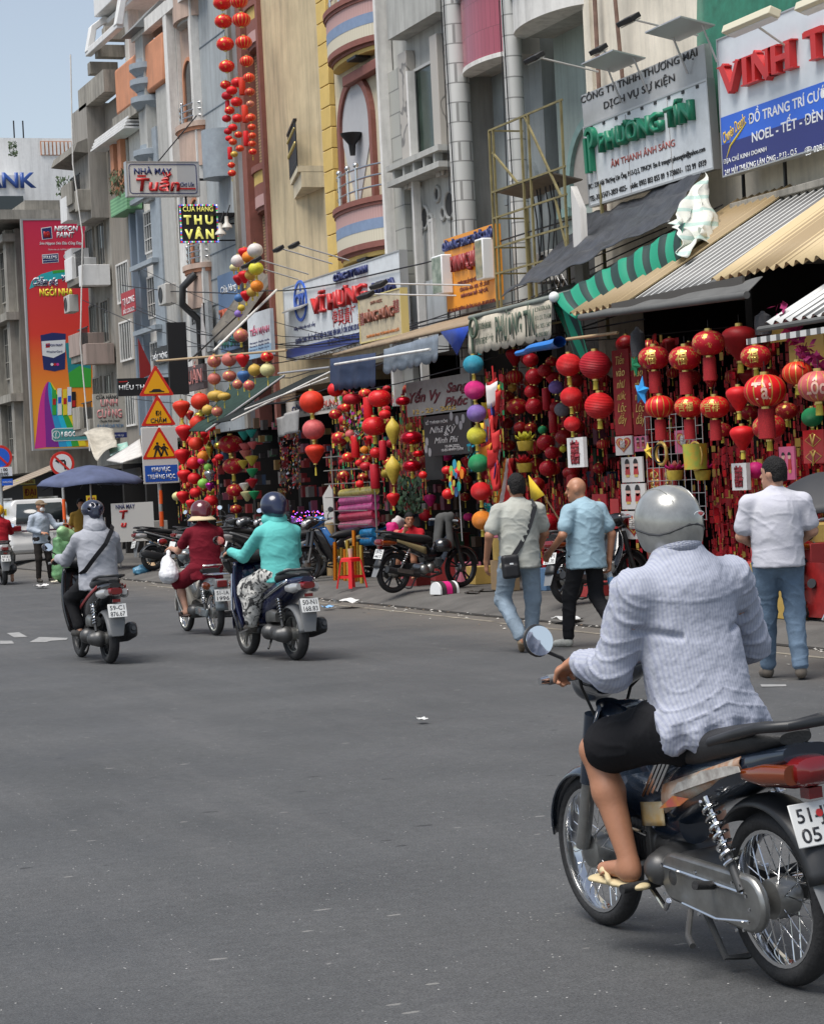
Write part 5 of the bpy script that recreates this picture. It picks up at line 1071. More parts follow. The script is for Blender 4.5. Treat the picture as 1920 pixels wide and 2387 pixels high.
o=b.build('cable',IRONB,e,mtx=wt(e));o['kind']='stuff'
b=MB()
for k in range(4):
 for j in range(3):b.torus(.09,.008,(X+.4,ya-1.35-j*.19,4.0+k*.19),rotm(0,math.pi/2,0),4,5)
b.build('scroll_grille',ALU,e,mtx=wt(e))
p0,p1=at(1192,500,x=13.4),at(1228,310,x=13.4)
e=empty('steel_column','white boxed steel column with a sloping top beside the green lettered sign','column',(13.4,(p0.y+p1.y)/2,3.9));b=MB();w_=.27
b.prism([(-w_/2,0),(w_/2,0),(w_/2,1.5),(-w_/2,1.85)],.1,((0.1,0,0),(0,-1,0),(0,0,1)));b.build('post',mat('white enamel',(.60,.58,.55),.5,streak=.4),e)
b=quadgrid((at(175,912,y=54),at(238,905,y=54),at(205,968,y=52),at(245,945,y=52)),8,8,lambda u,v:(0,.1*math.sin(5*u),.1*math.sin(6*v+3*u)));tag(b.build('tarpaulin',mat('dirty cream tarp',(.40,.37,.31),.8,var=.3),thick=.01),'dirty cream tarp slung under the toy shop board','tarpaulin')
b=quadgrid((at(225,970,y=51),at(295,925,y=51),at(255,975,y=49),at(300,960,y=49)),8,6);tag(b.build('panel_roof',mat('pale roofing panel',(.55,.53,.50),.6,var=.2),thick=.04),'pale tilted roofing panel beside the school zone sign','roof panel')
b=quadgrid((at(200,1000,y=52),at(296,985,y=50),at(205,1020,y=51),at(298,1005,y=49)),8,6);tag(b.build('panel_roof',GUT,thick=.04),'dull grey roofing sheets under the pale tilted panel','roof panel')
striped((at(2,1035,y=58),at(120,985,y=58),at(12,1018,y=66),at(110,978,y=66)),9,60,6,None,'striped_awning','brown striped canvas awning low on the dark corner building','awning',stripes('brown stripes','X',.5,[(.30,.24,.18),(.20,.16,.12)],.8),.02)
o=[q for q in bpy.data.objects if q.name.startswith('striped_awning')][0];o.data.materials.clear();o.data.materials.append(MATS['brown stripes'])
b=quadgrid((at(228,940,y=53),at(268,930,y=53),at(232,960,y=52),at(270,940,y=52)),6,4);tag(b.build('checked_cloth',mat('green check cloth',(.45,.55,.5),.8,var=.8,vscale=6,col2=(.12,.4,.32)),thick=.01),'green and white checked cloth strip under the toy shop board','cloth')
# lanterns
LM={}
def lantern_mat(kind):
 if kind in LM:return LM[kind]
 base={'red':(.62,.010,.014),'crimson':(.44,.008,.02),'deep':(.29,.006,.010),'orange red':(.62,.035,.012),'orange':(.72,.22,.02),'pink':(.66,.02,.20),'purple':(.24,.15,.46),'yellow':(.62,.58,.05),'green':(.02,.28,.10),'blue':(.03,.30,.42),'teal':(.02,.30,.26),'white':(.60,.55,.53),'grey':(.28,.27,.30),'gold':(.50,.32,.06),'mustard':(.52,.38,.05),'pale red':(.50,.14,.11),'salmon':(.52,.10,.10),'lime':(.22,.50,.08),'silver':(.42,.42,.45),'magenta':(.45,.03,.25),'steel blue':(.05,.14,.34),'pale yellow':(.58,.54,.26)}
 key=kind.split('|');c=base[key[0]];st=key[1]if len(key)>1 else ''
 m=mat('lantern '+kind.replace('|',' '),c,.55,var=.18,vscale=3,spec=.35);nt,b=nodes(m)
 src=b.inputs['Base Color'].links[0].from_socket if b.inputs['Base Color'].links else None
 tc=add(nt,'ShaderNodeTexCoord')
 if st in('print','dots','strips'):
  if st=='dots':v=add(nt,'ShaderNodeTexVoronoi');v.inputs['Scale'].default_value=4.6;r=ramp(nt,[(.12,(1,)*3),(.16,(0,)*3)]);so=v.outputs['Distance']
  elif st=='print':v=add(nt,'ShaderNodeTexNoise');v.inputs['Scale'].default_value=2.6;v.inputs['Detail'].default_value=5;v.inputs['Roughness'].default_value=.75;r=ramp(nt,[(.565,(0,)*3),(.585,(1,)*3)]);so=v.outputs['Fac']
  else:v=add(nt,'ShaderNodeTexGradient',gradient_type='RADIAL');mm=add(nt,'ShaderNodeMath',operation='MULTIPLY');mm.inputs[1].default_value=14;fr_=add(nt,'ShaderNodeMath',operation='FRACT');nt.links.new(v.outputs['Fac'],mm.inputs[0]);nt.links.new(mm.outputs[0],fr_.inputs[0]);r=ramp(nt,[(.12,(1,)*3),(.16,(0,)*3)]);so=fr_.outputs[0]
  nt.links.new(tc.outputs['Object'],v.inputs['Vector']);nt.links.new(so,r.inputs[0])
  mx=add(nt,'ShaderNodeMix',data_type='RGBA');nt.links.new(r.outputs[0],mx.inputs[0]);nt.links.new(src,mx.inputs[6]);mx.inputs[7].default_value=(.66,.44,.10,1);nt.links.new(mx.outputs[2],b.inputs['Base Color'])
  mm=add(nt,'ShaderNodeMath',operation='MULTIPLY');mm.inputs[1].default_value=.7;nt.links.new(r.outputs[0],mm.inputs[0]);nt.links.new(mm.outputs[0],b.inputs['Metallic']);b.inputs['Roughness'].default_value=.42
 if st=='paper':
  s_=add(nt,'ShaderNodeSeparateXYZ');nt.links.new(tc.outputs['Object'],s_.inputs[0]);mm=add(nt,'ShaderNodeMath',operation='MULTIPLY');mm.inputs[1].default_value=62;sn=add(nt,'ShaderNodeMath',operation='SINE');nt.links.new(s_.outputs[2],mm.inputs[0]);nt.links.new(mm.outputs[0],sn.inputs[0]);bp=add(nt,'ShaderNodeBump');bp.inputs['Strength'].default_value=.5;bp.inputs['Distance'].default_value=.03;nt.links.new(sn.outputs[0],bp.inputs['Height']);nt.links.new(bp.outputs[0],b.inputs['Normal'])
  b.inputs['Transmission Weight'].default_value=0
 if st=='foil':b.inputs['Metallic'].default_value=.8;b.inputs['Roughness'].default_value=.25
 LM[kind]=m;return m
GOLDC=mat('gold cap',(.62,.45,.14),.32,metal=.8);FRY=mat('yellow fringe',(.60,.48,.06),.8,var=.35,vscale=30);FRR=mat('red fringe',(.36,.01,.015),.8,var=.45,vscale=20)
LMESH={}
def profile(shape):
 pi=math.pi
 if shape=='oval':return[(max(.02,math.sin(pi*i/14))**.85,.74*-math.cos(pi*i/14))for i in range(1,14)],.22,.74,24
 if shape=='round':return[(max(.02,math.sin(pi*i/16)),.9*-math.cos(pi*i/16))for i in range(1,16)],.2,.9,28
 if shape=='flat':return[(max(.02,math.sin(pi*i/14))**.7,.58*-math.cos(pi*i/14))for i in range(1,14)],.24,.58,20
 if shape=='garlic':return[(.16,-1.05),(.22,-.95),(.5,-.55),(.8,-.1),(.97,.25),(1,.45),(.92,.66),(.72,.82),(.4,.92),(.2,.95)],.18,1.0,24
 if shape=='gourd':return[(.2,-1.85),(.34,-1.6),(.7,-.8),(.95,-.1),(1,.3),(.88,.75),(.6,1.15),(.3,1.5),(.14,1.85)],.18,1.85,18
 if shape=='tube':return[(.85,-2.6),(1,-2.4),(1,2.4),(.85,2.6)],.4,2.6,18
 if shape=='cone':return[(.1,-.9),(.2,-.88),(.95,.3),(1,.5),(.6,.62),(.15,.66)],.15,.8,16
 if shape=='skirt':return[(.92,-1.1),(.96,-1.0),(1,1.0),(.95,1.1)],.5,1.1,22
def lmesh(shape,matk):
 k=(shape,matk)
 if k not in LMESH:
  pr,_,_,n=profile(shape);lobes={'oval':.022,'garlic':.02,'gourd':.06,'flat':.03,'tube':.0,'cone':.05,'skirt':.05}.get(shape,0);per=2 if shape!='gourd' else 3
  wob=(lambda j:1-lobes*(1 if j%per==0 else 0))if lobes else None
  b=MB().lathe(pr,n=n*(1 if shape=='skirt' else 1),wob=wob);LMESH[k]=b.mesh(shape+'_lantern_body',lantern_mat(matk),60)
 return LMESH[k]
def partmesh(kind):
 if kind not in LMESH:
  b=MB();m=GOLDC
  if kind=='cap':b.lathe([(.0,.12),(.2,.12),(.21,-.06),(.17,-.06),(.0,-.04)],n=14)
  elif kind=='hanger':b.cyl((0,0,0),(0,0,.5),.02,n=5);m=IRONB
  elif kind=='fringe':b.lathe([(.13,0),(.16,-.06),(.19,-.55),(.15,-.56),(.0,-.5)],n=12);m=FRY
  elif kind=='tassel':b.cyl((0,0,0),(0,0,-.3),.025,n=5);b.lathe([(.0,-.28),(.08,-.32),(.1,-1.1),(.0,-1.12)],n=8);m=FRY
  elif kind=='red_fringe':b.lathe([(.36,0),(.38,-.05),(.40,-1.35),(.33,-1.36),(.0,-1.2)],n=20,wob=lambda j:1-.07*(j%2));m=FRR
  LMESH[kind]=b.mesh(kind,m,50)
 return LMESH[kind]
ORD=['topmost','second','third','fourth','fifth','sixth','seventh','eighth','ninth','tenth','eleventh','twelfth','thirteenth','fourteenth','fifteenth','sixteenth','seventeenth','eighteenth','nineteenth','twentieth','twenty-first','twenty-second','twenty-third','twenty-fourth','twenty-fifth','twenty-sixth','twenty-seventh','twenty-eighth','twenty-ninth','thirtieth','thirty-first','thirty-second','thirty-third','thirty-fourth','thirty-fifth','thirty-sixth']
SHN={'oval':'oval lantern','round':'round lantern','flat':'flattened lantern','garlic':'teardrop lantern','gourd':'long ribbed lantern','tube':'tube lantern','cone':'padded cone charm'}
STN={'print':'gold printed ','dots':'gold dotted ','strips':'gold striped ','paper':'paper ','foil':'shiny foil ','':''}
def lantern(shape,mk,px,py,rpx,x,label,group,tail='fringe',size=True,rz=0.):
 p=at(px,py,x=x);r=rpx/ppm(p);e=empty(shape.replace('oval','festival').replace('round','round').replace('garlic','teardrop').replace('tube','tube').replace('cone','padded').replace('flat','flattened').replace('gourd','ribbed')+('_lantern' if shape!='cone' else '_charm'),label,'lantern' if shape!='cone' else 'charm',p,rz,group);e.scale=(r,r,r)
 link('body',lmesh(shape,mk),e);_,cr,h,_=profile(shape)
 s={'tube':2.2,'skirt':1}.get(shape,1)
 if r*ppm(p)>7 and shape!='cone':
  link('top_cap',partmesh('cap'),e,Matrix.Translation((0,0,h))@Matrix.Diagonal((s,s,1,1)));link('bottom_cap',partmesh('cap'),e,Matrix.Translation((0,0,-h-.04))@Matrix.Diagonal((s,s,1,1)))
  link('hanger',partmesh('hanger'),e,Matrix.Translation((0,0,h+.1)))
  if tail:link(tail,partmesh(tail),e,Matrix.Translation((0,0,-h-.1)))
 return e
def cluster(name,x,rows,tail='fringe',group=None):
 rows=sorted(rows,key=lambda q:q[3]);n=len(rows);out=[]
 for i,q in enumerate(rows):
  sh,mk,px,py,r=q[:5];xx=q[5]if len(q)>5 else x;tl=q[6]if len(q)>6 else tail
  k=mk.split('|');od=ORD[i]if i<n-1 or n==1 else 'lowest'
  out.append(lantern(sh,mk,px,py,r,xx,'%s %s%s, %s %s'%(k[0]if k[0]not in('deep',)else 'dark red',STN[k[1]if len(k)>1 else ''],SHN[sh],od,name),group or name.replace('of the ','').replace('in the ',''),tl))
 return out
O,R,F,G,U,TB,CN='oval','round','flat','garlic','gourd','tube','cone'
cluster('in the hanging string above the black lit sign',13.7,[(O,'red|print',468,5,20),(O,'red|print',470,44,19),(O,'red|print',474,92,19),(O,'red|print',477,139,17),(O,'red|print',475,178,12)],None)
cluster('in the long string against the tan brick',13.7,[(O,'red|strips',503,2,19),(O,'red|strips',508,41,20),(O,'red|strips',513,88,18),(O,'red|strips',519,128,15),(O,'red|strips',524,163,13),(O,'crimson|strips',526,193,11),(O,'pale red|print',527,218,9),(O,'red|strips',528,247,11),(O,'red|strips',530,267,9),(O,'red|strips',531,285,9),(O,'red|strips',531,302,9),(O,'red|print',532,319,9,13.7,'tassel')],None)
cluster('in the bunch dangling by the blue grey wall',13.72,[(O,'red|dots',500,173,14),(O,'red',488,190,12),(O,'crimson',478,201,12),(O,'red|dots',498,214,13),(O,'red|print',483,232,11),(O,'crimson',477,249,10),(O,'red|dots',500,248.5,12),(O,'red',490,268,10),(O,'crimson',480,276,9),(O,'red|print',502,283,9),(O,'red|strips',490,298,9),(O,'red',482,291,8),(O,'red|strips',505,312,9),(O,'gold|print',493,324,8),(O,'red|print',487,347,8),(O,'red|print',488,364,9,13.7,'tassel'),(TB,'orange red',510,181,7),(TB,'orange red',516,239,7),(TB,'red',518,291,6),(TB,'red',484,322,5),(TB,'crimson',479,224,5)],None)
cluster('in the mixed cluster by the black lit sign',13.1,[(R,'white',537,527,17),(G,'red',515,534,14),(R,'orange',523,541,14),(R,'white',501,549,15),(R,'yellow',539,565,16),(R,'pale yellow',492,563,9),(G,'red',515,583,14),(G,'crimson',502,589,12),(R,'gold',528,578,13),(R,'orange',541,602,14),(R,'gold',531,614,12),(R,'steel blue',503,627,10),(G,'red',518,623,12),(R,'mustard',508,648,8),(R,'purple',502,660,9),(R,'pale red|print',507,706,16)])
cluster('in the row under the bamboo pole',11.6,[(R,'pale red|print',451,760,15),(R,'pale red',451,797.2,14),(R,'pale red',482,757,16),(O,'pale red|print',483,791,15),(G,'red',511,758.5,15),(G,'steel blue',513,793.5,14),(R,'pale red|print',500,809,11),(R,'gold',536,779,14),(R,'pale yellow',563,778.5,16),(O,'red|print',562,751,14),(R,'salmon|print',524,811,12),(F,'gold',455,833,19),(F,'gold',472,834.5,14),(R,'gold',437,863,12),(R,'pale red|print',457,866,12)],'tassel')
cluster('in the red column beside the school sign',11.7,[(R,'orange red',421,845,20),(G,'orange red',382,861,19),(R,'orange red',418,891,19),(G,'red',387,911,18),(R,'orange red',413,934,16),(G,'red',384,961,17),(R,'red',408,975,15),(R,'orange',428,960.5,13),(R,'red',409,1007,14),(G,'red',388,1003,15),(R,'red',411,1037,12),(G,'red',385,1047,14),(R,'pale yellow',372,1045,10),(G,'red',402,1062,11),(O,'red',444,1054,15),(O,'red',442,1078,12)])
cluster('of the foil charms by the red column',11.65,[(U,'mustard|foil',441,945,9),(R,'lime',438,984,9),(G,'silver|foil',442,1001,12),(R,'lime',428,1018,12),(G,'magenta|foil',442,1024.5,10),(R,'pink',424,970,8)],None)
cluster('of the gold figured column',12.0,[(O,'crimson|print',485,935,26),(O,'crimson|print',491,981,23),(O,'crimson|print',494,1032,18),(O,'deep|print',497,1072,13)])
cluster('of the charm stack by the figured column',11.9,[(CN,'teal',514,915,13),(CN,'teal',529,911,12),(CN,'salmon',517,941,14),(CN,'salmon',532,936,11),(CN,'pale red',517,955,13),(CN,'mustard',530,968,14),(CN,'mustard',512,976,12),(CN,'green',531,994,13),(CN,'crimson',531,1016,13),(CN,'white',515,1024,12),(CN,'pale yellow',520,1043,14),(CN,'green',535,1041,12)])
cluster('of the trio before the dark stall',11.6,[(R,'orange red',656,846,26.5),(R,'salmon',660,904,24),(G,'orange red',663,955,21,11.6,'tassel')])
cluster('in the cluster under the navy valance',11.95,[(R,'red',706,820,17),(F,'crimson',741,840,20),(O,'red|dots',799,838.5,25),(TB,'red',775,862,10),(O,'crimson|print',706,872,14),(O,'red',810,872.5,13),(O,'red|dots',788,897,27),(O,'crimson|print',714,922,17),(R,'salmon',738,915,12),(TB,'red',748,940,9),(O,'red|print',733,963,14),(R,'red|dots',791,953,13),(R,'orange',767,947,9),(TB,'crimson',789,1003,10),(R,'red',755,975,8),(R,'red',757,1019,9),(R,'crimson',725,885,13),(O,'red|print',730,858,13),(TB,'crimson',806,948,8),(O,'crimson|dots',770,982,13)])
cluster('in the group beside the name board',11.9,[(U,'mustard',827,907,15.5),(U,'mustard',827,988.5,16.5,11.85,'tassel'),(F,'crimson|foil',866,922,24),(F,'crimson|foil',867,981,21),(F,'crimson|foil',848,844,16),(G,'red',828,1051,14.5),(F,'red|foil',880,955,12),(R,'red|dots',890,1000,9)])
cluster('in the many-coloured paper column',11.5,[(R,'blue|paper',996,767,22),(R,'pink|paper',999,821,22.5),(R,'purple|paper',1003,870,21),(R,'yellow|paper',1003,917,21),(R,'green|paper',1007,975,22),(R,'red|paper',1012,1034,22),(R,'orange|paper',1015,1095,22.5)])
cluster('by the pinwheel on the wedding boards',12.1,[(R,'red|dots',967,995,15),(R,'red|dots',943,1040,13),(O,'red|dots',941,990,12)])
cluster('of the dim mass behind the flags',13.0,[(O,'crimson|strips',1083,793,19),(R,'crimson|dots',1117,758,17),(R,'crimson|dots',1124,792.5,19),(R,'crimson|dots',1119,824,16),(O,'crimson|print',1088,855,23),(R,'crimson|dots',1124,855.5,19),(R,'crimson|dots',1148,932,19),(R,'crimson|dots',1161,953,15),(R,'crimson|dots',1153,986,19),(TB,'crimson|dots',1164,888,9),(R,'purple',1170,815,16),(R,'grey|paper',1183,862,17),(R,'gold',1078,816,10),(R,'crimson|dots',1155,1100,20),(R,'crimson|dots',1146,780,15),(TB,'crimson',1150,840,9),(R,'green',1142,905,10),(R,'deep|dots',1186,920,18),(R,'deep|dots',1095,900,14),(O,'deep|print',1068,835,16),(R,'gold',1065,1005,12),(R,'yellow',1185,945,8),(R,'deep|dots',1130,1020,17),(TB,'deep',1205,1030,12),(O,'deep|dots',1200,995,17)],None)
cluster('of the string over the white bag',11.6,[(R,'red|paper',1197,768,27),(R,'red|paper',1202,835,23.5),(R,'red|paper',1204,892,18)])
cluster('of the pair beside the blue star',11.75,[(R,'crimson|paper',1252,768,33.5),(R,'red|paper',1261,854,31.5)])
CORN=[(O,'crimson|print',1376,753,34),(O,'crimson|print',1441,753.5,35),(O,'crimson|print',1491,722,36),(G,'deep',1556,722.5,38,12.3),(O,'crimson|print',1590,750,33),(O,'red|strips',1388,856,32),(O,'red|print',1449,856.5,31),(O,'red|print',1504,857,32),(G,'red',1554,839,27),(G,'red',1562,922,27),(O,'orange red|strips',1678,785,33,11.5),(O,'crimson|print',1618,899,36),(R,'green|paper',1709,878,23,12.2),(O,'red|strips',1610,822,46,11.35),(O,'salmon|strips',1722,813,44,11.3),(O,'deep|print',1655,865,24,12.3),(R,'pink',1590,990,20,12.2),(O,'crimson|print',1520,905,20,12.3),(R,'crimson',1640,1000,25,12.2)]
tl={0:1,1:1,2:1,5:1,6:1,7:1,13:1}
CORN=[tuple(list(q)+([11.75]if len(q)<6 else[])+(['red_fringe']if i in tl else['fringe']))for i,q in enumerate(CORN)]
made=cluster('among the lanterns under the ribbed roof',11.75,CORN)
GP=mat('gold ink',(.66,.45,.12),.35,metal=.5);PINKG=mat('pale pink ink',(.75,.45,.36),.5)
def ink(e,s,h,w_,m,dz=0.,du=0.):
 r=e.scale.x;me=text_mesh(s,h,m,w_,.0,.02);n=len(me.vertices);co=np.zeros(n*3);me.vertices.foreach_get('co',co);co=co.reshape(-1,3);R_=1.012
 u=co[:,0]+du;v=co[:,1]+dz;a=math.pi+.85+u/R_;rr=np.sqrt(np.maximum(0,1-(v/.74)**2))**.85*R_+.004;out=np.stack([rr*np.cos(a),rr*np.sin(a),v],1);me.vertices.foreach_set('co',out.ravel());me.update()
 return link('painted_lettering',me,e)
byp={round(e['_px']):e for e in made if '_px' in e}
for e in made:
 l=e['label']
 d=at(1610,822,x=11.35)
 if(e.location-d).length<.02:ink(e,'Tài',.8,1.0,PINKG)
 if(e.location-at(1722,813,x=11.3)).length<.02:ink(e,'Lộc',.75,1.0,PINKG)
 for(px,py,ch)in((1376,753,'福'),(1441,753.5,'福'),(1504,857,'吉祥'),(1449,856.5,'吉福'),(1590,750,'福')):
  if(e.location-at(px,py,x=11.75)).length<.02:ink(e,ch,.7 if len(ch)==1 else.5,.75 if len(ch)==1 else 1.1,GP)
  # other hanging goods
def star(label,px,py,r,x,c,rot=.15):
 p=at(px,py,x=x);R_=r/ppm(p);e=empty('star_lantern',label,'star',p);b=MB();V=[Vector((-.35*R_,0,0)),Vector((.35*R_,0,0))]
 for k in range(10):
  a=rot+k*math.pi/5;q=R_ if k%2==0 else R_*.42;V.append(Vector((0,-q*math.sin(a),q*math.cos(a))))
 b.add(V,[f for k in range(10)for f in((0,2+k,2+(k+1)%10),(1,2+(k+1)%10,2+k))]);b.build('body',mat('star '+c[0],c[1],.5),e,ang=10);MB().cyl((0,0,R_),(0,0,R_+.25),.004,n=5).build('string',IRONB,e);return e
star('folded blue paper star hanging before the red cloth banners',1351,824,34,11.6,('blue',(.02,.26,.62)));star('folded yellow paper star hanging over the packets',1364,950,20,11.7,('yellow',(.72,.50,.04)),-.1);star('green paper star half hidden behind the black bottle bag',1337,768,26,12.0,('green',(.02,.3,.12)),.5)
def flatgood(name,label,cat,px0,px1,py0,py1,x,m,th=.02,group=None):
 pm=(px0+px1)/2;ya,yb=at(px0,(py0+py1)/2,x=x).y,at(px1,(py0+py1)/2,x=x).y;zt,zb=at(pm,py0,x=x).z,at(pm,py1,x=x).z
 e=panel(name,label,cat,(x,(ya+yb)/2,(zt+zb)/2),ya-yb,zt-zb,m,'street',th=th,group=group);PLN[e.name]=('x',x,Vector((x,(ya+yb)/2,(zt+zb)/2)),ya-yb,zt-zb);return e
CLOTHR=mat('red velvet cloth',(.25,.012,.015),.9,var=.2)
for k,(a,c)in enumerate(((1291,1326),(1330,1362))):
 s=flatgood('cloth_banner',['tall red velvet banner with gold script, nearer the big plain lanterns','tall red velvet banner with gold script, behind the blue star'][k],'banner',a,c,735,915,12.5,CLOTHR,group='red velvet banners');_,_,c_,wd_,ht_=PLN[s.name]
 for j,t in enumerate(('Tiền','vào','như','nước','Lộc','đầy')):letters(t,0,ht_*(.38-.14*j),.11,GP,s,width=.24,shear=.3)
def wedding(name,label,px0,px1,py0,py1,x,m,lines):
 s=flatgood(name,label,'board',px0,px1,py0,py1,x,m,.03)
 for(t,a,c,h,mm,kw)in lines:T(s,t,a,c,h,mm,**kw)
 return s
SCR=mat('wine script',(.13,.01,.02),.5);PALE=mat('pale ink',(.55,.53,.52),.5)
wedding('name_board','pale grey scrolled board with wine red script names hung under the blue tarp',855,990,795,870,12.6,mat('dim grey board',(.30,.29,.28),.6,var=.15),[('Yến Vy',(862,848),(928,818),22,SCR,dict(shear=.3,bold=.03)),('Sang',(940,820),(985,805),20,SCR,dict(shear=.3,bold=.03)),('Phúc',(936,848),(985,838),20,SCR,dict(shear=.3,bold=.03)),('12 - 23 - 2022',(870,866),(960,858),10,GP,dict(bold=.03))])
s=wedding('name_board','black flowered board with white script names and a date',893,992,872,958,12.55,mat('black board',(.02,.02,.022),.5),[('LỄ THÀNH HÔN',(897,893),(942,884),7,PALE,dict(bold=.01)),('Nhã Kỳ',(905,908),(960,897),14,PALE,dict(shear=.35)),('&',(935,913),(945,911),9,PALE,{}),('Minh Phi',(915,930),(965,920),13,PALE,dict(shear=.35)),('10-04-2022',(938,941),(967,936),6,PALE,dict(bold=.015)),('10-03-NHÂM DẦN',(930,949),(975,943),6,PALE,dict(bold=.015))])
for k in range(7):
 u,v=uv(s,*[(950,876),(962,884),(975,881),(970,895),(897,945),(905,952),(899,930)][k]);patch(circle(u,v,.07,10),mat('grey flower print',(.3,.29,.3),.6),s,'flower_print')
s=flatgood('clock_board','black board with small white lettering and round dials beside the wedding boards','board',893,930,880,1010,12.7,BLACK);b=MB()
def bag(label,px0,px1,py0,py1,x,grp):
 s=flatgood('paper_bag',label,'bag',px0,px1,py0,py1,x,mat('white bag plastic',(.68,.67,.66),.4,bump=.3,bscale=10),.05,grp);_,_,c_,wd_,ht_=PLN[s.name];T(s,'囍',(px0+(px1-px0)*.18,(py0+py1)/2+2),(px1-(px1-px0)*.18,(py0+py1)/2-2),(py1-py0)*.6,mat('dark red print',(.24,.01,.02),.5),bold=.03);return s
bag('white double-happiness bag hanging under the plain red paper string',1194,1228,921,984,11.6,'white double-happiness bags');bag('white double-happiness bag hanging behind the head of the white shirted walker',1540,1571,975,1032,12.0,'white double-happiness bags')
random.seed(11)
PK=[mat('packet '+n,c,.35,spec=.6)for n,c in(('white',(.6,.57,.55)),('red',(.42,.015,.02)),('gold',(.55,.36,.08)),('pink',(.6,.12,.25)),('crimson',(.28,.01,.02)))]
def packet(px0,px1,py0,py1,x,k,label,deco,grp='festive packets on the wire rack'):
 s=flatgood('festive_packet',label,'packet',px0,px1,py0,py1,x,PK[k],.02,grp);_,_,c_,wd_,ht_=PLN[s.name]
 deco(s,wd_,ht_);return s
def heart(s,w_,h_):
 for sc_,m in((1,PK[1]),(.82,PK[2]),(.66,PK[1])):
  pts=[(w_*.028*sc_*16*math.sin(t)**3,h_*.028*sc_*(13*math.cos(t)-5*math.cos(2*t)-2*math.cos(3*t)-math.cos(4*t))+.02)for t in[i*2*math.pi/28 for i in range(28)]]
  patch(pts,m,s,'heart_print',lift=.003+.004*(1-sc_)*3)
 letters('囍',0,.02,h_*.3,PK[0],s,width=w_*.35,lift=.012,bold=.03)
def twins(s,w_,h_):
 for sx in(-1,1):
  patch([(sx*w_*.2+q[0]*w_,q[1]*h_)for q in((-.12,-.2),(.12,-.2),(.09,.12),(-.09,.12))],PK[1],s,'robe_print');patch(circle(sx*w_*.2,h_*.2,w_*.1,12),mat('pink skin print',(.66,.4,.34),.5),s,'face_print');patch(circle(sx*w_*.2,h_*.24,w_*.105,12,0,math.pi),BLACK,s,'hair_print',lift=.006);patch([(sx*w_*.2+q[0]*w_,q[1]*h_)for q in((-.08,-.3),(.08,-.3),(.08,-.2),(-.08,-.2))],PK[2],s,'hem_print')
def coupl(s,w_,h_):
 for j,t in enumerate('心想事成'):letters(t,0,h_*(.36-.24*j),h_*.18,GP,s,width=w_*.7,bold=.03)
def diam(s,w_,h_):
 for j in range(2):patch([(0,h_*(.42-.5*j)),(w_*.4,h_*(.2-.5*j)),(0,h_*(-.02-.5*j)),(-w_*.4,h_*(.2-.5*j))],GP,s,'diamond_print');patch([(0,h_*(.39-.5*j)),(w_*.35,h_*(.2-.5*j)),(0,h_*(.01-.5*j)),(-w_*.35,h_*(.2-.5*j))],PK[4],s,'diamond_print',lift=.006);letters('VY'[j],0,h_*(.2-.5*j),.12,GP,s,lift=.009,bold=.04)
packet(1308,1352,962,1015,12.1,0,'white packet printed with a red robed pair, above the heart packet',twins);packet(1308,1358,1018,1072,12.1,0,'white packet with a red robed couple print, second down the wire rack',twins);packet(1308,1360,1076,1135,12.1,0,'white packet with a large red and gold heart',heart)
packet(1365,1392,985,1075,12.2,1,'narrow red couplet strip with gold characters, nearest the heart packet',coupl);packet(1396,1420,985,1075,12.2,4,'narrow dark red couplet strip with gold characters, beside the helmet',coupl)
packet(1248,1278,1040,1150,12.6,4,'dark red banner of gold diamonds behind the bald walker',diam);packet(1285,1303,1050,1130,12.3,1,'thin red hanging packet beside the heart packet',lambda*a:None);packet(1690,1734,905,975,12.0,1,'red framed palace lantern sheet at the corner stall',diam)
packet(1420,1460,905,955,12.3,3,'pink packet hanging above the lotus pot',heart);packet(1640,1672,940,1010,12.2,3,'pink and red packet near the white shirted walker',twins);packet(1295,1330,918,958,12.4,0,'small white packet with a pink print under the velvet banner',heart);packet(1335,1362,918,950,12.4,3,'small pink packet under the blue star',twins);packet(1620,1655,670,720,12.6,2,'brown gold foil pennant sheet beside the pink garland',lambda*a:None);packet(1660,1734,700,770,12.7,2,'gold patterned sheet above the big painted lanterns',lambda*a:None)
b=MB()
for i in range(10):b.cyl((12.15,24.15-.16*i,1.1),(12.15,24.15-.16*i,2.35),.005,n=5)
for i in range(9):b.cyl((12.15,24.15,1.1+.155*i),(12.15,22.7,1.1+.155*i),.005,n=5)
tag(b.build('wire_rack',ALU),'white wire rack holding the festive packets','wire rack')
def lotus(px,py,x,r,label,c1='pink',c2='yellow'):
 p=at(px,py,x=x);R_=r/ppm(p);e=empty('lotus_lantern',label,'lantern',p,group='lotus lanterns');MB().lathe([(.0,-.8),(.55,-.8),(.7,-.1),(.66,0),(0,0)],n=20).build('pot',lantern_mat('mustard'),e,mtx=Matrix.Scale(R_,4))
 for ring_,(n_,rr,m,hh)in enumerate(((8,.75,lantern_mat(c1),.5),(6,.45,lantern_mat(c2),.8))):
  b=MB()
  for k in range(n_):
   a=2*math.pi*k/n_+ring_;d=Vector((math.cos(a),math.sin(a),0));t=Vector((-d.y,d.x,0));b.add([d*.25,d*rr+t*.28+Vector((0,0,hh*.45)),d*(rr+.1)+Vector((0,0,hh)),d*rr-t*.28+Vector((0,0,hh*.45))],[(0,1,2,3)])
  b.build('petals',m,e,mtx=Matrix.Scale(R_,4),thick=.02)
 return e
lotus(1105,928,12.3,26,'yellow lotus lantern with a pink crown in a dark bowl behind the flags','yellow','yellow');lotus(1104,975,12.3,24,'red lotus lantern hanging below the yellow lotus one','red','crimson');lotus(1420,990,12.1,26,'pink lotus lantern beside the round gift pot','pink','pale red');lotus(1478,990,12.1,26,'pink lotus lantern at the foot of the painted gift pot','pink','pink')
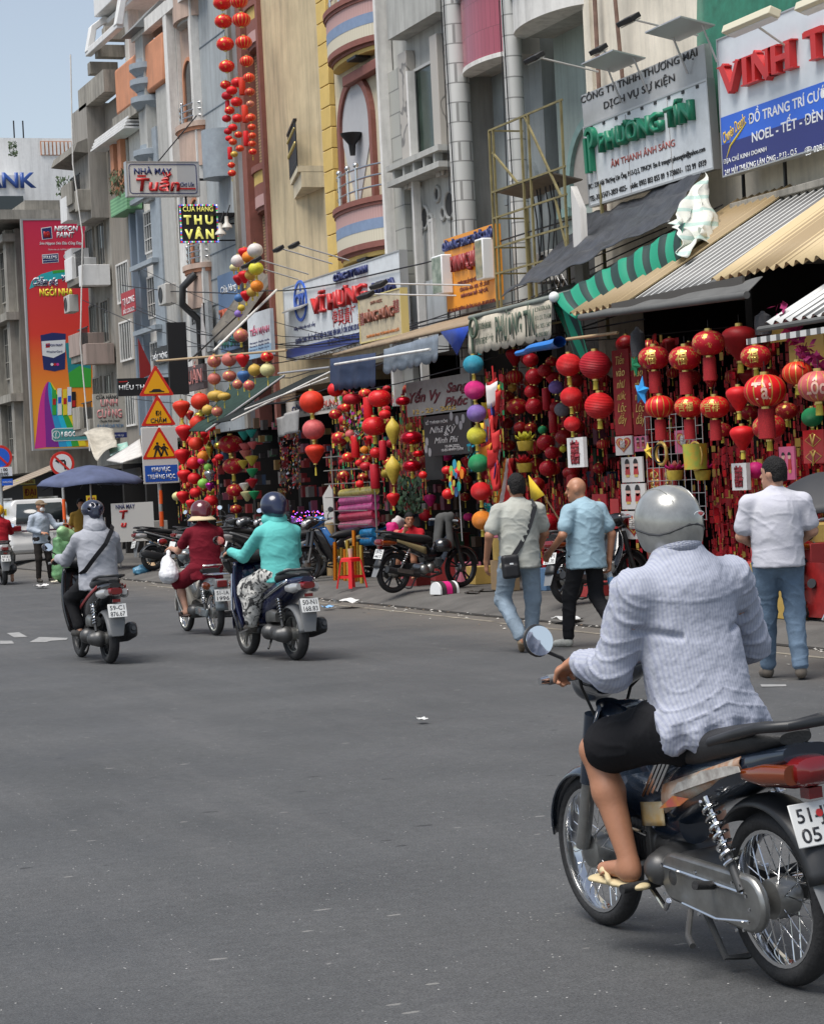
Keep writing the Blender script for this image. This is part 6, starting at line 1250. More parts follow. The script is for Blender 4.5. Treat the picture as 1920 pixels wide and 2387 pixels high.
p=at(1463,960,x=12.0);e=empty('gift_pot','round painted gift pot in green orange and pink hanging by a hoop','gift pot',p);sc_=1/ppm(p);MB().lathe([(0,-28*sc_),(24*sc_,-28*sc_),(26*sc_,26*sc_),(0,26*sc_)],n=24).build('drum',mat('painted drum',(.75,.36,.03),.4,var=.9,vscale=7,col2=(.25,.5,.08)),e);MB().torus(30*sc_,.012,(0,0,0),rotm(0,math.pi/2,0),30,6).build('hoop',GP,e)
p=at(1392,955,x=12.0);e=empty('bead_hoop','gold and black hoop ornament beside the painted gift pot','hoop',p);MB().torus(.13,.02,(0,0,0),rotm(0,math.pi/2,0),28,8).build('hoop',GP,e);MB().torus(.11,.012,(0,.03,0),rotm(0,math.pi/2,.3),28,8).build('inner_hoop',IRONB,e)
p=at(962,1004,x=11.6);e=empty('pinwheel','many-coloured round petal pinwheel in front of the wedding boards','pinwheel',p)
cols=['orange','lime','steel blue','yellow','crimson','teal','blue','mustard']
for k in range(16):
 big=k<8;a=k*math.pi/4+(.2 if big else.55);rr=.19 if big else.10;MB().prism(circle(rr*math.cos(a),rr*math.sin(a),.07 if big else.045,12),.006,((0,0,-.004*k),(0,-1,0),(0,0,1))).build('petal',lantern_mat(cols[(k*3+(0 if big else 2))%8]),e,mtx=Matrix.Translation((-.006*k,0,0)))
MB().cyl((.02,0,0),(.03,0,-.9),.008,n=6).build('stick',ALU,e)
random.seed(5)
b=MB();A,B=at(1640,650,x=11.7),at(1734,775,x=11.6)
for i in range(150):
 t=random.random();c=A.lerp(B,t)+Vector((random.gauss(0,.05),random.gauss(0,.05),random.gauss(0,.05)-.1*math.sin(math.pi*t)));s1=Vector((random.gauss(0,1),random.gauss(0,1),random.gauss(0,1))).normalized()*.05;s2=s1.cross(Vector((random.gauss(0,1),random.gauss(0,1),1))).normalized()*.04
 b.add([c-s1,c+s2,c+s1,c-s2],[(0,1,2,3)])
tag(b.build('petal_garland',mat('magenta petals',(.40,.02,.14),.7,var=.3)),'magenta petal garland drooping beside the big painted lanterns','garland')
def foil_mass(name,label,cat,boxes,cols,n,seed,size=(.02,.05),strip=False):
 random.seed(seed);b=MB()
 for i in range(n):
  (px0,px1,py0,py1,x0,x1)=boxes[i%len(boxes)];x=random.uniform(x0,x1);c=at(random.uniform(px0,px1),random.uniform(py0,py1),x=x);s_=random.uniform(*size);b.cur=random.randrange(len(cols))
  if strip:
   a_=random.uniform(-.7,.7);d1=Vector((math.sin(a_)*.5,math.cos(a_),0))*s_*random.choice((.35,.7,1.));d2=Vector((0,0,s_))
   for q in range(random.randint(2,4)):
    b.cur=random.randrange(len(cols));cc=c-d2*2.3*q;k_=random.choice((.5,1,1));b.add([cc-d1*k_-d2,cc+d1*k_-d2,cc+d1*k_+d2,cc-d1*k_+d2],[(0,1,2,3)])
   continue
  d1=Vector((random.gauss(0,.4),random.gauss(0,1),random.gauss(0,1))).normalized()*s_;d2=d1.cross(Vector((1,random.gauss(0,.5),random.gauss(0,.5)))).normalized()*s_*random.uniform(.5,1.4)
  b.add([c-d1-d2*.6,c+d1-d2,c+d1*.8+d2,c-d1+d2*.8],[(0,1,2,3)])
 o=b.build(name,cols);tag(o,label,cat,kind='stuff');return o
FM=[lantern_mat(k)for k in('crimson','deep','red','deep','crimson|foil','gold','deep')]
foil_mass('festive_trinkets','dense hanging mass of small red and gold trinkets filling the dim lantern stalls','trinkets',[(1060,1300,770,1190,13.4,14.2),(1300,1734,700,1180,12.8,14.2),(1060,1320,1000,1190,13.0,13.8),(1500,1734,930,1200,12.4,13.2)],FM,2700,21,(.02,.05),True)
foil_mass('festive_trinkets','small red gold and green trinkets crowding the stall under the navy valance','trinkets',[(690,850,815,1060,12.6,13.6),(840,895,830,1010,12.6,13.4),(375,460,870,1090,12.2,13.2),(1020,1060,780,1100,12.6,13.2)],FM+[lantern_mat('green'),lantern_mat('mustard')],900,22,(.02,.05),True)
foil_mass('foil_garland','dim gold and silver foil garlands hanging in the dark stall','garland',[(588,612,905,1040,13.0,13.3),(615,632,900,1030,13.0,13.3)],[lantern_mat('gold|foil'),lantern_mat('deep|foil'),lantern_mat('silver|foil'),lantern_mat('deep')],420,23,(.015,.03))
foil_mass('foil_bow','bunch of green gold and silver foil ribbons among the lanterns under the navy valance','foil bow',[(722,772,862,925,11.8,12.1)],[lantern_mat('green|foil'),lantern_mat('mustard|foil'),lantern_mat('silver|foil'),lantern_mat('magenta|foil')],170,24,(.02,.04))
foil_mass('tinsel','blue and teal tinsel hanging behind the paper lantern column','tinsel',[(985,1012,690,745,12.0,12.2),(985,1010,935,990,12.0,12.2),(1020,1035,1060,1090,11.8,12.0)],[lantern_mat('blue|foil'),lantern_mat('teal|foil')],200,25,(.012,.03))
LP=mat('violet led',(.2,.05,.4),.4,emit=(.45,.12,1.),estr=2.2);LPR=mat('red led',(.4,.02,.02),.4,emit=(1.,.08,.04),estr=2.)
random.seed(8);b=MB()
for i in range(170):
 c=at(random.uniform(565,700),random.uniform(1075,1112),x=13.6+random.uniform(0,.3));b.cur=0 if random.random()<.75 else 1;b.box(c,(.016,)*3)
o=b.build('string_lights',[LP,LPR]);tag(o,'violet and red string lights glowing at the back of the dark stall','string lights',kind='stuff')
FL=[mat('flag '+n,c,.8,var=.1)for n,c in(('red',(.52,.02,.02)),('yellow',(.72,.50,.03)),('blue',(.04,.06,.30)),('white',(.62,.60,.58)),('orange',(.65,.2,.02)))]
random.seed(12);e=empty('flag_bunch','drooping bunch of red yellow blue and white cloth flags beside the paper lantern column','flags',at(1040,800,x=11.7))
b=MB();base=e.location
for i in range(26):
 px=random.uniform(1023,1050);py=800+i*7.2;c=at(px,py,x=11.7+random.uniform(-.12,.12))-base;b.cur=(0,3,1,0,2,0,1,3,0,4)[i%10];L=random.uniform(.2,.34);W_=random.uniform(.09,.15);t=random.uniform(-.5,.5)
 n0=len(b.v);b.grid(lambda u,v:c+Vector((.05*math.sin(5*u+i),(u-.5)*W_*2*(1-.6*v)+t*v*.2,-L*v+.03*math.sin(6*u+i))),4,4)
b.build('cloth',FL,e,thick=.004);MB().cyl(at(1036,770,x=11.7)-base,(0,0,-.4),.012,n=6).build('cord',FL[0],e)
e=empty('flag','large furled red white and orange flag leaning behind the grey shirted walker','flag',at(1068,1110,x=11.9));base=e.location;b=MB()
for k,(mi,o0,o1)in enumerate(((4,-.5,-.28),(3,-.28,-.02),(0,-.02,.42))):
 b.cur=mi;T0=at(1073,965,x=11.9)-base;T1=at(1060,1120,x=11.8)-base
 b.grid(lambda u,v:T0.lerp(T1,v)+Vector((.05*math.sin(7*v+5*u),-(o0+(o1-o0)*u)*(.25+.75*v)*.75,.0)),5,10)
b.build('cloth',FL,e,thick=.005);MB().cyl(at(1078,958,x=11.95)-base,at(1050,1215,x=11.9)-base,.014,n=7).build('flag_pole',MATS['bamboo'],e)
e=empty('flag','yellow triangular pennant leaning behind the head of the grey shirted walker','flag',at(1130,1040,x=11.9));b=MB();b.add([at(1112,1000,x=11.9)-e.location,at(1118,1058,x=11.9)-e.location,at(1146,1042,x=11.9)-e.location],[(0,1,2)]);b.build('cloth',FL[1],e,thick=.005);MB().cyl(at(1140,1035,x=11.95)-e.location,at(1180,1100,x=12.2)-e.location,.01,n=6).build('flag_pole',MATS['bamboo'],e)
def sack(label,px,py,x,rx,rz,c):
 p=at(px,py,x=x);s_=1/ppm(p);o=MB().lathe([(0,-rz),(rx*.9,-rz*.95),(rx,0),(rx*.9,rz*.7),(rx*.3,rz),(rx*.2,rz*1.15)],n=14).build('bottle_bag',c,mtx=Matrix.Translation(p)@Matrix.Scale(s_,4));return tag(o,label,'bag')
BAGB=mat('black plastic',(.05,.05,.055),.35,var=.3,vscale=14,bump=.5,bscale=22);sack('black plastic bag of bottles hung under the ribbed roof above the green star',1342,722,11.9,16,30,BAGB);sack('black plastic bundle hung near the wire display grid',1606,682,11.9,19,24,BAGB)
# motorbikes: local frame +y forward, +x right, origin under the rear axle
RUB=mat('tyre rubber',(.018,.018,.019),.75,var=.25,vscale=20,bump=.25,bscale=60);CHR=mat('chrome',(.75,.75,.75),.12,metal=1.);ALLOY=mat('engine alloy',(.30,.30,.29),.38,metal=.85,var=.3,vscale=9);DALLOY=mat('dark alloy',(.09,.09,.09),.45,metal=.6,var=.25)
BPL=mat('black plastic trim',(.02,.021,.023),.45,var=.2);SEATM=mat('seat vinyl',(.017,.017,.018),.55,bump=.15,bscale=120);TLR=mat('tail lamp red',(.15,.004,.005),.12,coat=1.);TLA=mat('amber lens',(.15,.026,.003),.15,coat=1.);TLC=mat('clear lens',(.5,.5,.5),.08,metal=.5);PLW=mat('plate enamel',(.66,.66,.64),.4);MIRR=mat('mirror glass',(.85,.87,.9),.03,metal=1.);GREYPL=mat('grey plastic',(.16,.165,.17),.55)
def paint(n,c,r=.22):return mat('paint '+n,c,r,coat=.8,var=.12,vscale=2)
YZ=rotm(0,math.pi/2,0)
def wheel(e,y,R,w=.036,style='spoke',rimm=None,nm='wheel'):
 rimm=rimm or CHR;o=MB().torus(R-w,w,(0,y,R),YZ,40,10,1.15).build(nm,RUB,e);rr=R-2*w+.012
 MB().lathe([(rr,-.032),(rr-.012,-.03),(rr-.022,0),(rr-.012,.03),(rr,.032),(rr+.004,0),(rr,-.032)],(0,y,R),40,YZ).build('rim',rimm,o)
 b=MB()
 if style=='spoke':
  for i in range(32):
   a=2*math.pi*i/32;a2=a+(.55 if i%2 else-.55);sx=.035*(1 if(i//2)%2 else-1);b.cyl((sx,y+.05*math.cos(a2),R+.05*math.sin(a2)),(0,y+(rr-.01)*math.cos(a),R+(rr-.01)*math.sin(a)),.0022,n=5)
  sm=CHR
 else:
  for i in range(5):
   a=2*math.pi*i/5+.3
   for da in(-.16,.16):b.bar((0,y+.03*math.cos(a),R+.03*math.sin(a)),(0,y+(rr-.005)*math.cos(a+da),R+(rr-.005)*math.sin(a+da)),.02,.022,up=(1,0,0))
  sm=rimm
 q=b.build('spokes',sm,o);q['kind']='stuff'
 MB().lathe([(.0,-.06),(.03,-.06),(.065,-.045),(.07,.0),(.065,.035),(.04,.06),(0,.06)],(0,y,R),20,YZ).build('hub',ALLOY,o);return o
def arc_fender(e,y,R,a0,a1,hw,m,name,tip=0.,th=.008):
 def f(u,v):
  a=rad(a0+(a1-a0)*u);t=(v-.5)*2;r=R+.028-.03*abs(t)**2.5;k=1-tip*abs(2*u-1)**4;return(hw*t*k,y+r*math.cos(a),R+r*math.sin(a)-.0)
 return MB().grid(f,18,10).build(name,m,e,thick=th)
def plate(e,y,z,txt,tilt=.35,yaw=0.):
 M_=Matrix.Translation((0,y,z))@FACE_BACK@Matrix.Rotation(-tilt,4,'X');o=MB().box((0,0,0),(.19,.14,.006)).build('number_plate',PLW,e,mtx=M_,bevel=.004)
 for i,t in enumerate(txt):letters(t,0,.031-.064*i,.047,mat('plate black',(.03,.03,.035),.5),o,width=.15,bold=.012,ext=.001,lift=.0035)
 return o
def mirror(e,x,y,z,bx,by,bz,m=BPL,r=(.062,.042)):
 o=MB().tube([(bx,by,bz),(bx+(x-bx)*.3,by+.01,bz+.06),(x*.95+bx*.05,y+.015,z-.03),(x,y+.012,z)],.007,8).build('mirror',m,e)
 Q_=rotm(rad(-98),0,rad(14 if x<0 else-14));b=MB().ball((x,y+.012,z),(r[0]+.006,r[1]+.006,.012),20,10,Q_);b.build('mirror_shell',m,o);MB().lathe([(0,.0),(1,.0),(1,-.003),(0,-.003)],(x,y-.004,z),24,Q_@Matrix.Diagonal((r[0],r[1],1))).build('mirror_glass',MIRR,o)
def shock(e,x,p0,p1,m=CHR,n=7):
 p0,p1=Vector((x,*p0)),Vector((x,*p1));pts=[];d=(p1-p0);q=d.to_track_quat('Z','Y').to_matrix()
 for i in range(n*12+1):
  t=i/(n*12);a=2*math.pi*n*t;pts.append(p0+d*(.28+.68*t)+q@Vector((.026*math.cos(a),.026*math.sin(a),0)))
 o=MB().tube(pts,.006,6).build('shock_absorber',m,e);MB().cyl(p0,p0+d*.45,.016,n=10).build('damper',DALLOY,o);MB().cyl(p0+d*.4,p1,.01,n=8).build('damper_rod',CHR,o)
def tail_lamp(e,secs,m=TLR,sides=None):
 o=MB().yloft(secs,20,3).build('tail_lamp',m,e)
 if sides:
  for sx in(-1,1):MB().yloft([(y,z,hw,hh,sx*x)for(y,z,hw,hh,x)in sides[1]],14,2.6).build('indicator',sides[0],o)
def bars(e,y,z,hw=.33,grip=GREYPL,end=CHR,m=BPL,rake=.05):
 MB().tube([(-hw,y-rake,z),(-hw*.55,y-rake*.4,z+.005),(-.08,y+.04,z-.02),(.08,y+.04,z-.02),(hw*.55,y-rake*.4,z+.005),(hw,y-rake,z)],.012,10).build('handlebar',m,e)
 for s in(-1,1):
  g=MB().cyl((s*(hw-.12),y-rake*.85,z+.002),(s*hw,y-rake,z),.0185,n=14).build('grip',grip,e);MB().cyl((s*hw,y-rake,z),(s*(hw+.035),y-rake*1.1,z),.017,.013,n=14).build('bar_end',end,g);MB().tube([(s*(hw-.15),y+.03,z),(s*(hw-.02),y+.03,z-.005)],.006,6).build('lever',CHR,g)
def motorbike(label,loc,rz,kind,pm,txt,style='cast',rimm=None,accent=None,mirrors=True,group=None,seatm=None,extra=None,name=None,rack=False,lean=0.):
 e=empty(name or('scooter' if kind=='scooter' else 'motorbike'),label,'scooter' if kind=='scooter' else 'motorbike',loc,rz,group)
 if lean:e.rotation_euler=(0,lean,rz)
 ac=accent or GREYPL;sm=seatm or SEATM
 if kind=='under':
  WB,R=1.22,.288;wheel(e,0,R,.037,style,rimm,'rear_wheel');wheel(e,WB,R,.033,style,rimm,'front_wheel')
  MB().yloft([(.68,.72,.05,.015),(.60,.735,.09,.05),(.45,.745,.115,.065),(.25,.765,.125,.065),(.08,.80,.13,.055),(-.08,.82,.115,.045),(-.17,.828,.06,.02)],24,2.8).build('seat',sm,e)
  MB().yloft([(.66,.50,.04,.09),(.55,.57,.085,.12),(.36,.635,.112,.105),(.12,.69,.122,.08),(-.08,.745,.115,.055),(-.22,.785,.085,.03)],24,3).build('side_cowl',pm,e)
  b=MB()
  for s in(-1,1):b.grid(lambda u,v:(s*(.115+.012*math.sin(math.pi*v)),.50-.52*u,.575+.175*u+(v-.5)*(.10-.06*u)),8,4)
  b.build('side_stripe',ac,e,thick=.004)
  MB().loft([((0,1.03,.84),(.055,0,0),(0,.05,.03)),((0,.95,.66),(.07,0,0),(0,.06,.05)),((0,.84,.53),(.075,0,0),(0,.04,.07)),((0,.66,.48),(.08,0,0),(0,.01,.09)),((0,.5,.5),(.07,0,0),(0,0,.1))],18).build('frame_cover',pm,e)
  W=(.09,.165,.195,.20,.185,.14)
  def shield(u,v):
   t=v*5;i=min(int(t),4);w_=W[i]+(W[i+1]-W[i])*(t-i);x=(u-.5)*2;return(x*w_,1.06-.26*v-.11*x*x+.03*math.sin(math.pi*v),.86-.56*v)
  MB().grid(shield,14,14).build('leg_shield',pm,e,thick=.012)
  blob('headlight_cowl',[ell((0,1.06,.97),(.12,.12,.085)),cap((-.09,1.0,.985),(.09,1.0,.985),.055),ell((0,1.14,.93),(.09,.07,.08))],pm,e,.012);MB().ball((0,1.175,.945),(.075,.045,.06),16,10).build('headlight',TLC,e)
  bars(e,.98,.985,.30)
  for s in(-1,1):
   f=MB().cyl((s*.075,WB-.005,R+.02),(s*.068,1.13,.56),.027,n=12).build('fork',ALLOY if style=='spoke' else DALLOY,e);MB().cyl((s*.068,1.13,.56),(s*.06,1.06,.82),.034,n=12).build('fork_cover',pm if style=='spoke' else BPL,f)
  arc_fender(e,WB,R,5,150,.062,pm,'front_fender',.3);arc_fender(e,0,R+.012,40,165,.075,BPL,'rear_fender',0)
  MB().loft([((0,-.20,.58),(.055,0,0),(0,.01,.0)),((0,-.27,.42),(.07,0,0),(0,.006,0)),((0,-.35,.25),(.055,0,0),(0,.005,0))],12,4).build('mud_flap',GREYPL,e)
  tail_lamp(e,[(-.10,.715,.09,.05),(-.20,.725,.085,.055),(-.265,.73,.07,.045),(-.285,.73,.04,.02)],TLR,(TLA,[(-.02,.712,.02,.02,.105),(-.14,.718,.032,.038,.098),(-.25,.726,.03,.032,.078)]))
  MB().box((0,-.23,.66),(.05,.05,.035)).build('reflector',TLR,e);plate(e,-.255,.565,txt)
  b=MB().tube([(.115,.16,.80),(.125,.0,.84),(.12,-.14,.872),(.07,-.24,.88),(-.07,-.24,.88),(-.12,-.14,.872),(-.125,.0,.84),(-.115,.16,.80)],.018,10);b.build('grab_rail',BPL,e)
  blob('engine',[cap((-.075,.58,.325),(.09,.58,.325),.072),cap((-.06,.46,.31),(.09,.46,.31),.08),cap((0,.6,.37),(0,.82,.40),.06),cap((-.115,.57,.325),(-.09,.57,.325),.06,k=.006),cap((-.13,.60,.33),(-.1,.6,.33),.03,k=.004),rbox((0,.76,.39),(.075,.05,.065),.01,k=.005)]+[rbox((0,.70+.022*i,.395),(.085,.005,.075),.003,k=.002)for i in range(6)],ALLOY if style!='spoke' else DALLOY,e,.008,.015)
  b=MB();b.prism([(.46+.085*math.cos(rad(a)),.31+.085*math.sin(rad(a)))for a in range(-90,91,15)]+[(0+.095*math.cos(rad(a)),.287+.095*math.sin(rad(a)))for a in range(90,271,15)],.035,((-.135,0,0),(0,1,0),(0,0,1)));cc=b.build('chain_case',DALLOY if style!='spoke' else ALLOY,e,bevel=.012)
  MB().tube([(-.14,.5,.345),(-.14,0,.325)],.006,6).build('case_rib',CHR,cc)
  for s in(-1,1):MB().bar((s*.105,.48,.32),(s*.105,-.02,.29),.03,.045).build('swing_arm',DALLOY,e);shock(e,s*.135,(.02,.33),(.19,.62),CHR)
  MB().tube([(.06,.78,.36),(.10,.78,.24),(.13,.55,.2),(.14,.3,.25)],.017,10).build('exhaust_pipe',CHR if style=='spoke' else DALLOY,e);mf=MB().cyl((.145,.34,.24),(.165,-.24,.36),.038,.047,n=16).build('muffler',BPL if style!='spoke' else CHR,e);MB().bar((.2,.2,.29),(.21,-.08,.345),.008,.06).build('heat_shield',ALLOY,mf)
  for s in(-1,1):MB().cyl((s*.1,.62,.265),(s*.26,.60,.27),.017,n=10).build('footpeg',RUB,e);MB().cyl((s*.12,.2,.32),(s*.22,.17,.34),.015,n=10).build('rear_footpeg',RUB,e)
  MB().tube([(-.13,.62,.25),(-.15,.5,.2),(-.17,.44,.24)],.01,8).build('gear_lever',CHR,e);MB().tube([(-.12,.38,.22),(-.2,.28,.15),(-.22,.22,.13)],.011,8).build('kick_stand',DALLOY,e);MB().tube([(.1,.33,.22),(.08,.25,.06),(.0,.25,.05),(-.08,.25,.06),(-.1,.33,.22)],.012,8).build('centre_stand',DALLOY,e)
  if mirrors:[mirror(e,s*.37,.95,1.13,s*.22,.96,.99)for s in(-1,1)]
 elif kind=='scooter':
  WB,R=1.21,.262;wheel(e,0,R-.004,.046,style,rimm,'rear_wheel');wheel(e,WB,R,.04,style,rimm,'front_wheel')
  MB().yloft([(.66,.735,.06,.02),(.58,.755,.11,.045),(.4,.775,.135,.055),(.18,.80,.14,.055),(-.05,.835,.13,.05),(-.22,.85,.09,.03),(-.28,.85,.05,.015)],24,2.8).build('seat',sm,e)
  MB().yloft([(.70,.46,.06,.12),(.58,.52,.125,.19),(.36,.60,.155,.16),(.12,.68,.16,.115),(-.1,.745,.15,.08),(-.28,.79,.11,.05),(-.36,.81,.06,.025)],26,2.9).build('rear_cowl',pm,e)
  b=MB()
  for s in(-1,1):b.grid(lambda u,v:(s*(.15+.015*math.sin(math.pi*u)),.55-.75*u,.56+.235*u+(v-.5)*.035),8,2)
  b.build('side_stripe',ac,e,thick=.006)
  MB().box((0,.80,.285),(.30,.40,.07)).build('floor_board',BPL,e,bevel=.02)
  def sh(u,v):
   x=(u-.5)*2;w_=.13+.11*math.sin(math.pi*(.18+.62*v));return(x*w_,1.14-.15*v-.12*x*x,.97-.66*v)
  MB().grid(sh,14,12).build('leg_shield',pm,e,thick=.03);blob('front_nose',[ell((0,1.16,.76),(.16,.12,.2)),ell((0,1.2,.62),(.12,.12,.12))],pm,e,.014)
  blob('headset_cowl',[ell((0,1.06,1.02),(.14,.1,.07)),cap((-.12,1.03,1.03),(.12,1.03,1.03),.05)],BPL,e,.012);bars(e,1.02,1.03,.33,BPL,GREYPL)
  for s in(-1,1):MB().cyl((s*.075,WB,R),(s*.06,1.1,.62),.024,n=10).build('fork',DALLOY,e)
  arc_fender(e,WB,R,0,150,.075,pm,'front_fender',.3);arc_fender(e,0,R,60,175,.075,GREYPL,'rear_fender',.1)
  MB().loft([((0,-.30,.60),(.08,0,0),(0,.03,0)),((0,-.36,.45),(.085,0,0),(0,.012,0)),((0,-.37,.30),(.06,0,0),(0,.006,0))],12,4).build('mud_flap',GREYPL,e)
  tail_lamp(e,[(-.20,.735,.09,.04),(-.34,.745,.085,.045),(-.40,.75,.06,.03)],TLR,(TLC,[(-.15,.72,.04,.035,.115),(-.28,.725,.045,.05,.11),(-.36,.74,.03,.03,.09)]));MB().box((0,-.375,.655),(.08,.02,.03)).build('reflector',TLR,e);plate(e,-.395,.555,txt,.3)
  MB().tube([(.1,.2,.84),(.13,.0,.87),(.13,-.22,.90),(.07,-.33,.905),(-.07,-.33,.905),(-.13,-.22,.90),(-.13,.0,.87),(-.1,.2,.84)],.014,10).build('grab_rail',BPL,e)
  blob('engine',[cap((-.1,.38,.28),(-.1,.02,.26),.075,.085),cap((-.06,.38,.30),(.06,.38,.30),.09),cap((0,.42,.3),(0,.56,.34),.06),cap((-.15,.3,.28),(-.12,.3,.28),.08,k=.01),cap((-.15,.04,.26),(-.12,.04,.26),.07,k=.01)],DALLOY,e,.012,.02);MB().yloft([(.40,.42,.05,.06,-.09),(.26,.44,.06,.065,-.1),(.12,.43,.055,.05,-.1)],14,4).build('air_cleaner',ALLOY,e)
  MB().tube([(.05,.45,.24),(.1,.4,.2),(.13,.2,.22)],.018,8).build('exhaust_pipe',DALLOY,e);mf=MB().loft([((.15,.28,.24),(.04,0,0),(0,.01,.05)),((.17,.0,.29),(.06,0,0),(0,.02,.075)),((.175,-.25,.345),(.06,0,0),(0,.02,.08)),((.175,-.31,.36),(.035,0,0),(0,.01,.05))],18,3).build('muffler',BPL,e);MB().cyl((.175,-.305,.36),(.176,-.33,.365),.022,n=12).build('muffler_tip',DALLOY,mf)
  shock(e,-.13,(.0,.34),(.08,.62),CHR if 'chrome' in(extra or '')else DALLOY)
  MB().tube([(-.13,.3,.2),(-.2,.22,.12)],.012,8).build('kick_stand',DALLOY,e)
  if mirrors:[mirror(e,s*.36,1.0,1.2,s*.2,1.03,1.05)for s in(-1,1)]
 else:
  WB,R=1.17,.27;wheel(e,0,R,.036,'spoke',None,'rear_wheel');wheel(e,WB,R,.03,'spoke',None,'front_wheel')
  MB().yloft([(.55,.735,.08,.02),(.42,.76,.125,.045),(.2,.77,.13,.045),(.08,.765,.11,.03)],22,2.8).build('seat',sm,e)
  MB().yloft([(.60,.47,.04,.06),(.40,.56,.075,.11),(.2,.6,.09,.1),(-.05,.58,.085,.08),(-.2,.5,.08,.05)],22,2.6).build('body_shell',pm,e)
  MB().tube([(0,1.0,.82),(0,.9,.6),(0,.7,.47),(0,.5,.5)],.05,14).build('frame_tube',pm,e)
  def lg(u,v):
   x=(u-.5)*2;w_=.2+.05*math.sin(math.pi*v);return(x*w_,1.02-.24*v-.16*x*x,.78-.55*v)
  MB().grid(lg,14,12).build('leg_shield',mat('cream leg shield',(.60,.59,.54),.4),e,thick=.012);arc_fender(e,WB,R,-5,150,.065,MATS['cream leg shield'],'front_fender',.2);arc_fender(e,0,R+.01,30,175,.075,pm,'rear_fender',0)
  MB().ball((0,1.1,.93),(.09,.1,.09),18,12).build('headlight',pm,e);bars(e,.95,.98,.31,BPL,BPL,CHR,.1)
  for s in(-1,1):
   MB().cyl((s*.07,WB,R),(s*.055,1.05,.8),.025,n=10).build('fork',pm,e);shock(e,s*.12,(.0,.32),(.08,.58),CHR);ind=MB().cyl((s*.04,-.2,.60),(s*.14,-.22,.60),.01,n=8).build('indicator',CHR,e);MB().lathe([(0,.03),(.045,.02),(.047,-.03),(.03,-.045),(0,-.05)],(s*.165,-.225,.60),16,rotm(math.pi/2,0,0)).build('amber_lens',TLA,ind);MB().cyl((s*.1,.58,.26),(s*.25,.58,.26),.017,n=8).build('footpeg',RUB,e)
  o=MB().box((0,-.27,.62),(.16,.09,.11)).build('tail_lamp',GREYPL,e,bevel=.015);MB().box((0,-.322,.62),(.12,.02,.08)).build('red_lens',TLR,o,bevel=.008);plate(e,-.33,.485,txt,.15)
  b=MB()
  for s in(-1,1):b.tube([(s*.1,.12,.71),(s*.115,-.05,.73),(s*.1,-.3,.735)],.008,8)
  for q in(.08,-.06,-.18,-.29):b.cyl((-.105,q,.732),(.105,q,.732),.007,n=8)
  b.build('carrier',CHR,e);b=MB().tube([(.1,.1,.79),(.11,.02,.83),(0,-.02,.835),(-.11,.02,.83),(-.1,.1,.79)],.01,8);b.build('grab_rail',CHR,e)
  blob('engine',[cap((-.1,.5,.28),(.1,.5,.28),.085),cap((0,.55,.32),(0,.76,.35),.055),cap((-.12,.52,.29),(-.09,.52,.29),.07,k=.008)],DALLOY,e,.012,.015);MB().bar((-.1,.42,.29),(-.1,-.02,.27),.04,.11).build('chain_case',pm,e,bevel=.02);MB().tube([(.05,.7,.32),(.1,.65,.2),(.13,.3,.22)],.016,8).build('exhaust_pipe',CHR,e);MB().cyl((.135,.34,.22),(.15,-.28,.26),.035,.042,n=14).build('muffler',BPL,e)
  if mirrors:mirror(e,-.33,.92,1.12,-.2,.93,.98,CHR)
 return e
PDARK=paint('midnight blue',(.012,.02,.035));PBLK=paint('black',(.012,.012,.014));PMAR=paint('maroon',(.14,.01,.02));PNAVY=paint('ink blue',(.01,.014,.05));PBLU=paint('bright blue',(.02,.14,.40));PRED=paint('cherry red',(.40,.012,.02));PGRY=paint('graphite',(.06,.062,.066));PWHT=paint('pearl white',(.55,.55,.53));PGRN=paint('grey green',(.12,.13,.12))
STICK=mat('worn stickers',(.46,.45,.40),.4,var=.9,vscale=13,col2=(.35,.14,.05))
FGB=Vector((3.635,6.38,0));FGR=rad(3.3);FGL=rad(-3)
fg=motorbike('dark blue motorbike with worn stickers and spoked wheels ridden by the man in stripes',FGB,FGR,'under',PDARK,('51-JU','0514'),'spoke',accent=STICK,mirrors=False,lean=FGL)
mirror(fg,-.30,.97,1.125,-.17,.97,.99,BPL,(.062,.054));mirror(fg,.36,.97,1.125,.2,.97,.99,BPL,(.062,.052))
b=MB()
for s in(-1,1):b.tube([(s*.05,.98,.78),(s*.16,.90,.66),(s*.16,.74,.46),(s*.08,.72,.42)],.01,8)
b.build('crash_bar',CHR,fg);b=MB()
for k in range(4):b.cyl((-.085,.70-.035*k,.56+.01*k),(-.085,.58-.035*k,.69+.01*k),.008,n=6)
b.build('parcel_rack',CHR,fg);MB().grid(lambda u,v:(-.088-.003*math.sin(3*u),.72-.16*u,.45+.085*v+.02*u),6,4).build('lower_sticker',mat('yellow sticker',(.58,.5,.34),.4,var=.8,vscale=10,col2=(.6,.32,.03)),fg,thick=.003)
q=[o for o in kids(fg)if o.name.startswith('number_plate')][0];MB().prism(circle(.01,.03,.013,10),.001,((0,0,.005),(1,0,0),(0,1,0))).build('red_seal',RED,q)
SC1=motorbike('black scooter with a red side stripe, ridden by the hooded rider',(5.07,22.39,0),rad(1.5),'scooter',PBLK,('59-C1','876.67'),accent=mat('dull red stripe',(.2,.02,.02),.4),extra='chrome',rimm=BPL)
SC2=motorbike('dark blue scooter with chrome trim, ridden by the rider in turquoise',(6.61,20.97,0),rad(6),'scooter',PNAVY,('50-N1','168.83'),rimm=ALLOY,accent=CHR)
b=MB()
for s in(-1,1):b.tube([(s*.16,.6,.33),(s*.22,.9,.26),(s*.25,1.0,.5),(s*.2,1.08,.85)],.012,8)
b.build('crash_bar',CHR,SC2)
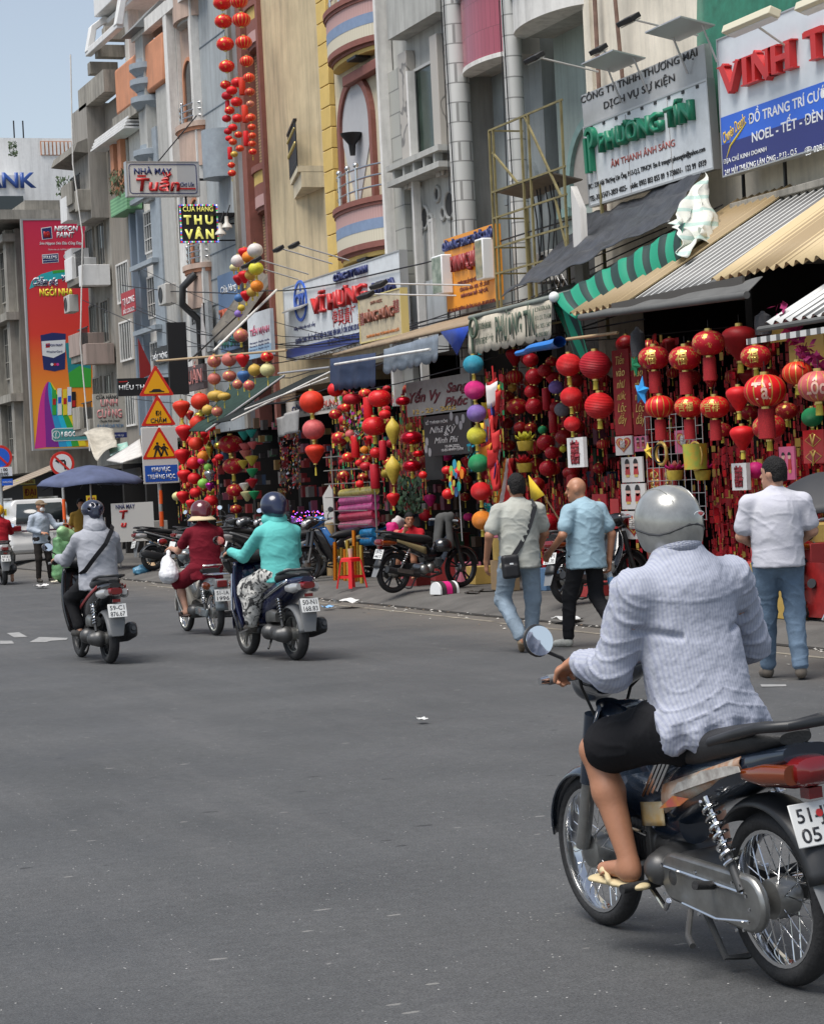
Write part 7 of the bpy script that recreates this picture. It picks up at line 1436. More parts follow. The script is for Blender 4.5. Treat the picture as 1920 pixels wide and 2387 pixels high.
CUB=motorbike('old small step-through with cream leg shields under the rider in maroon',(7.06,25.49,0),rad(2),'cub',paint('faded grey blue',(.10,.12,.13)),('51-1A','1996'))
LEFTB=motorbike('white scooter with a bright red lamp, ridden by the rider in the yellow helmet',(8.25,45.8,0),rad(-2),'scooter',PWHT,('59-61','9.15'))
PK0=motorbike('black parked motorbike with gold side lines and a grey jacket over its handlebar',(10.78,29.5,.145),rad(-73),'under',PBLK,('59-T2','4417'),accent=mat('gold line',(.35,.28,.14),.35),rimm=BPL,mirrors=False,lean=rad(3))
PK1=motorbike('black parked motorbike with an orange tail lens behind the bald walker',(11.05,24.2,.145),rad(-66),'under',PBLK,('59-P1','221.70'),rimm=DALLOY,mirrors=False,lean=rad(-4))
PK2=motorbike('cherry red parked motorbike beyond the silver helmet',(11.4,19.2,.145),rad(-60),'under',PRED,('59-H1','305'),rimm=DALLOY,lean=rad(-5))
PK3=motorbike('black parked scooter with its muffler towards the road, behind the sign post',(11.1,44.6,.145),rad(-80),'scooter',PBLK,('59-X3','1120'),rimm=DALLOY,lean=rad(-6))
PK4=motorbike('bright blue parked motorbike with a lit round headlamp beside the white paper roll',(12.9,36.0,.145),rad(95),'under',PBLU,('59-D2','871'),rimm=DALLOY,lean=rad(5))
MB().ball((0,1.18,.95),(.085,.05,.085),18,12).build('lit_headlamp',mat('lit lamp glass',(.8,.8,.78),.1,emit=(1,.97,.9),estr=1.2),PK4)
TREE={}
for o in list(bpy.data.objects):
 if o.parent:TREE.setdefault(o.parent.name,[]).append(o)
tree=lambda o:TREE.get(o.name,[])
GP_='motorbikes parked in the crowded row'
for i,(src,x,y,a,ln,lb,pm)in enumerate(((PK3,11.3,42.6,-70,6,'graphite parked scooter nearest the sign post in the crowded row',PGRY),(PK0,11.2,41.4,-62,-6,'dark parked motorbike behind the elbow of the rider in maroon',PGRY),(PK1,11.6,40.3,-75,5,'grey green parked motorbike just beyond the maroon rider',PGRN),(PK3,11.2,38.8,-66,-5,'grey parked scooter behind the cardboard sheet',PGRY),(PK0,11.5,37.4,-70,6,'black parked motorbike between the cardboard sheet and the rider in turquoise',PBLK),(PK1,12.2,36.9,100,-5,'dark motorbike parked nose out behind the rider in turquoise',PBLK),(PK0,12.4,35.1,105,5,'black motorbike parked nose out against the white paper roll',PBLK),(PK3,12.6,43.4,-95,4,'white parked scooter deep in the row near the gift shelves',PWHT),(PK1,12.9,39.2,92,4,'black motorbike parked nose out in the dark stall mouth',PBLK),(PK0,13.0,41.0,98,-4,'graphite motorbike parked nose out under the gold figured lanterns',PGRY))):
 c=clone(src,None,tree);c.location=(x,y,.145);c.rotation_euler=(0,rad(ln),rad(a));tag(c,lb,c['category'],GP_)
 oldp={PK0:PBLK,PK1:PBLK,PK3:PBLK}[src]
 for ch in[q for q in bpy.data.objects if q.parent is c]:
  if ch.data and ch.data.materials and ch.data.materials[0]is oldp and pm is not oldp:
   ch.data=ch.data.copy();ch.data.materials[0]=pm
  elif ch.name.startswith('number_plate'):
   for g in[q for q in bpy.data.objects if q.parent is ch]:bpy.data.objects.remove(g)
for o in(PK3,PK0,PK1):pass
blob('jacket',[cap((-.02,.93,1.02),(.2,.93,1.03),.07,flat=((0,1,0),.8)),cap((.0,.88,.98),(.02,.80,.68),.09,.08,flat=((0,1,0),.6)),cap((.17,.92,.98),(.2,.90,.60),.055,.045),cap((-.05,.97,1.0),(-.1,.98,.66),.06,.05)],mat('grey jacket cloth',(.06,.06,.058),.9,var=.2),None,.012,.03,lambda V:.02*vnoise(V,(14,14,6)),1,Matrix.Translation((10.78,29.5,.145))@Matrix.Rotation(rad(-73),4,'Z'))
tag([o for o in bpy.data.objects if o.name.startswith('jacket')][0],'dark grey jacket thrown over the handlebar of the black parked motorbike','jacket')
o=blob('helmet',[ell((.22,.74,.62),(.13,.14,.12)),cut((0,0,.54),(0,0,-1))],PBLK,None,.012,.02,None,1,Matrix.Translation((10.78,29.5,.145))@Matrix.Rotation(rad(-73),4,'Z'));tag(o,'glossy black helmet hanging on the side of the black parked motorbike','helmet')
b=MB()
for k in range(7):a=rad(80+k*33);b.cyl((-.171,.0+.078*math.cos(a),.287+.078*math.sin(a)),(-.176,.0+.078*math.cos(a),.287+.078*math.sin(a)),.006,n=8)
for q in((.5,.36),(.5,.26),(.28,.365),(.28,.225)):b.cyl((-.171,q[0]-.04,q[1]),(-.177,q[0]-.04,q[1]),.007,n=8)
o=b.build('case_bolt',CHR,fg);o['kind']='stuff'
MB().tube([(-.18,.33,.25),(-.19,.1,.235),(-.15,-.03,.24)],.005,6).build('brake_rod',CHR,fg)
MB().tube([(-.16,.96,.99),(-.12,1.02,.93),(-.06,1.04,.8),(-.05,.95,.6)],.006,6).build('control_cable',BPL,fg);MB().tube([(.16,.96,.99),(.1,1.05,.9),(.05,1.05,.78)],.006,6).build('control_cable',BPL,fg)
b=MB()
for pl in([(.42,.60),(.30,.635),(.12,.685),(-.04,.725),(-.03,.742),(.05,.735),(.12,.72),(.2,.705),(.26,.675),(.36,.65)],):b.prism(pl,-.004,((-.134,0,0),(0,1,0),(0,0,1)))
b.build('white_decal',mat('scuffed white decal',(.55,.54,.50),.45,var=.6,vscale=22,col2=(.25,.22,.2)),fg)
MB().prism([(.5,.545),(.40,.60),(.30,.60),(.36,.57)],-.004,((-.136,0,0),(0,1,0),(0,0,1))).build('flame_decal',mat('orange flame decal',(.5,.2,.03),.4,var=.7,vscale=16,col2=(.4,.03,.1)),fg)
q=[o for o in kids(fg)if o.name.startswith('mud_flap')][0];c=Vector((-.02,-.345,.34));b=MB()
for k in range(5):a=k*1.257;b.cyl(c+Vector((.013*math.cos(a),0,.013*math.sin(a))),c+Vector((.013*math.cos(a),-.006,.013*math.sin(a))),.009,n=10)
b.build('flower_sticker',YEL,q);MB().tube([(.1,.6,.3),(.16,.52,.24),(.2,.45,.28),(.24,.44,.29)],.012,8).build('kick_starter',CHR,fg)
# people: local frame +y the way they face, +x their right
SKIN=mat('skin',(.40,.185,.105),.48,var=.1,vscale=9,bump=.06,bscale=90);SKIN2=mat('paler skin',(.47,.25,.165),.5,var=.2,vscale=14,bump=.2,bscale=70);HAIR=mat('black hair',(.009,.008,.008),.6,bump=.8,bscale=90,spec=.25);EYEM=mat('eye dark',(.02,.015,.012),.2);LIPM=mat('lip',(.22,.07,.055),.5)
def cloth(n,c,**k):return mat(n,c,.9,spec=.2,var=k.pop('var',.1),bump=.12,bscale=50,**k)
V3=lambda p:np.array(p,float)
def hand(wr,d,n,side,curl=.5,k=.006):
 0
 wr,d,n=V3(wr),V3(d)/np.linalg.norm(d),V3(n);n=n-d*(n@d);n/=np.linalg.norm(n);l=np.cross(d,n)*side
 P=[cap(wr,wr+d*.02,.026,.028,flat=(n,.75)),cap(wr+d*.02,wr+d*.075,.034,.040,flat=(n,.42))]
 for i in range(4):
  L=(.070,.080,.074,.056)[i];b=wr+d*(.088,.093,.088,.078)[i]+l*(.030-.0195*i);c1,c2,c3=curl*.75,curl*1.7,curl*2.4;r=(.0088,.009,.0086,.0078)[i]
  p1=b+(d*math.cos(c1)+n*math.sin(c1))*L*.45;p2=p1+(d*math.cos(c2)+n*math.sin(c2))*L*.32;p3=p2+(d*math.cos(c3)+n*math.sin(c3))*L*.23
  P+=[cap(b-d*.02,p1,r*1.1,r,k),cap(p1,p2,r,r*.93,k),cap(p2,p3,r*.93,r*.8,k)]
 t0=wr+d*.025+l*.028;t1=t0+(l*.62+d*.62+n*.35)*.042;t2=t1+(d*.8+n*.55*(.4+curl)+l*.1)*.034
 return P+[cap(t0,t1,.014,.011,.01),cap(t1,t2,.0105,.009,k)]
def headprims(c,R,s=1.):
 c=V3(c);T=lambda p:c+R@(V3(p)*s);f=lambda p,r,q=None:ell(T(p),tuple(v*s for v in r),R if q is None else q)
 return[f((0,0,.02),(.076,.094,.098)),f((0,.03,-.045),(.058,.066,.072)),cap(T((0,.07,-.09)),T((0,.075,-.095)),.03*s,.028*s),cap(T((0,.092,.015)),T((0,.113,-.022)),.009*s,.015*s,.012),cap(T((-.035,.078,.035)),T((.035,.078,.035)),.016*s,None,.02),cap(T((-.028,.088,-.056)),T((.028,.088,-.056)),.012*s,None,.015)]+[f((sx*.078,-.005,-.005),(.012,.024,.034))for sx in(-1,1)]
def rotz(a,p=0.,r=0.):return np.array(Matrix.Rotation(a,3,'Z')@Matrix.Rotation(p,3,'X')@Matrix.Rotation(r,3,'Y'))
def wrinkle(a,sc=(9,9,22),seed=0.):
 def f(V):
  W=V+.05*np.stack([vnoise(V+seed,(6,6,6)),vnoise(V+seed+2,(6,6,6)),vnoise(V+seed+4,(6,6,6))],1)
  q=W@np.array([[.8,0,.6],[0,1,0],[-.6,0,.8]]);r1=1-np.minimum(1,5*np.abs(vnoise(q+seed+5,np.array(sc)*.55)));r2=1-np.minimum(1,5*np.abs(vnoise(W+seed+9,np.array(sc)*.9)))
  return a*(.8*vnoise(V+seed+3,(5,5,5))+.55*r1**2+.4*r2**2-.25)
 return f
def figure(label,loc,rz,J,skin=SKIN,res=.011,wear=(),hr=None,face=True,lean=0.):
 0
 mtx=Matrix.Translation(Vector(loc))@Matrix.Rotation(rz,4,'Z')@Matrix.Rotation(lean,4,'Y')
 e=empty('person',label,'person',mtx=mtx);s=J.get('s',1.)
 R=rotz(J.get('yaw',0),J.get('pitch',0),J.get('roll',0));hd=V3(J['head']);J['R']=R
 P=headprims(hd,R,s)+[cap(V3(J['neck'])-(0,0,.03),hd+R@V3((0,-.015,-.06))*s,.058*s,.052*s),cap(J['pel'],J['chest'],.125*s,.13*s,flat=((0,1,0),.66)),cap(V3(J['chest'])+(-.08*s,0,.04*s),V3(J['chest'])+(.08*s,0,.04*s),.075*s)]
 for q,S in((J['L'],-1),(J['Rr'],1)):
  P+=[cap(V3(q[0])-(0,0,.04*s),q[1],.045*s,.04*s),cap(q[1],q[2],.041*s,.027*s)]+hand(q[2],q[3],q[4],q[5]if len(q)>5 else-S,q[6]if len(q)>6 else.5)
 for q in(J['Ll'],J['Rl']):
  hp,kn,an,toe=map(V3,q[:4]);P+=[cap(hp,kn,.082*s,.055*s),cap(kn,kn*.62+an*.38,.052*s,.053*s),cap(kn*.62+an*.38,an,.052*s,.034*s),cap(an-(0,0,.03),toe,.034*s,.024*s),ell(an+(0,0,-.045),(.035*s,.042*s,.035*s))]
 if not face and res<.009:
  for q,S in((J['Ll'],-1),(J['Rl'],1)):
   a,t=V3(q[2]),V3(q[3]);d=t-a;d[2]=0;d/=np.linalg.norm(d);l=np.array((d[1],-d[0],0))*-S;P+=[cap(t+d*(.0-.012*i)+l*(.028-.017*i),t+d*(.032-.017*i)+l*(.030-.018*i)+(0,0,-.012),.012-.0012*i,.0105-.0012*i,.004)for i in range(5)]
 blob('body',P,skin,e,res,.025)
 if face:
  b=MB()
  for sx in(-1,1):b.ball(tuple(hd+R@V3((sx*.032,.082,.012))*s),(.013*s,.009*s,.0065*s),10,6,Matrix(R.tolist()))
  o=b.build('eye',EYEM,e);b=MB()
  for sx in(-1,1):b.ball(tuple(hd+R@V3((sx*.034,.087,.038))*s),(.019*s,.009*s,.0045*s),10,6,Matrix(R.tolist()))
  b.build('eyebrow',HAIR,e);MB().ball(tuple(hd+R@V3((0,.098,-.052))*s),(.026*s,.008*s,.006*s),12,6,Matrix(R.tolist())).build('mouth',LIPM,e)
 for(nm,m,fn)in wear:
  pr,k,dp=fn(J);blob(nm,pr,m,e,res,k,dp)
 return e
def shirt(hem,slv=1.,g=.0,wr=.012,low=None,w=.165,dp=.68,seed=0.,col=True):
 0
 def f(J):
  s=J.get('s',1.);pl,ch=V3(J['pel']),V3(J['chest']);ax=((0,1,0),dp);P=[cap(pl+(0,0,-hem),pl*.4+ch*.6,(w+.012+g)*s,(w-.004+g)*s,flat=ax),cap(pl*.4+ch*.6,ch,(w+g)*s,(w+.004+g)*s,flat=ax),cap(ch+(0,0,.06),V3(J['neck'])+(0,0,-.005),.115*s,.062*s,.05)]+[cap(V3(J['neck'])+(0,0,-.035),V3(J[q][0])+(0,0,-.03),.062*s,(.05+g)*s,.03)for q in('L','Rr')]
  for q in(J['L'],J['Rr']):
   sh,el,wr_=map(V3,q[:3]);sh=sh+(0,0,-.03*s);P.append(cap(sh,sh+(el-sh)*min(1,slv*2),(.055+g*.8)*s,(.060 if slv<.6 else.05)*s+g*.7,.03))
   if slv>.5:P.append(cap(el,el+(wr_-el)*min(.97,slv*2-1),.049*s+g*.7,.038*s+g*.6,.02))
  n=V3((0,0,-1))if low is None else V3(low);P.append(cut(pl+(0,0,-hem),n));
  return P,.03,wrinkle(wr,seed=seed)
 return f
def pants(frac=.97,g=.0,wr=.01,flare=0.,seed=1.):
 def f(J):
  s=J.get('s',1.);pl=V3(J['pel']);P=[cap(pl+(-.07*s,0,-.02),pl+(.07*s,0,-.02),.112*s+g,None,.05),cap(pl+(0,0,.02),pl,.125*s,.135*s,flat=((0,1,0),.75))]
  for q in(J['Ll'],J['Rl']):
   h,k_,a=map(V3,q[:3]);t=min(1,frac*2);P.append(cap(h,h+(k_-h)*t,.098*s+g,.072*s+g+flare*(t<1),.04))
   if frac>.5:P.append(cap(k_,k_+(a-k_)*min(.99,(frac*2-1)),.071*s+g,.052*s+g+flare,.03))
  return P+[cut(pl+(0,0,.05),(0,0,1))],.03,wrinkle(wr,(10,10,16),seed)
 return f
def shoes(r=.043,h=.0):
 def f(J):
  P=[]
  for q in(J['Ll'],J['Rl']):
   a,t=V3(q[2]),V3(q[3]);d=(t-a);d[2]=0;P+=[cap(a+(0,0,-.045),t+d*.1+(0,0,.0),r,r*.85,.02),cap(a+(0,0,-.02),a+(0,0,-.04),r*.95,r,.02)]
  return P,.02,None
 return f
def hair(lo=-.05,g=.012,front=.03):
 def f(J):
  s=J.get('s',1.);c,R=V3(J['head']),J['R'];T=lambda p:c+R@(V3(p)*s);return[ell(T((0,-.006,.034)),((.078+g)*s,(.094+g)*s,(.094+g)*s),R),ell(T((0,-.05,-.02)),((.07+g*.6)*s,.052*s,.075*s),R),cut(T((0,0,lo)),R@V3((0,-.25,-1))),sub(rbox(T((0,.12,-.035)),(.09*s,.085*s,.085*s),.02,R))],.02,wrinkle(.008,(40,40,40))
 return f
def helmet(r=(.128,.148,.128),lo=-.055,up=.035,full=True):
 def f(J):
  s=J.get('s',1.);c,R=V3(J['head']),J['R'];T=lambda p:c+R@(V3(p)*s);return[ell(T((0,-.01,up)),tuple(v*s for v in r),R),cap(T((0,-.1,-.02)),T((0,-.09,-.04)),.07*s,.06*s),cut(T((0,0,lo)),R@V3((0,.28,-1))),sub(rbox(T((0,.15,-.06)),(.11*s,.08*s,.09*s),.03,R))],.03,None
 return f
HB=dict(pel=(0,0,.93),chest=(0,.01,1.26),neck=(0,0,1.44),head=(0,.02,1.565))
def sit(seat=.84,fw=.30,bar=(.31,.93,1.0),lean=.1,feet=(.16,.72,.30),knee=(.2,.78,.70),el=(.33,.16),**k):
 0
 p=V3((0,fw,seat+.03));ch=p+(0,lean*.8,.33);nk=p+(0,lean*1.1,.50);J=dict(pel=tuple(p),chest=tuple(ch),neck=tuple(nk),head=tuple(nk+V3((0,.045,.125))))
 for n,S in(('L',-1),('Rr',1)):
  sh=nk+(S*.18,-.01,-.08);w_=V3((S*(bar[0]-.055),bar[1]-.075,bar[2]+.04));e_=(sh+w_)/2+V3((S*el[1]*.3,-.06,-el[1]*.8));J[n]=(tuple(sh),tuple(e_),tuple(w_),(S*.08,1,-.18),(0,-.25,-1),-S,1.05)
 for n,S in(('Ll',-1),('Rl',1)):J[n]=((S*.09,fw+.03,seat-.0),(S*knee[0],knee[1],knee[2]),(S*feet[0],feet[1],feet[2]+.07),(S*(feet[0]+.02),feet[1]+.15,feet[2]+.02))
 J.update(k);return J
SHIRTS=stripes('striped shirt cloth','X',.0115,[(.37,.39,.455),(.315,.335,.42)],.85,duty=.55);nt,bs=nodes(SHIRTS);nz=add(nt,'ShaderNodeTexNoise');nz.inputs['Scale'].default_value=16;bp=add(nt,'ShaderNodeBump');bp.inputs['Strength'].default_value=.45;bp.inputs['Distance'].default_value=.02;nt.links.new(nz.outputs[0],bp.inputs['Height']);nt.links.new(bp.outputs[0],bs.inputs['Normal'])
J=sit(.83,.39,(.315,.935,.985),.07,(.19,.66,.285),(.20,.80,.73),s=1.06,yaw=.12,pitch=-.03);J['chest']=(0,.44,1.19);J['neck']=(0,.455,1.385);J['head']=(.0,.50,1.50)
J['L']=((-.193,.445,1.30),(-.262,.52,1.035),(-.245,.80,1.05),(-.12,.85,-.30),(0,-.45,-1),1,1.15);J['Rr']=((.193,.445,1.30),(.305,.53,1.06),(.25,.80,1.04),(.08,.85,-.3),(0,-.45,-1),-1,1.15)
def big_shirt(J):
 pl,ch,nk=V3(J['pel']),V3(J['chest']),V3(J['neck']);P=[cap(pl+(0,-.03,-.03),pl+(0,.02,.16),.186,.178,flat=((0,1,0),.8)),cap(pl+(0,.02,.16),ch+(0,-.01,.04),.178,.178,flat=((0,1,0),.74)),cap(nk+(0,-.01,-.04),V3(J['L'][0])+(.02,0,-.01),.085,.072,.05),cap(nk+(0,-.01,-.04),V3(J['Rr'][0])+(-.02,0,-.01),.085,.072,.05),cap(ch+(0,0,.1),nk+(0,.01,.01),.13,.072,.06),cap(nk+(-.03,-.01,.015),nk+(.03,-.01,.015),.066,None,.012),cap(pl+(-.125,-.06,-.03),pl+(.125,-.06,-.03),.08,None,.05),cap(pl+(-.135,.1,-.02),pl+(-.12,-.05,-.02),.065,None,.04),cap(pl+(.135,.1,-.02),pl+(.12,-.05,-.02),.065,None,.04)]
 for q in(J['L'],J['Rr']):
  sh,el,w_=map(V3,q[:3]);P+=[cap(sh,el,.076,.066,.045),cap(el,el*.45+w_*.55,.066,.055,.025),cap(el*.45+w_*.55,w_-(w_-el)*.16,.055,.042,.015),cap(w_-(w_-el)*.28,w_-(w_-el)*.16,.049,.045,.006)]
 P.append(cut(pl+(0,0,-.075),(0,.25,-1)))
 def dp(V):
  x,y,z=V.T;arm=np.abs(x)>.19;t=wrinkle(.0055,(5,5,11),3.)(V)+.002*vnoise(V+1,(40,40,60))
  W=z+np.abs(x)*1.2+.5*vnoise(V,(4,4,4));rg=1-np.minimum(1,2.6*np.abs(np.sin(W*24)))
  low=np.clip((1.10-z)/.22,0,1)*(~arm);t=t+.007*low*rg**2+arm*.007*(1-np.minimum(1,2*np.abs(np.sin((z-y*.8+.18*vnoise(V,(6,6,6)))*38))))
  crease=np.exp(-((z-1.16-.25*(np.abs(x)-.17))/.012)**2)*(np.abs(x)>.09)*(np.abs(x)<.23);yoke=np.exp(-((z-1.275+.02*np.cos(x*9))/.004)**2)*(y<.43)*(np.abs(x)<.19)
  hem=np.clip((.87-z)/.06,0,1);return t-.016*crease+.004*yoke+hem*.016*np.sin(np.arctan2(y-.39,x)*11+2*vnoise(V,(5,5,5)))
 return P,.035,dp
def big_shorts(J):
 P=[cap(V3(J['pel'])+(-.08,.02,-.03),V3(J['pel'])+(.08,.02,-.03),.13,None,.05)]
 for q in(J['Ll'],J['Rl']):h,k_=V3(q[0]),V3(q[1]);P+=[cap(h,h+(k_-h)*.80,.112,.098,.05),cut(h+(k_-h)*.84,(k_-h)*V3((.3,1,.6)))]
 return P[:1]+[q for q in P[1:]if q[0]=='c'],.04,wrinkle(.012,(10,10,18))
fgp=figure('person in a blue striped shirt and silver helmet riding the dark blue motorbike',FGB,FGR,J,SKIN,.0075,[('shirt',SHIRTS,big_shirt),('shorts',cloth('black shorts',(.012,.012,.014)),big_shorts)],lean=FGL,face=False)
HSIL=mat('silver helmet shell',(.36,.36,.34),.28,metal=.55,coat=.6,var=.3,vscale=10);hc,hR=V3(J['head']),J['R']
nk_=V3(J['neck']);MB().grid(lambda u,v:tuple(nk_+V3(((.074-.004*v+.012*(v>.5))*math.sin((u-.5)*5.2),-.0-(.078-.004*v+.012*(v>.5))*math.cos((u-.5)*5.2),.03+.045*(1-abs(2*v-1))+.012*math.cos((u-.5)*5.2)))),24,4).build('collar',SHIRTS,fgp,thick=.004)
hm=blob('helmet',[ell(hc+hR@V3((0,-.004,.038)),(.107,.129,.110),hR),ell(hc+hR@V3((0,-.011,-.015)),(.105,.123,.112),hR),cut(hc+(0,0,-.08),hR@V3((0,.2,-1))),sub(rbox(hc+hR@V3((0,.17,-.05)),(.1,.09,.1),.03,hR)),],HSIL,fgp,.006,.03)
for sx in(-1,1):MB().tube([tuple(hc+hR@V3((sx*.045,.113*math.cos(t)-.004,.038+.1005*math.sin(t))))for t in[i*math.pi/9+.15 for i in range(9)]],.0045,6).build('shell_ridge',HSIL,hm)
MB().tube([tuple(hc+hR@V3((.107*math.sin(a),-.128*math.cos(a)-.006,-.005+.012*math.cos(3*a))))for a in[i*2*math.pi/20-2 for i in range(13)]],.006,8).build('shell_groove',DALLOY,hm)
p_=hc+hR@V3((.042,-.120,.038));MB().ball(tuple(p_),(.036,.006,.011),18,8,Matrix((hR@rotz(.33)).tolist())).build('red_badge',mat('badge red',(.55,.06,.06),.3),hm);MB().tube([tuple(p_+hR@rotz(.33)@V3((.03*math.cos(t),-.004,.009*math.sin(t))))for t in[i*.39 for i in range(16)]],.0015,5,closed=True).build('badge_rim',WHITE,hm)
MB().tube([tuple(hc+hR@V3((-.09,-.02,-.09))),tuple(hc+hR@V3((-.085,.02,-.13))),tuple(hc+hR@V3((-.05,.05,-.145)))],.007,6).build('chin_strap',IRONB,hm);MB().tube([tuple(hc+hR@V3((s_*.07,.0,-.1)))for s_ in(-1,1)],.01,6)
blob('hair',[ell(hc+hR@V3((0,-.06,-.07)),(.068,.045,.05),hR)],HAIR,fgp,.008)
an,to=V3(J['Ll'][2]),V3(J['Ll'][3])
for q in(J['Ll'],J['Rl']):
 a,t=V3(q[2]),V3(q[3]);d=t-a;d[2]=0;d/=np.linalg.norm(d);n_=V3((-d[1],d[0],0));sl=blob('slipper',[cap(a+d*-.05+(0,0,-.088),a+d*.06+(0,0,-.088),.040,.042,flat=((0,0,1),.34)),cap(a+d*.06+(0,0,-.088),a+d*.18+(0,0,-.086),.042,.046,flat=((0,0,1),.3)),cap(a+d*.07+n_*.042+(0,0,-.075),a+d*.13+n_*.012+(0,0,-.046),.011,None,.01),cap(a+d*.07-n_*.042+(0,0,-.075),a+d*.13-n_*.012+(0,0,-.046),.011,None,.01),cap(a+d*.125+n_*.022+(0,0,-.05),a+d*.125-n_*.022+(0,0,-.05),.016,None,.01)],mat('cream slipper',(.55,.45,.26),.6),fgp,.006,.012)
def at_bike(o):return o.location,o.rotation_euler.z
HOOD=cloth('grey hoodie fleece',(.33,.34,.375));BLKC=cloth('black cloth',(.016,.016,.018));MARC=cloth('maroon cloth',(.15,.008,.018));TEALC=cloth('turquoise cloth',(.12,.47,.44));SHOEB=mat('dark shoe',(.04,.035,.03),.6)
def hood(J):c=V3(J['head']);return[ell(c+(0,-.01,.0),(.098,.118,.14)),cap(c+(0,-.02,-.13),c+(0,-.02,-.06),.105,.1),cap(V3(J['neck'])+(0,-.03,-.0),c+(0,-.02,-.1),.12,.1),sub(ell(c+(0,.13,-.01),(.075,.09,.11)))],.03,wrinkle(.012)
def bag_strap(pts,m,e,r=.02):
 b=MB();P=[Vector(p)for p in pts]
 for i in range(len(P)-1):b.bar(P[i],P[i+1],.045,.008,up=(0,-1,.0))
 return b.build('strap',m,e)
J1=sit(.85,.28,(.33,.97,1.04),.08,(.15,.62,.27),(.2,.72,.66),s=1.06);e=figure('person in a pale grey hoodie and dark bicycle style helmet riding the black scooter',SC1.location,SC1.rotation_euler.z,J1,SKIN2,.011,[('hoodie',HOOD,shirt(.13,1.,.018,.010,w=.175,dp=.8)),('hood',HOOD,hood),('trousers',BLKC,pants(.95,.0)),('shoes',SHOEB,shoes())],face=False)
c=V3(J1['head']);hm=blob('helmet',[ell(c+(0,-.005,.075),(.118,.15,.10)),cap(c+(0,-.10,.02),c+(0,-.09,.01),.06),cut(c+(0,0,.005),(0,.25,-1))]+[sub(cap(c+(sx,-.2,.12-abs(sx)),c+(sx*.6,.1,.20-abs(sx)*.7),.014))for sx in(-.07,-.025,.025,.07)],mat('navy helmet gloss',(.02,.025,.05),.25,coat=.5),e,.009,.02)
bag_strap([(.19,.36,1.40),(.14,.20,1.36),(.05,.135,1.22),(-.08,.125,1.08),(-.17,.16,.96),(-.2,.26,.92)],BLKC,e)
JM=sit(.79,.26,(.31,.90,1.0),.05,(.19,.55,.235),(.22,.68,.62),s=.98);e=figure('person in maroon with a wine red helmet riding the small step-through',CUB.location,CUB.rotation_euler.z,JM,SKIN2,.011,[('blouse',MARC,shirt(.16,.30,.012,.010,w=.178,dp=.8,seed=3.)),('shorts',MARC,pants(.52,.02)),('helmet',mat('wine helmet',(.09,.008,.014),.25,coat=.8),helmet((.13,.148,.135),-.05))],face=False)
c=V3(JM['head']);b=MB();b.grid(lambda u,v:(c[0]+(.115+.055*v)*math.sin((u-.5)*4.4-.0),c[1]-.02-(.13+.06*v)*math.cos((u-.5)*4.4),c[2]-.03-.05*v+.0*u),20,3);b.build('hat_brim',mat('straw brim',(.52,.42,.26),.8),e,thick=.006)
for q in(JM['Ll'],JM['Rl']):a=V3(q[2]);blob('slipper',[cap(a+(0,-.05,-.075),a+(0,.17,-.075),.045,None,flat=((0,0,1),.5)),cap(a+(-.04,.1,-.05),a+(.04,.1,-.05),.025)],mat('brown slipper',(.05,.025,.018),.6),e,.01)
w_=V3(JM['L'][2]);mt=CUB.matrix_world if False else Matrix.Translation(CUB.location)@Matrix.Rotation(CUB.rotation_euler.z,4,'Z')
o=blob('plastic_bag',[ell((-.36,.62,.80),(.10,.13,.15)),ell((-.38,.56,.73),(.12,.12,.10)),cap((-.34,.68,.92),(-.30,.78,1.0),.03,.012),cap((-.36,.64,.92),(-.29,.80,1.0),.025,.01)],mat('white carrier bag',(.68,.68,.70),.35,bump=.6,bscale=9),None,.011,.03,lambda V:.03*vnoise(V,(13,13,13))+.012*vnoise(V,(32,32,32)),1,mt);tag(o,'full white plastic carrier bag hanging from the hand of the rider in maroon','bag')
JT=sit(.84,.27,(.33,.97,1.04),.06,(.15,.66,.28),(.2,.76,.68),s=1.06,el=(.33,.19));e=figure('person in a turquoise jacket and navy helmet riding the dark blue scooter',SC2.location,SC2.rotation_euler.z,JT,SKIN2,.011,[('jacket',TEALC,shirt(.10,1.,.012,.009,w=.17,dp=.9,seed=6.)),('helmet',mat('navy helmet shell',(.012,.018,.05),.28,coat=.5),helmet((.127,.146,.132),-.05)),('trousers',BLKC,pants(.9)),('shoes',SHOEB,shoes())],face=False)
SK=mat('black and white skirt',(.42,.42,.40),.85);nt,bs=nodes(SK);n_=add(nt,'ShaderNodeTexNoise');n_.inputs['Scale'].default_value=11;n_.inputs['Detail'].default_value=3;n_.inputs['Distortion'].default_value=1.6;tc=add(nt,'ShaderNodeTexCoord');nt.links.new(tc.outputs['Object'],n_.inputs['Vector']);rp=ramp(nt,[(.44,(.04,.04,.04)),(.5,(.50,.49,.46))]);nt.links.new(n_.outputs[0],rp.inputs[0]);nt.links.new(rp.outputs[0],bs.inputs['Base Color'])
blob('skirt',[cap((-.1,.28,.84),(-.19,.70,.70),.125,.11),cap((.1,.28,.84),(.19,.70,.70),.125,.11),cap((-.2,.66,.66),(-.2,.62,.38),.10,.07),cap((0,.25,.84),(0,.3,.82),.16),cap((-.19,.5,.66),(-.2,.58,.46),.09,.08),cap((.2,.66,.66),(.2,.62,.42),.09,.07)],SK,e,.011,.05,wrinkle(.014))
blob('scarf',[cap(V3(JT['head'])+(-.075,.0,-.10),V3(JT['head'])+(.075,.0,-.10),.062),cap(V3(JT['neck'])+(0,-.03,.0),V3(JT['head'])+(0,-.03,-.1),.085)],TEALC,e,.011)
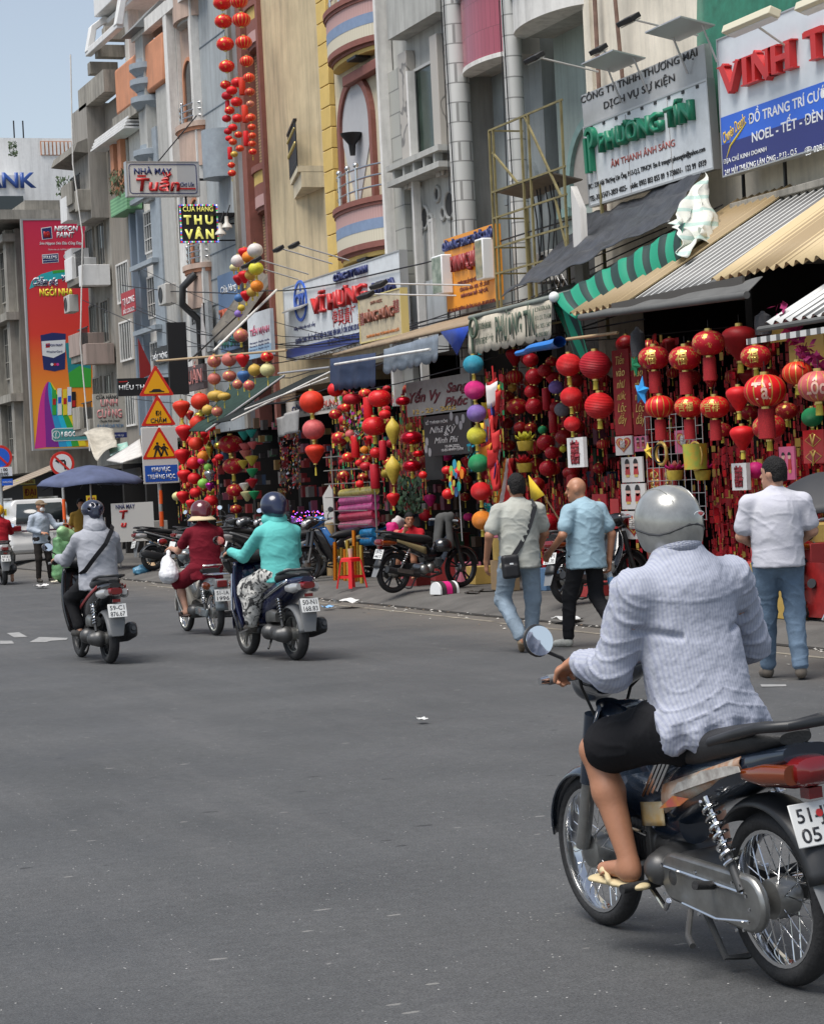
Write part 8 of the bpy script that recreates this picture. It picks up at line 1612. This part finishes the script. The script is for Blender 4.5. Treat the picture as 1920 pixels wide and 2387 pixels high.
JR=sit(.85,.28,(.33,.97,1.04),.05,(.24,.5,.04),(.26,.66,.6),s=.98);e=figure('person in a red jacket and yellow helmet on the white scooter',LEFTB.location,LEFTB.rotation_euler.z,JR,SKIN2,.014,[('jacket',cloth('red jersey',(.36,.015,.025)),shirt(.10,1.,.01,.012,w=.175)),('helmet',mat('yellow helmet shell',(.72,.36,.01),.25,coat=.5),helmet((.127,.146,.13),-.04)),('hair',HAIR,hair(-.16,.004)),('trousers',mat('checked trousers',(.45,.45,.43),.8,var=.9,vscale=26,col2=(.05,.05,.05)),pants(.85)),('slippers',mat('red slipper',(.4,.05,.05),.6),shoes(.03))],face=False)
def stand(h=1.,L=None,R=None,Ll=None,Rl=None,**k):
 J=dict(HB);J['L']=L or((-.19,0,1.37),(-.25,-.04,1.11),(-.27,.03,.86),(0,.1,-1),(.9,.2,0),-1,.45);J['Rr']=R or((.19,0,1.37),(.25,-.04,1.11),(.27,.03,.86),(0,.1,-1),(-.9,.2,0),1,.45)
 J['Ll']=Ll or((-.09,0,.90),(-.10,.03,.49),(-.10,-.02,.09),(-.12,.13,.03));J['Rl']=Rl or((.09,0,.90),(.10,.03,.49),(.10,-.02,.09),(.12,.13,.03));J.update(k);return J
JEAN=mat('washed denim',(.21,.27,.33),.85,var=.35,vscale=4,bump=.2,bscale=60);JEAN2=mat('blue denim',(.11,.165,.235),.85,var=.4,vscale=4,bump=.2,bscale=60)
SAND=mat('sandal straps',(.34,.25,.16),.7,var=.5,vscale=30);TEE1=cloth('grey linen tee',(.42,.43,.39),col2=(.34,.34,.30));TEE2=cloth('sky blue tee',(.30,.43,.50),col2=(.26,.38,.45));TEE3=cloth('white tee',(.52,.52,.56),col2=(.46,.46,.52))
def scale(J,s):
 o={}
 for k,v in J.items():
  if k in('pel','chest','neck','head'):o[k]=tuple(V3(v)*s)
  elif k in('L','Rr'):o[k]=tuple(tuple(V3(q)*s)for q in v[:3])+tuple(v[3:])
  elif k in('Ll','Rl'):o[k]=tuple(tuple(V3(q)*s)for q in v)
  else:o[k]=v
 o['s']=o.get('s',1.)*s;return o
G=at(1108,1372,z=0);JG=scale(stand(L=((-.19,0,1.37),(-.29,-.04,1.12),(-.31,.10,.87),(0,.25,-1),(.9,.2,0),-1,.5),R=((.19,0,1.37),(.26,.06,1.12),(.22,.22,.95),(-.2,.7,-.6),(-.9,.2,0),1,.6),Ll=((-.09,0,.90),(-.17,.13,.50),(-.05,-.16,.15),(-.03,-.02,.03)),Rl=((.09,0,.90),(.12,.08,.49),(.09,.12,.09),(.10,.28,.03)),yaw=.15),1.02)
eg=figure('person in a grey tee and washed jeans walking away with a small black shoulder bag',(G.x-.02,G.y,0),rad(-14),JG,SKIN,.0105,[('tee',TEE1,shirt(.13,.34,.02,.012,w=.168,dp=.95,seed=2.)),('jeans',JEAN,pants(.97,.006,.014,.005)),('sandals',SAND,shoes(.04)),('hair',HAIR,hair(-.08,.010))],face=False)
ms=eg.matrix_world.copy()
o=blob('shoulder_bag',[rbox((-.13,-.21,.84),(.085,.045,.115),.03,rotz(.1,0,-.06)),rbox((-.13,-.26,.80),(.07,.015,.06),.012,rotz(.1,0,-.06),.005)],mat('black nylon',(.012,.012,.014),.6),None,.009,.01,None,1,ms);tag(o,'small black zipped shoulder bag on the back hip of the grey shirted walker','bag');bag_strap([(.13,.02,1.47),(.15,-.13,1.40),(.07,-.165,1.2),(-.02,-.185,1.04),(-.10,-.21,.94)],MATS['black nylon'],o);MB().box((-.13,-.276,.87),(.035,.004,.015)).build('tag_label',WHITE,o)
Bp=at(1243,1362,z=0);JB=scale(stand(L=((-.19,0,1.38),(-.30,-.02,1.12),(-.30,.20,.95),(-.1,.7,-.7),(.9,.2,0),-1,.8),R=((.19,0,1.38),(.27,-.08,1.10),(.24,-.06,.84),(0,.1,-1),(-.9,.2,0),1,.9),Ll=((-.09,0,.90),(-.11,.16,.52),(-.10,.22,.09),(-.12,.37,.03)),Rl=((.09,0,.90),(.12,.02,.50),(.10,-.30,.14),(.11,-.17,.04)),yaw=.75,pitch=-.12),.99);JB['head']=(-.02,.07,1.545);JB['neck']=(0,.02,1.42)
eb=figure('bald person in a sky blue tee walking with a water bottle',(Bp.x,Bp.y,0),rad(14),JB,SKIN,.0105,[('tee',TEE2,shirt(.15,.33,.022,.012,w=.168,dp=.98,seed=4.)),('trousers',BLKC,pants(.97,.0,.012,.004)),('shoes',mat('grey trainers',(.42,.42,.38),.6,var=.3,vscale=20),shoes(.045))])
mb_=eb.matrix_world.copy();w_=V3(JB['Rr'][2]);o=MB().lathe([(0,-.2),(.03,-.2),(.032,-.05),(.03,-.02),(.012,.02),(.012,.05),(0,.05)],tuple(w_+(0.01,.03,-.1)),16,rotm(-.25,0,0)).build('water_bottle',mat('clear bottle',(.62,.70,.74),.08,alpha=.55,coat=.5),mtx=mb_);tag(o,'clear water bottle hanging from the hand of the bald walker','bottle');MB().lathe([(.033,-.13),(.033,-.07)],tuple(w_+(0.01,.03,-.1)),16,rotm(-.25,0,0)).build('bottle_label',mat('bottle label',(.15,.3,.5),.4),o);MB().cyl(tuple(w_+(.01,.018,-.05)),tuple(w_+(.01,.015,-.03)),.014,n=12).build('bottle_cap',SBLUE,o)
Wp=at(1652,1432,z=0);JW=scale(stand(L=((-.20,0,1.37),(-.27,.02,1.10),(-.12,.22,1.0),(.5,.8,0),(.0,-.3,-1),1,.9),R=((.20,0,1.37),(.27,.02,1.12),(.15,.22,1.0),(-.5,.8,0),(0,-.3,-1),-1,.9),Ll=((-.09,0,.90),(-.10,.10,.49),(-.10,.18,.09),(-.12,.33,.03)),Rl=((.09,0,.90),(.11,.03,.49),(.12,-.10,.10),(.14,.05,.03)),yaw=.9),1.035)
ew=figure('person in a white tee and blue jeans, head turned towards the stalls',(Wp.x+.02,Wp.y+.05,0),rad(-24),JW,SKIN2,.0105,[('tee',TEE3,shirt(.075,.34,.02,.011,w=.172,dp=1.0,seed=7.)),('jeans',JEAN2,pants(.97,.006,.014,.004)),('shoes',mat('khaki trainers',(.12,.10,.08),.7),shoes(.044)),('belt',IRONB,lambda J:([cap(V3(J['pel'])+(0,0,-.03),V3(J['pel'])+(0,0,-.045),.178,None,flat=((0,1,0),.8)),cut(V3(J['pel'])+(0,0,-.075),(0,0,-1)),cut(V3(J['pel'])+(0,0,-.03),(0,0,1))],.01,None)),('hair',HAIR,hair(-.075,.010))])
Cp=at(92,1226,z=0);JC=stand(L=((-.19,0,1.37),(-.30,.10,1.15),(-.36,.36,1.18),(-.2,1,.1),(.5,0,-1),-1,.3),R=((.19,0,1.37),(.25,-.02,1.12),(.06,.18,1.02),(-.7,.6,0),(0,-.3,-1),-1,.8),Ll=((-.09,0,.90),(-.13,.03,.49),(-.17,-.02,.09),(-.2,.12,.03)),yaw=.25)
ec=figure('person in a tan cap, face mask and pale blue shirt standing behind the white car',(Cp.x,Cp.y,0),rad(195),JC,SKIN,.014,[('shirt',cloth('pale blue shirt',(.38,.43,.50)),shirt(.12,.9,.016,.014,w=.165,seed=9.)),('trousers',cloth('brown black trousers',(.028,.024,.022)),pants(.97)),('shoes',SHOEB,shoes(.042)),('face_mask',WHITE,lambda J:([ell(V3(J['head'])+J['R']@V3((0,.065,-.05)),(.06,.055,.055))],.02,None)),('cap',cloth('tan cap',(.20,.15,.10)),lambda J:([ell(V3(J['head'])+(0,0,.055),(.098,.115,.09)),cut(V3(J['head'])+(0,0,.04),(0,0,-1)),cap(V3(J['head'])+J['R']@V3((-.04,.13,.05)),V3(J['head'])+J['R']@V3((.04,.13,.05)),.05,None,.02,((0,0,1),.25))],.02,None))])
Kp=at(800,1235,z=.146);JK=dict(pel=(0,0,.34),chest=(0,.05,.62),neck=(0,.08,.77),head=(0,.12,.89),L=((-.15,.07,.72),(-.2,.2,.5),(-.1,.34,.55),(.3,1,0),(0,0,-1),-1,.6),Rr=((.15,.07,.72),(.2,.2,.5),(.04,.22,.74),(-.4,.5,.6),(0,1,0),1,.8),Ll=((-.08,.05,.33),(-.13,.40,.42),(-.13,.36,.08),(-.13,.48,.03)),Rl=((.08,.05,.33),(.14,.38,.40),(.14,.32,.08),(.14,.45,.03)),s=.84,yaw=.5,pitch=-.1)
ek=figure('child in a red tee sitting low on the pavement behind the red stool',(11.75,31.2,.25),rad(140),JK,SKIN,.011,[('tee',cloth('red tee',(.42,.015,.025)),shirt(.05,.3,.01,.01,w=.16)),('shorts',BLKC,pants(.42)),('hair',HAIR,hair(-.05,.013))]);MB().box((11.78,31.22,.27),(.3,.3,.26),rotm(0,0,.4)).build('crate_seat',mat('dark red crate',(.2,.02,.02),.6));tag(bpy.data.objects['crate_seat'],'dark red plastic crate the child sits on','crate');bpy.data.objects['crate_seat'].name='plastic_crate'
T_=at(172,1090,y=48.5);JT2=stand(yaw=.4);figure('person in a mustard top standing in the shade under the blue umbrella',(T_.x,48.5,0),rad(160),JT2,SKIN,.016,[('top',cloth('mustard top',(.34,.20,.04)),shirt(.12,.4,.01,.01)),('trousers',BLKC,pants(.95)),('hair',HAIR,hair(-.05,.012))],face=False)
# car, cart, goods and litter
def base(px,py,z=.146):return at(px,py,z=z)
p=at(92,1150,y=57);e=empty('car','white high roofed car seen from behind, beyond the person in the tan cap','car',(p.x,57,0))
CARW=paint('car white',(.56,.56,.55))
blob('body',[rbox((0,2.3,.80),(.90,2.3,.42),.16),rbox((0,2.0,1.36),(.76,1.75,.38),.22,rotm(0,0,0)),rbox((0,.15,.55),(.88,.2,.2),.1),cut((0,.42,1.75),(0,-1,.42))],CARW,e,.035,.12)
MB().add([(-.66,.13,1.12),(.66,.13,1.12),(.58,.36,1.62),(-.58,.36,1.62)],[(0,1,2,3)]).build('rear_window',GLASSD,e,thick=.05)
for sx in(-1,1):
 MB().box((sx*.70,.02,1.0),(.3,.1,.15)).build('tail_lamp',TLR,e,bevel=.03);wheel(e,.75,.36,.1,'cast',ALLOY);o=[q for q in bpy.data.objects if q.name.startswith('wheel')][-1];o.location.x=sx*.76;MB().box((sx*.6,2.1,1.77),(.04,2.4,.05)).build('roof_rail',ALU,e)
MB().box((0,.0,.50),(1.7,.12,.2)).build('bumper',CARW,e,bevel=.05);MB().box((0,-.0,.93),(1.1,.06,.05)).build('chrome_strip',CHR,e);o=MB().box((0,-.06,.78),(.5,.02,.14)).build('number_plate',PLW,e)
p=at(186,1210,z=0);e=empty('vendor_cart','coconut vendor cart with lettered boards under the blue umbrella','cart',(p.x,p.y+.4,0));
MB().box((0,0,.72),(1.0,.7,.06)).build('tray',mat('worn wood',(.2,.14,.09),.8,var=.3),e);b=MB()
for sx in(-.46,.46):
 for sy in(-.3,.3):b.cyl((sx,sy,0),(sx,sy,1.25),.02,n=8)
b.build('frame',ALU,e);MB().box((0,.1,.45),(.9,.5,.4)).build('lower_box',mat('dark box',(.05,.055,.05),.7),e)
o=MB().box((.12,-.37,1.05),(.34,.02,.5)).build('lettered_board',WHITE,e)
for k,t in enumerate(('DỪA','DỪA','CẮT')):letters(t,0,0,.1,BLACK,o,width=.26,bold=.03).matrix_basis=Matrix.Translation((.12,-.382,1.22-k*.16))@FACE_BACK
o=MB().box((.3,.25,1.42),(.3,.02,.2)).build('small_board',WHITE,e);letters('DỪA',0,0,.1,BLACK,o,width=.24,bold=.03).matrix_basis=Matrix.Translation((.3,.237,1.42))@FACE_BACK
random.seed(3);COCO=mat('green coconut',(.10,.13,.03),.5,var=.5,vscale=8);cm=MB().ball((0,0,0),(.085,.085,.1),12,8).mesh('coconut',COCO)
for k in range(22):
 o=link('coconut',cm);o.location=(p.x-.42+(k%6)*.14,p.y+.25+(k//6)*.14,.84+(k//12)*.12);tag(o,'green coconut heaped on the vendor cart','coconut','coconuts on the vendor cart')
pu=at(190,1010,y=47.5);zt=at(172,980,y=47.5).z;ru=abs(at(300,1030,y=47.5).x-at(75,1020,y=47.5).x)/2
e=empty('market_umbrella','wide faded blue market umbrella over the coconut cart','umbrella',(pu.x,47.5,0));UM=mat('faded blue canvas',(.07,.088,.165),.8,var=.3,vscale=3)
n=32;MB().grid(lambda u,v:(ru*v*math.cos(2*math.pi*u)*(1-.03*abs(math.sin(4*math.pi*u))),ru*v*math.sin(2*math.pi*u)*(1-.03*abs(math.sin(4*math.pi*u))),zt-.40*v**1.4+.06*abs(math.cos(4*math.pi*u))*v-(.06*(v>.95))),n*2,9).build('canopy',UM,e,thick=.006);MB().cyl((0,0,0),(0,0,zt-.02),.022,n=10).build('pole',ALU,e);b=MB()
for k in range(8):b.cyl((0,0,zt-.08),(ru*.9*math.cos(k*math.pi/4),ru*.9*math.sin(k*math.pi/4),zt-.5),.008,n=5)
b.build('rib',IRONB,e)
GSK=mat('green plastic sack',(.12,.27,.12),.5,var=.4,vscale=5);c=at(128,1170,y=44.9);o=blob('sack',[cap((c.x,44.9,.2),(c.x-.05,44.9,.85),.2,.10),cap((c.x+.05,44.95,.5),(c.x+.1,44.9,.75),.16,.1)],GSK,None,.03,.05,wrinkle(.03));tag(o,'green plastic sack hanging at the side of the coconut cart','sack')
c=at(140,1140,y=45.2);o=blob('sack',[ell((c.x,45.2,.95),(.2,.15,.15)),ell((c.x-.1,45.1,1.05),(.12,.1,.1))],mat('pale green plastic',(.3,.5,.25),.4,var=.3),None,.03,.05,wrinkle(.03));tag(o,'pale green plastic bag slumped on the coconut cart edge','sack')
for(px0,px1,py0,py1,y,c_,lb,tx)in((49,78,1022,1050,60,(.62,.36,.02),'amber pharmacy board above the white car','ĐẠI'),(0,14,1072,1086,55,(.7,.55,.02),'small yellow board by the yellow helmet','SALE'),(182,203,1043,1058,52,(.7,.5,.02),'small yellow board hanging under the blue umbrella','KHO'),(34,74,1010,1020,62,(.6,.6,.2),'pale yellow banner under the striped awning','NHÀ THUỐC')):
 s=sign('shop_board',lb,'sign',px0,px1,py0,py1,y=y,m=mat('board '+lb[:6]+str(px0),c_,.5),th=.03);T(s,tx,(px0+3,(py0+py1)/2),(px1-3,(py0+py1)/2),(py1-py0)*.5,REDD,bold=.03)
s=sign('street_plate','small blue street plate below the hours plate','sign',4,27,1008,1022,y=48.9,m=SBLUE,th=.02);T(s,'PHÙNG HƯNG',(6,1015),(25,1014),4,WHITE)
p=base(741,1238);e=empty('plastic_stool','bright red plastic stool on the pavement beside the black parked motorbike','stool',p,rad(20));SR=mat('red stool plastic',(.62,.012,.015),.35)
MB().loft([((0,0,.40),(.125,0,0),(0,.125,0)),((0,0,.45),(.12,0,0),(0,.12,0)),((0,0,.462),(.10,0,0),(0,.10,0))],24,5).build('seat',SR,e)
for sx in(-1,1):
 for sy in(-1,1):MB().bar((sx*.105,sy*.105,.42),(sx*.16,sy*.16,0),.055,.022,up=(sx,sy,0)).build('leg',SR,e)
b=MB()
for sx in(-1,1):b.box((sx*.128,0,.17),(.02,.24,.04));b.box((0,sx*.128,.175),(.24,.02,.04))
b.build('rail',SR,e)
o=MB().lathe([(0,0),(.028,0),(.04,.13),(.036,.13),(.025,.01),(0,.01)],p+Vector((0,0,.464)),16).build('plastic_cup',mat('milky cup',(.6,.42,.32),.3));tag(o,'plastic cup of milky drink on the red stool','cup')
random.seed(9)
for k in range(9):
 q=at(704+k*7,1190,x=11.5+.35*random.random());q.z=.146;h=random.uniform(.5,.85);o=MB().cyl(q,q+Vector((.02,.03*random.uniform(-1,1),h)),.035,n=14).build('foil_tube',lantern_mat('gold|foil' if k%3 else 'orange|foil'));tag(o,'gold foil tube standing in the bunch behind the red stool','foil tube','gold foil tubes')
for i,(py,c_,nm)in enumerate(((1040,(.42,.34,.08),'olive gold'),(1056,(.42,.05,.2),'magenta'),(1073,(.48,.06,.22),'deep pink'),(1090,(.42,.02,.06),'crimson'),(1108,(.42,.10,.17),'rose'),(1128,(.02,.2,.42),'bright blue'),(1146,(.02,.16,.36),'darker blue'))):
 a,c=at(720,py,x=12.3),at(790,py-8,x=12.3);o=MB().cyl(a,c,.075,n=16).build('wrap_roll',mat('wrap '+nm,c_,.35,var=.5,vscale=14));tag(o,nm+' gift wrap roll lying on the wire rack behind the stool','wrapping roll','gift wrap rolls')
b=MB()
for px in(707,795):
 for xx in(12.15,12.45):q=at(px,1150,x=xx);b.cyl((xx,q.y,.15),(xx,q.y,2.3),.014,n=6)
ya,yb=at(707,1150,x=12.3).y,at(795,1150,x=12.3).y
for k in range(9):b.cyl((12.15,ya,.35+.23*k),(12.15,yb,.35+.23*k),.009,n=5);b.cyl((12.45,ya,.35+.23*k),(12.45,yb,.35+.23*k),.009,n=5)
tag(b.build('wire_shelf',mat('dull wire',(.25,.24,.22),.5,metal=.5)),'tall wire shelf rack holding the gift wrap rolls','rack')
q=at(697,1150,x=12.3);q.z=.146;e=empty('paper_roll','rolled white paper standing in a tall cardboard tube beside the gift wrap rack','paper roll',q);MB().cyl((0,0,0),(0,0,.92),.095,n=18).build('cardboard_tube',mat('tube cardboard',(.36,.25,.12),.8),e);MB().prism([(-.085,.9),(.085,.9),(.1,1.42),(.03,1.58),(-.1,1.38)],.05,((0,-.02,0),(1,0,0),(0,0,1))).build('paper',mat('white paper',(.62,.61,.58),.7),e,mtx=Matrix.Rotation(-.4,4,'Z'))
foil_mass('plant','dark green artificial foliage hanging by the yellow ribbed lantern','plant',[(838,888,1003,1080,12.1,12.5)],[mat('dark leaf',(.012,.035,.014),.6),mat('mid leaf',(.02,.06,.02),.6)],330,31,(.02,.045));bpy.data.objects['plant']['kind']='thing'
for k,(px,py,c_)in enumerate(((826,1112,'pink'),(842,1128,'pale red'),(858,1120,'pink'),(838,1100,'white'),(868,1138,'salmon'))):
 c=at(px,py,x=11.9+.05*k);o=blob('wrapped_flower',[ell(c,(.1,.11,.1))],lantern_mat(c_),None,.022,.02,lambda V:.05*vnoise(V,(18,18,18)));tag(o,('lowest left pink','pale rose','brightest pink','white topped','salmon')[k]+' plastic wrapped bouquet beside the child','bouquet','wrapped bouquets beside the child')
p=base(936,1250);e=empty('pet_carrier','small clear pink and white arched carrier lying before the black parked motorbike','carrier',p,rad(15))
for k,(x0,x1,m)in enumerate(((-.16,-.13,WHITE),(-.12,-.05,mat('smoky plastic',(.06,.05,.05),.2)),(-.04,.05,lantern_mat('pink')),(.06,.12,MATS['smoky plastic']),(.12,.16,WHITE))):MB().prism([(.12*math.cos(a),.12*math.sin(a)+.05)for a in[i*math.pi/12 for i in range(13)]]+[(-.12,0),(.12,0)],x1-x0,((x0,0,0),(0,1,0),(0,0,1))).build('panel',m,e)
MB().box((.17,0,.03),(.02,.1,.05)).build('latch',GOLDC,e)
for k,(px,py,r_)in enumerate(((995,1250,.3),(1022,1246,.9))):o=blob('sandal',[cap((0,-.1,.015),(0,.12,.015),.04,.045,flat=((0,0,1),.35)),cap((-.04,.05,.03),(.04,.05,.03),.018)],SHOEB,None,.009,.02,None,1,Matrix.Translation(base(px,py))@Matrix.Rotation(r_,4,'Z'));tag(o,('black sandal lying on the pavement nearer the front wheel of the black motorbike','black sandal lying on the pavement nearer the grey shirted walker')[k],'sandal','black sandals')
random.seed(17);CT=[mat('carton '+n,c,.8,var=.15)for n,c in(('brown',(.28,.19,.10)),('white',(.5,.48,.44)),('red',(.32,.03,.03)),('pink',(.48,.14,.2)),('gold',(.42,.28,.07)),('grey',(.2,.2,.2)),('blue',(.08,.16,.28)))]
CN=['brown','white','red','pink','gold','grey','blue']
TOPS=[]
def carton(px,py,x,w_,h_,k,where):
 c=at(px,py,x=x);c.z=max([.148]+[t for(a,q,t)in TOPS if abs(a-px)<15 and abs(q-x)<.45]);TOPS.append((px,x,c.z+h_+.002));o=MB().box((0,0,h_/2),(w_*.8,w_,h_)).build('carton',CT[k],None,bevel=.006);o.location=c;o.rotation_euler.z=random.uniform(-.2,.2);tag(o,'%s stock box %s'%(CN[k],where),'box','stock boxes along the stalls');return o
for(px,py,x,w_,h_,k,wh)in((1062,1195,11.9,.35,.42,0,'under the leaning flag'),(1064,1165,11.9,.3,.3,4,'second up under the leaning flag'),(1060,1142,12.0,.3,.2,3,'topmost under the leaning flag'),(1078,1212,11.5,.3,.2,6,'at the heel of the grey shirted walker'),(1150,1145,12.3,.35,.3,6,'stacked behind the bald walker'),(1245,1225,12.0,.5,.18,2,'on the pavement beyond the bald walker'),(880,1180,12.6,.5,.3,3,'behind the seat of the black parked motorbike'),(930,1185,12.6,.4,.35,2,'behind the jacket of the black parked motorbike'),(985,1190,12.6,.4,.3,3,'beyond the front wheel of the black parked motorbike'),(1010,1165,12.5,.4,.26,4,'under the orange paper lantern'),(330,1100,13.6,.5,.35,1,'lowest in the white stack by the standing board'),(331,1078,13.6,.5,.3,6,'middle of the white stack by the standing board'),(331,1062,13.6,.45,.25,1,'top of the white stack by the standing board'),(352,1112,13.3,.5,.3,4,'of gold joss paper beside the sign post'),(366,1122,13.0,.5,.3,2,'of red joss paper beside the sign post'),(1600,1210,12.0,.6,.5,2,'behind the cherry red motorbike'),(1690,1232,11.6,.9,.55,4,'lowest on the gold goods table'),(1700,1190,11.6,.9,.2,2,'middle of the gold goods table'),(1706,1150,11.6,.8,.18,4,'topmost on the gold goods table')):carton(px,py,x,w_,h_,k,wh)
o=MB().box((0,0,0),(.05,.9,.16),rotm(0,.5,0)).build('cardboard_sheet',CT[0]);o.location=at(535,1172,x=11.1);tag(o,'flattened cardboard sheet wedged over a parked scooter seat','cardboard')
s=sign('goods_skirt','red printed cloth skirt hanging from the gold goods table','cloth',1665,1760,1185,1300,x=11.3,m=mat('red printed cloth',(.36,.02,.02),.4,var=.5,vscale=6,col2=(.16,.01,.01)),th=.02)
p=at(1740,1060,x=9.6);e=empty('umbrella','open black umbrella over the pavement beyond the white shirted walker','umbrella',p);MB().grid(lambda u,v:(.55*v*math.cos(2*math.pi*u),.55*v*math.sin(2*math.pi*u),.26-.33*v**1.8+.03*abs(math.cos(4*math.pi*u))*v),48,8).build('canopy',mat('black umbrella cloth',(.02,.021,.025),.6),e,thick=.004);MB().cyl((0,0,.3),(0,0,-.55),.008,n=6).build('shaft',CHR,e)
p=base(1732,1310);o=MB().tube([p+Vector((0,0,.02)),p+Vector((.03,-.05,.12)),p+Vector((.15,-.35,.35)),p+Vector((.2,-.5,.6))],.016,8).build('chair_leg',CHR);o.name='folding_chair';tag(o,'bent chrome leg of a folding chair under the black umbrella','chair')
for(px,py,s_,c_,lb)in((300,1212,.2,(.07,.22,.34),'blue knotted rubbish bag lying by the kerb behind the hooded rider'),(316,1206,.2,(.50,.36,.22),'beige rubbish bag lying by the kerb behind the hooded rider')):o=blob('rubbish_bag',[ell((0,0,s_*.5),(s_,s_*.8,s_*.6)),cap((0,0,s_*.6),(.05,.02,s_*1.4),.07,.02)],mat('bag '+lb[:5],c_,.4,var=.4,vscale=8),None,.018,.04,wrinkle(.04),1,Matrix.Translation(at(px,py,z=.05)));tag(o,lb,'rubbish bag')
def scrap(px,py,s_,c_,name,lb,z=.01):
 c=at(px,py,z=z);random.seed(px);o=MB().grid(lambda u,v:((u-.5)*s_*1.6+.2*s_*mnoise.noise((v*3,px,0)),(v-.5)*s_*2.6,.02+.35*s_*mnoise.noise((u*3+px,v*3,1))+.3*s_*abs(u-.5)),8,8).build(name,mat('scrap '+name+str(px),c_,.5));o.location=c+Vector((0,0,.12*s_));tag(o,lb,'litter')
scrap(731,1273,.17,(.66,.66,.64),'paper_scrap','torn white paper lying on the kerb slope below the red stool',.05);scrap(690,1283,.09,(.2,.4,.65),'wrapper','pale blue wrapper in the gutter beside the turquoise rider');scrap(1192,1312,.16,(.55,.56,.55),'film_bag','crumpled clear film bag in the gutter by the bald walker');scrap(87,1238,.14,(.62,.61,.6),'tissue','white tissue on the road near the person in the tan cap');scrap(112,1228,.1,(.6,.55,.45),'tissue','cream tissue on the road by the green sack');scrap(888,1521,.04,(.6,.6,.58),'paper_curl','tiny white paper curl on the open road')
random.seed(41);b=MB()
for i in range(330):
 y=random.uniform(16,46);x=10.42+random.gauss(0,.09)-(random.random()<.25)*random.uniform(0,.9);s_=random.uniform(.006,.026);b.cur=random.choice((0,0,1,2));a=random.uniform(0,3.1);c_,q_=math.cos(a)*s_,math.sin(a)*s_;b.add([(x-c_,y-q_,.012),(x+q_,y-c_*.6,.014),(x+c_,y+q_,.02),(x-q_,y+c_*.6,.013)],[(0,1,2,3)])
o=b.build('litter',[mat('litter pale',(.5,.48,.44),.8),mat('litter brown',(.16,.11,.07),.9),mat('litter dark',(.03,.03,.03),.9)]);tag(o,'scattered bits of litter and leaves along the gutter','litter',kind='stuff')
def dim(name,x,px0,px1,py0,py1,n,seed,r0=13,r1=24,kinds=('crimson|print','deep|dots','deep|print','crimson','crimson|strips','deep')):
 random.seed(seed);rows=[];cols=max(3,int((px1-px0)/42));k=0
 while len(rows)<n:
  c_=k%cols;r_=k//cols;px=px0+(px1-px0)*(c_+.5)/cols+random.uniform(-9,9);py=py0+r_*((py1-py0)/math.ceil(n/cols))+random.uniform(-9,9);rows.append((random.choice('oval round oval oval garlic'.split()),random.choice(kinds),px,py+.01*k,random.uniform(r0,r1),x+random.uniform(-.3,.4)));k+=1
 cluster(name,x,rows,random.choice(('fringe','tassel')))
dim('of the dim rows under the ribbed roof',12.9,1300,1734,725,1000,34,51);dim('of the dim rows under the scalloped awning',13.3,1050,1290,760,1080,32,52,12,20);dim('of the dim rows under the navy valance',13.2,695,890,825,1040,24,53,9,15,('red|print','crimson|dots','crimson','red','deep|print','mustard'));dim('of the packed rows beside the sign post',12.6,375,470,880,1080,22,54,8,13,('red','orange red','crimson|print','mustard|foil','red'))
for(px,py,x,lb)in((150,640,13.9,'air conditioner box on the grey tenement'),(352,620,14.0,'air conditioner box beside the tall black board'),(1165,560,14.9,'air conditioner box behind the yellow steel frame')):
 c=at(px,py,x=x);e=empty('air_conditioner',lb,'air conditioner',c,group='air conditioner boxes');MB().box((0,0,0),(.28,.72,.5)).build('casing',mat('aged white casing',(.46,.45,.42),.6,streak=.4),e,bevel=.015);MB().lathe([(0,.0),(.18,.0),(.19,.012),(.2,.0)],(-.142,.1,0),20,rotm(0,-math.pi/2,0)).build('fan_grille',IRONB,e)
random.seed(61)
for k in range(11):
 a=at(random.uniform(150,420),random.uniform(560,860),x=14.0);c=at(random.uniform(900,1700),random.uniform(430,700),x=13.9+random.uniform(-.3,.3));pts=[a.lerp(c,t/18)+Vector((0,0,-random.uniform(.9,1.0)*(1.0+.12*k)*.5*math.sin(math.pi*t/18)))for t in range(19)];o=MB().tube(pts,.008+.003*(k%3),5).build('cable',IRONB);tag(o,'thin black cable sagging along the house fronts','cable','cables along the house fronts')
LEAF=[mat('roof leaf',(.05,.08,.03),.7),mat('dry leaf',(.16,.10,.06),.8)]
for(a,c_,lb)in(((118,168,372,412,14.2,15.5),0,'straggly green shrub on the roof edge of the corner building'),((232,262,358,412,13.7,14.3),1,'dry reddish shrub in the green slatted planter'),((18,36,298,328,20,20.5),0,'small green shrub on the bank roof')):
 foil_mass('roof_shrub',lb,'shrub',[a],[LEAF[c_],LEAF[0]],150,70+c_,(.03,.07));[o for o in bpy.data.objects if o.name.startswith('roof_shrub')][-1]['kind']='thing'
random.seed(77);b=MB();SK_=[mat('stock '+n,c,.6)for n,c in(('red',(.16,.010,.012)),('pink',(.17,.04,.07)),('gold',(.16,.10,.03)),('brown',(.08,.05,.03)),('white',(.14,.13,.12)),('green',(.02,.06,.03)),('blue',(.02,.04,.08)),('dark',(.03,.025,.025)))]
for i in range(620):
 x=random.uniform(13.6,14.6);c=at(random.uniform(400,1300),random.uniform(900,1195),x=x);c.z=.3+round((c.z-.3)/.3)*.3;b.cur=random.choice((0,0,0,1,2,3,4,5,6,7,7));w_=random.uniform(.06,.2);h_=random.uniform(.08,.26);b.box(c+Vector((0,0,h_/2)),(.12,w_,h_))
tag(b.build('shelf_stock',SK_),'packed shelves of small boxed goods at the back of the dark stalls','shelf stock',kind='stuff')
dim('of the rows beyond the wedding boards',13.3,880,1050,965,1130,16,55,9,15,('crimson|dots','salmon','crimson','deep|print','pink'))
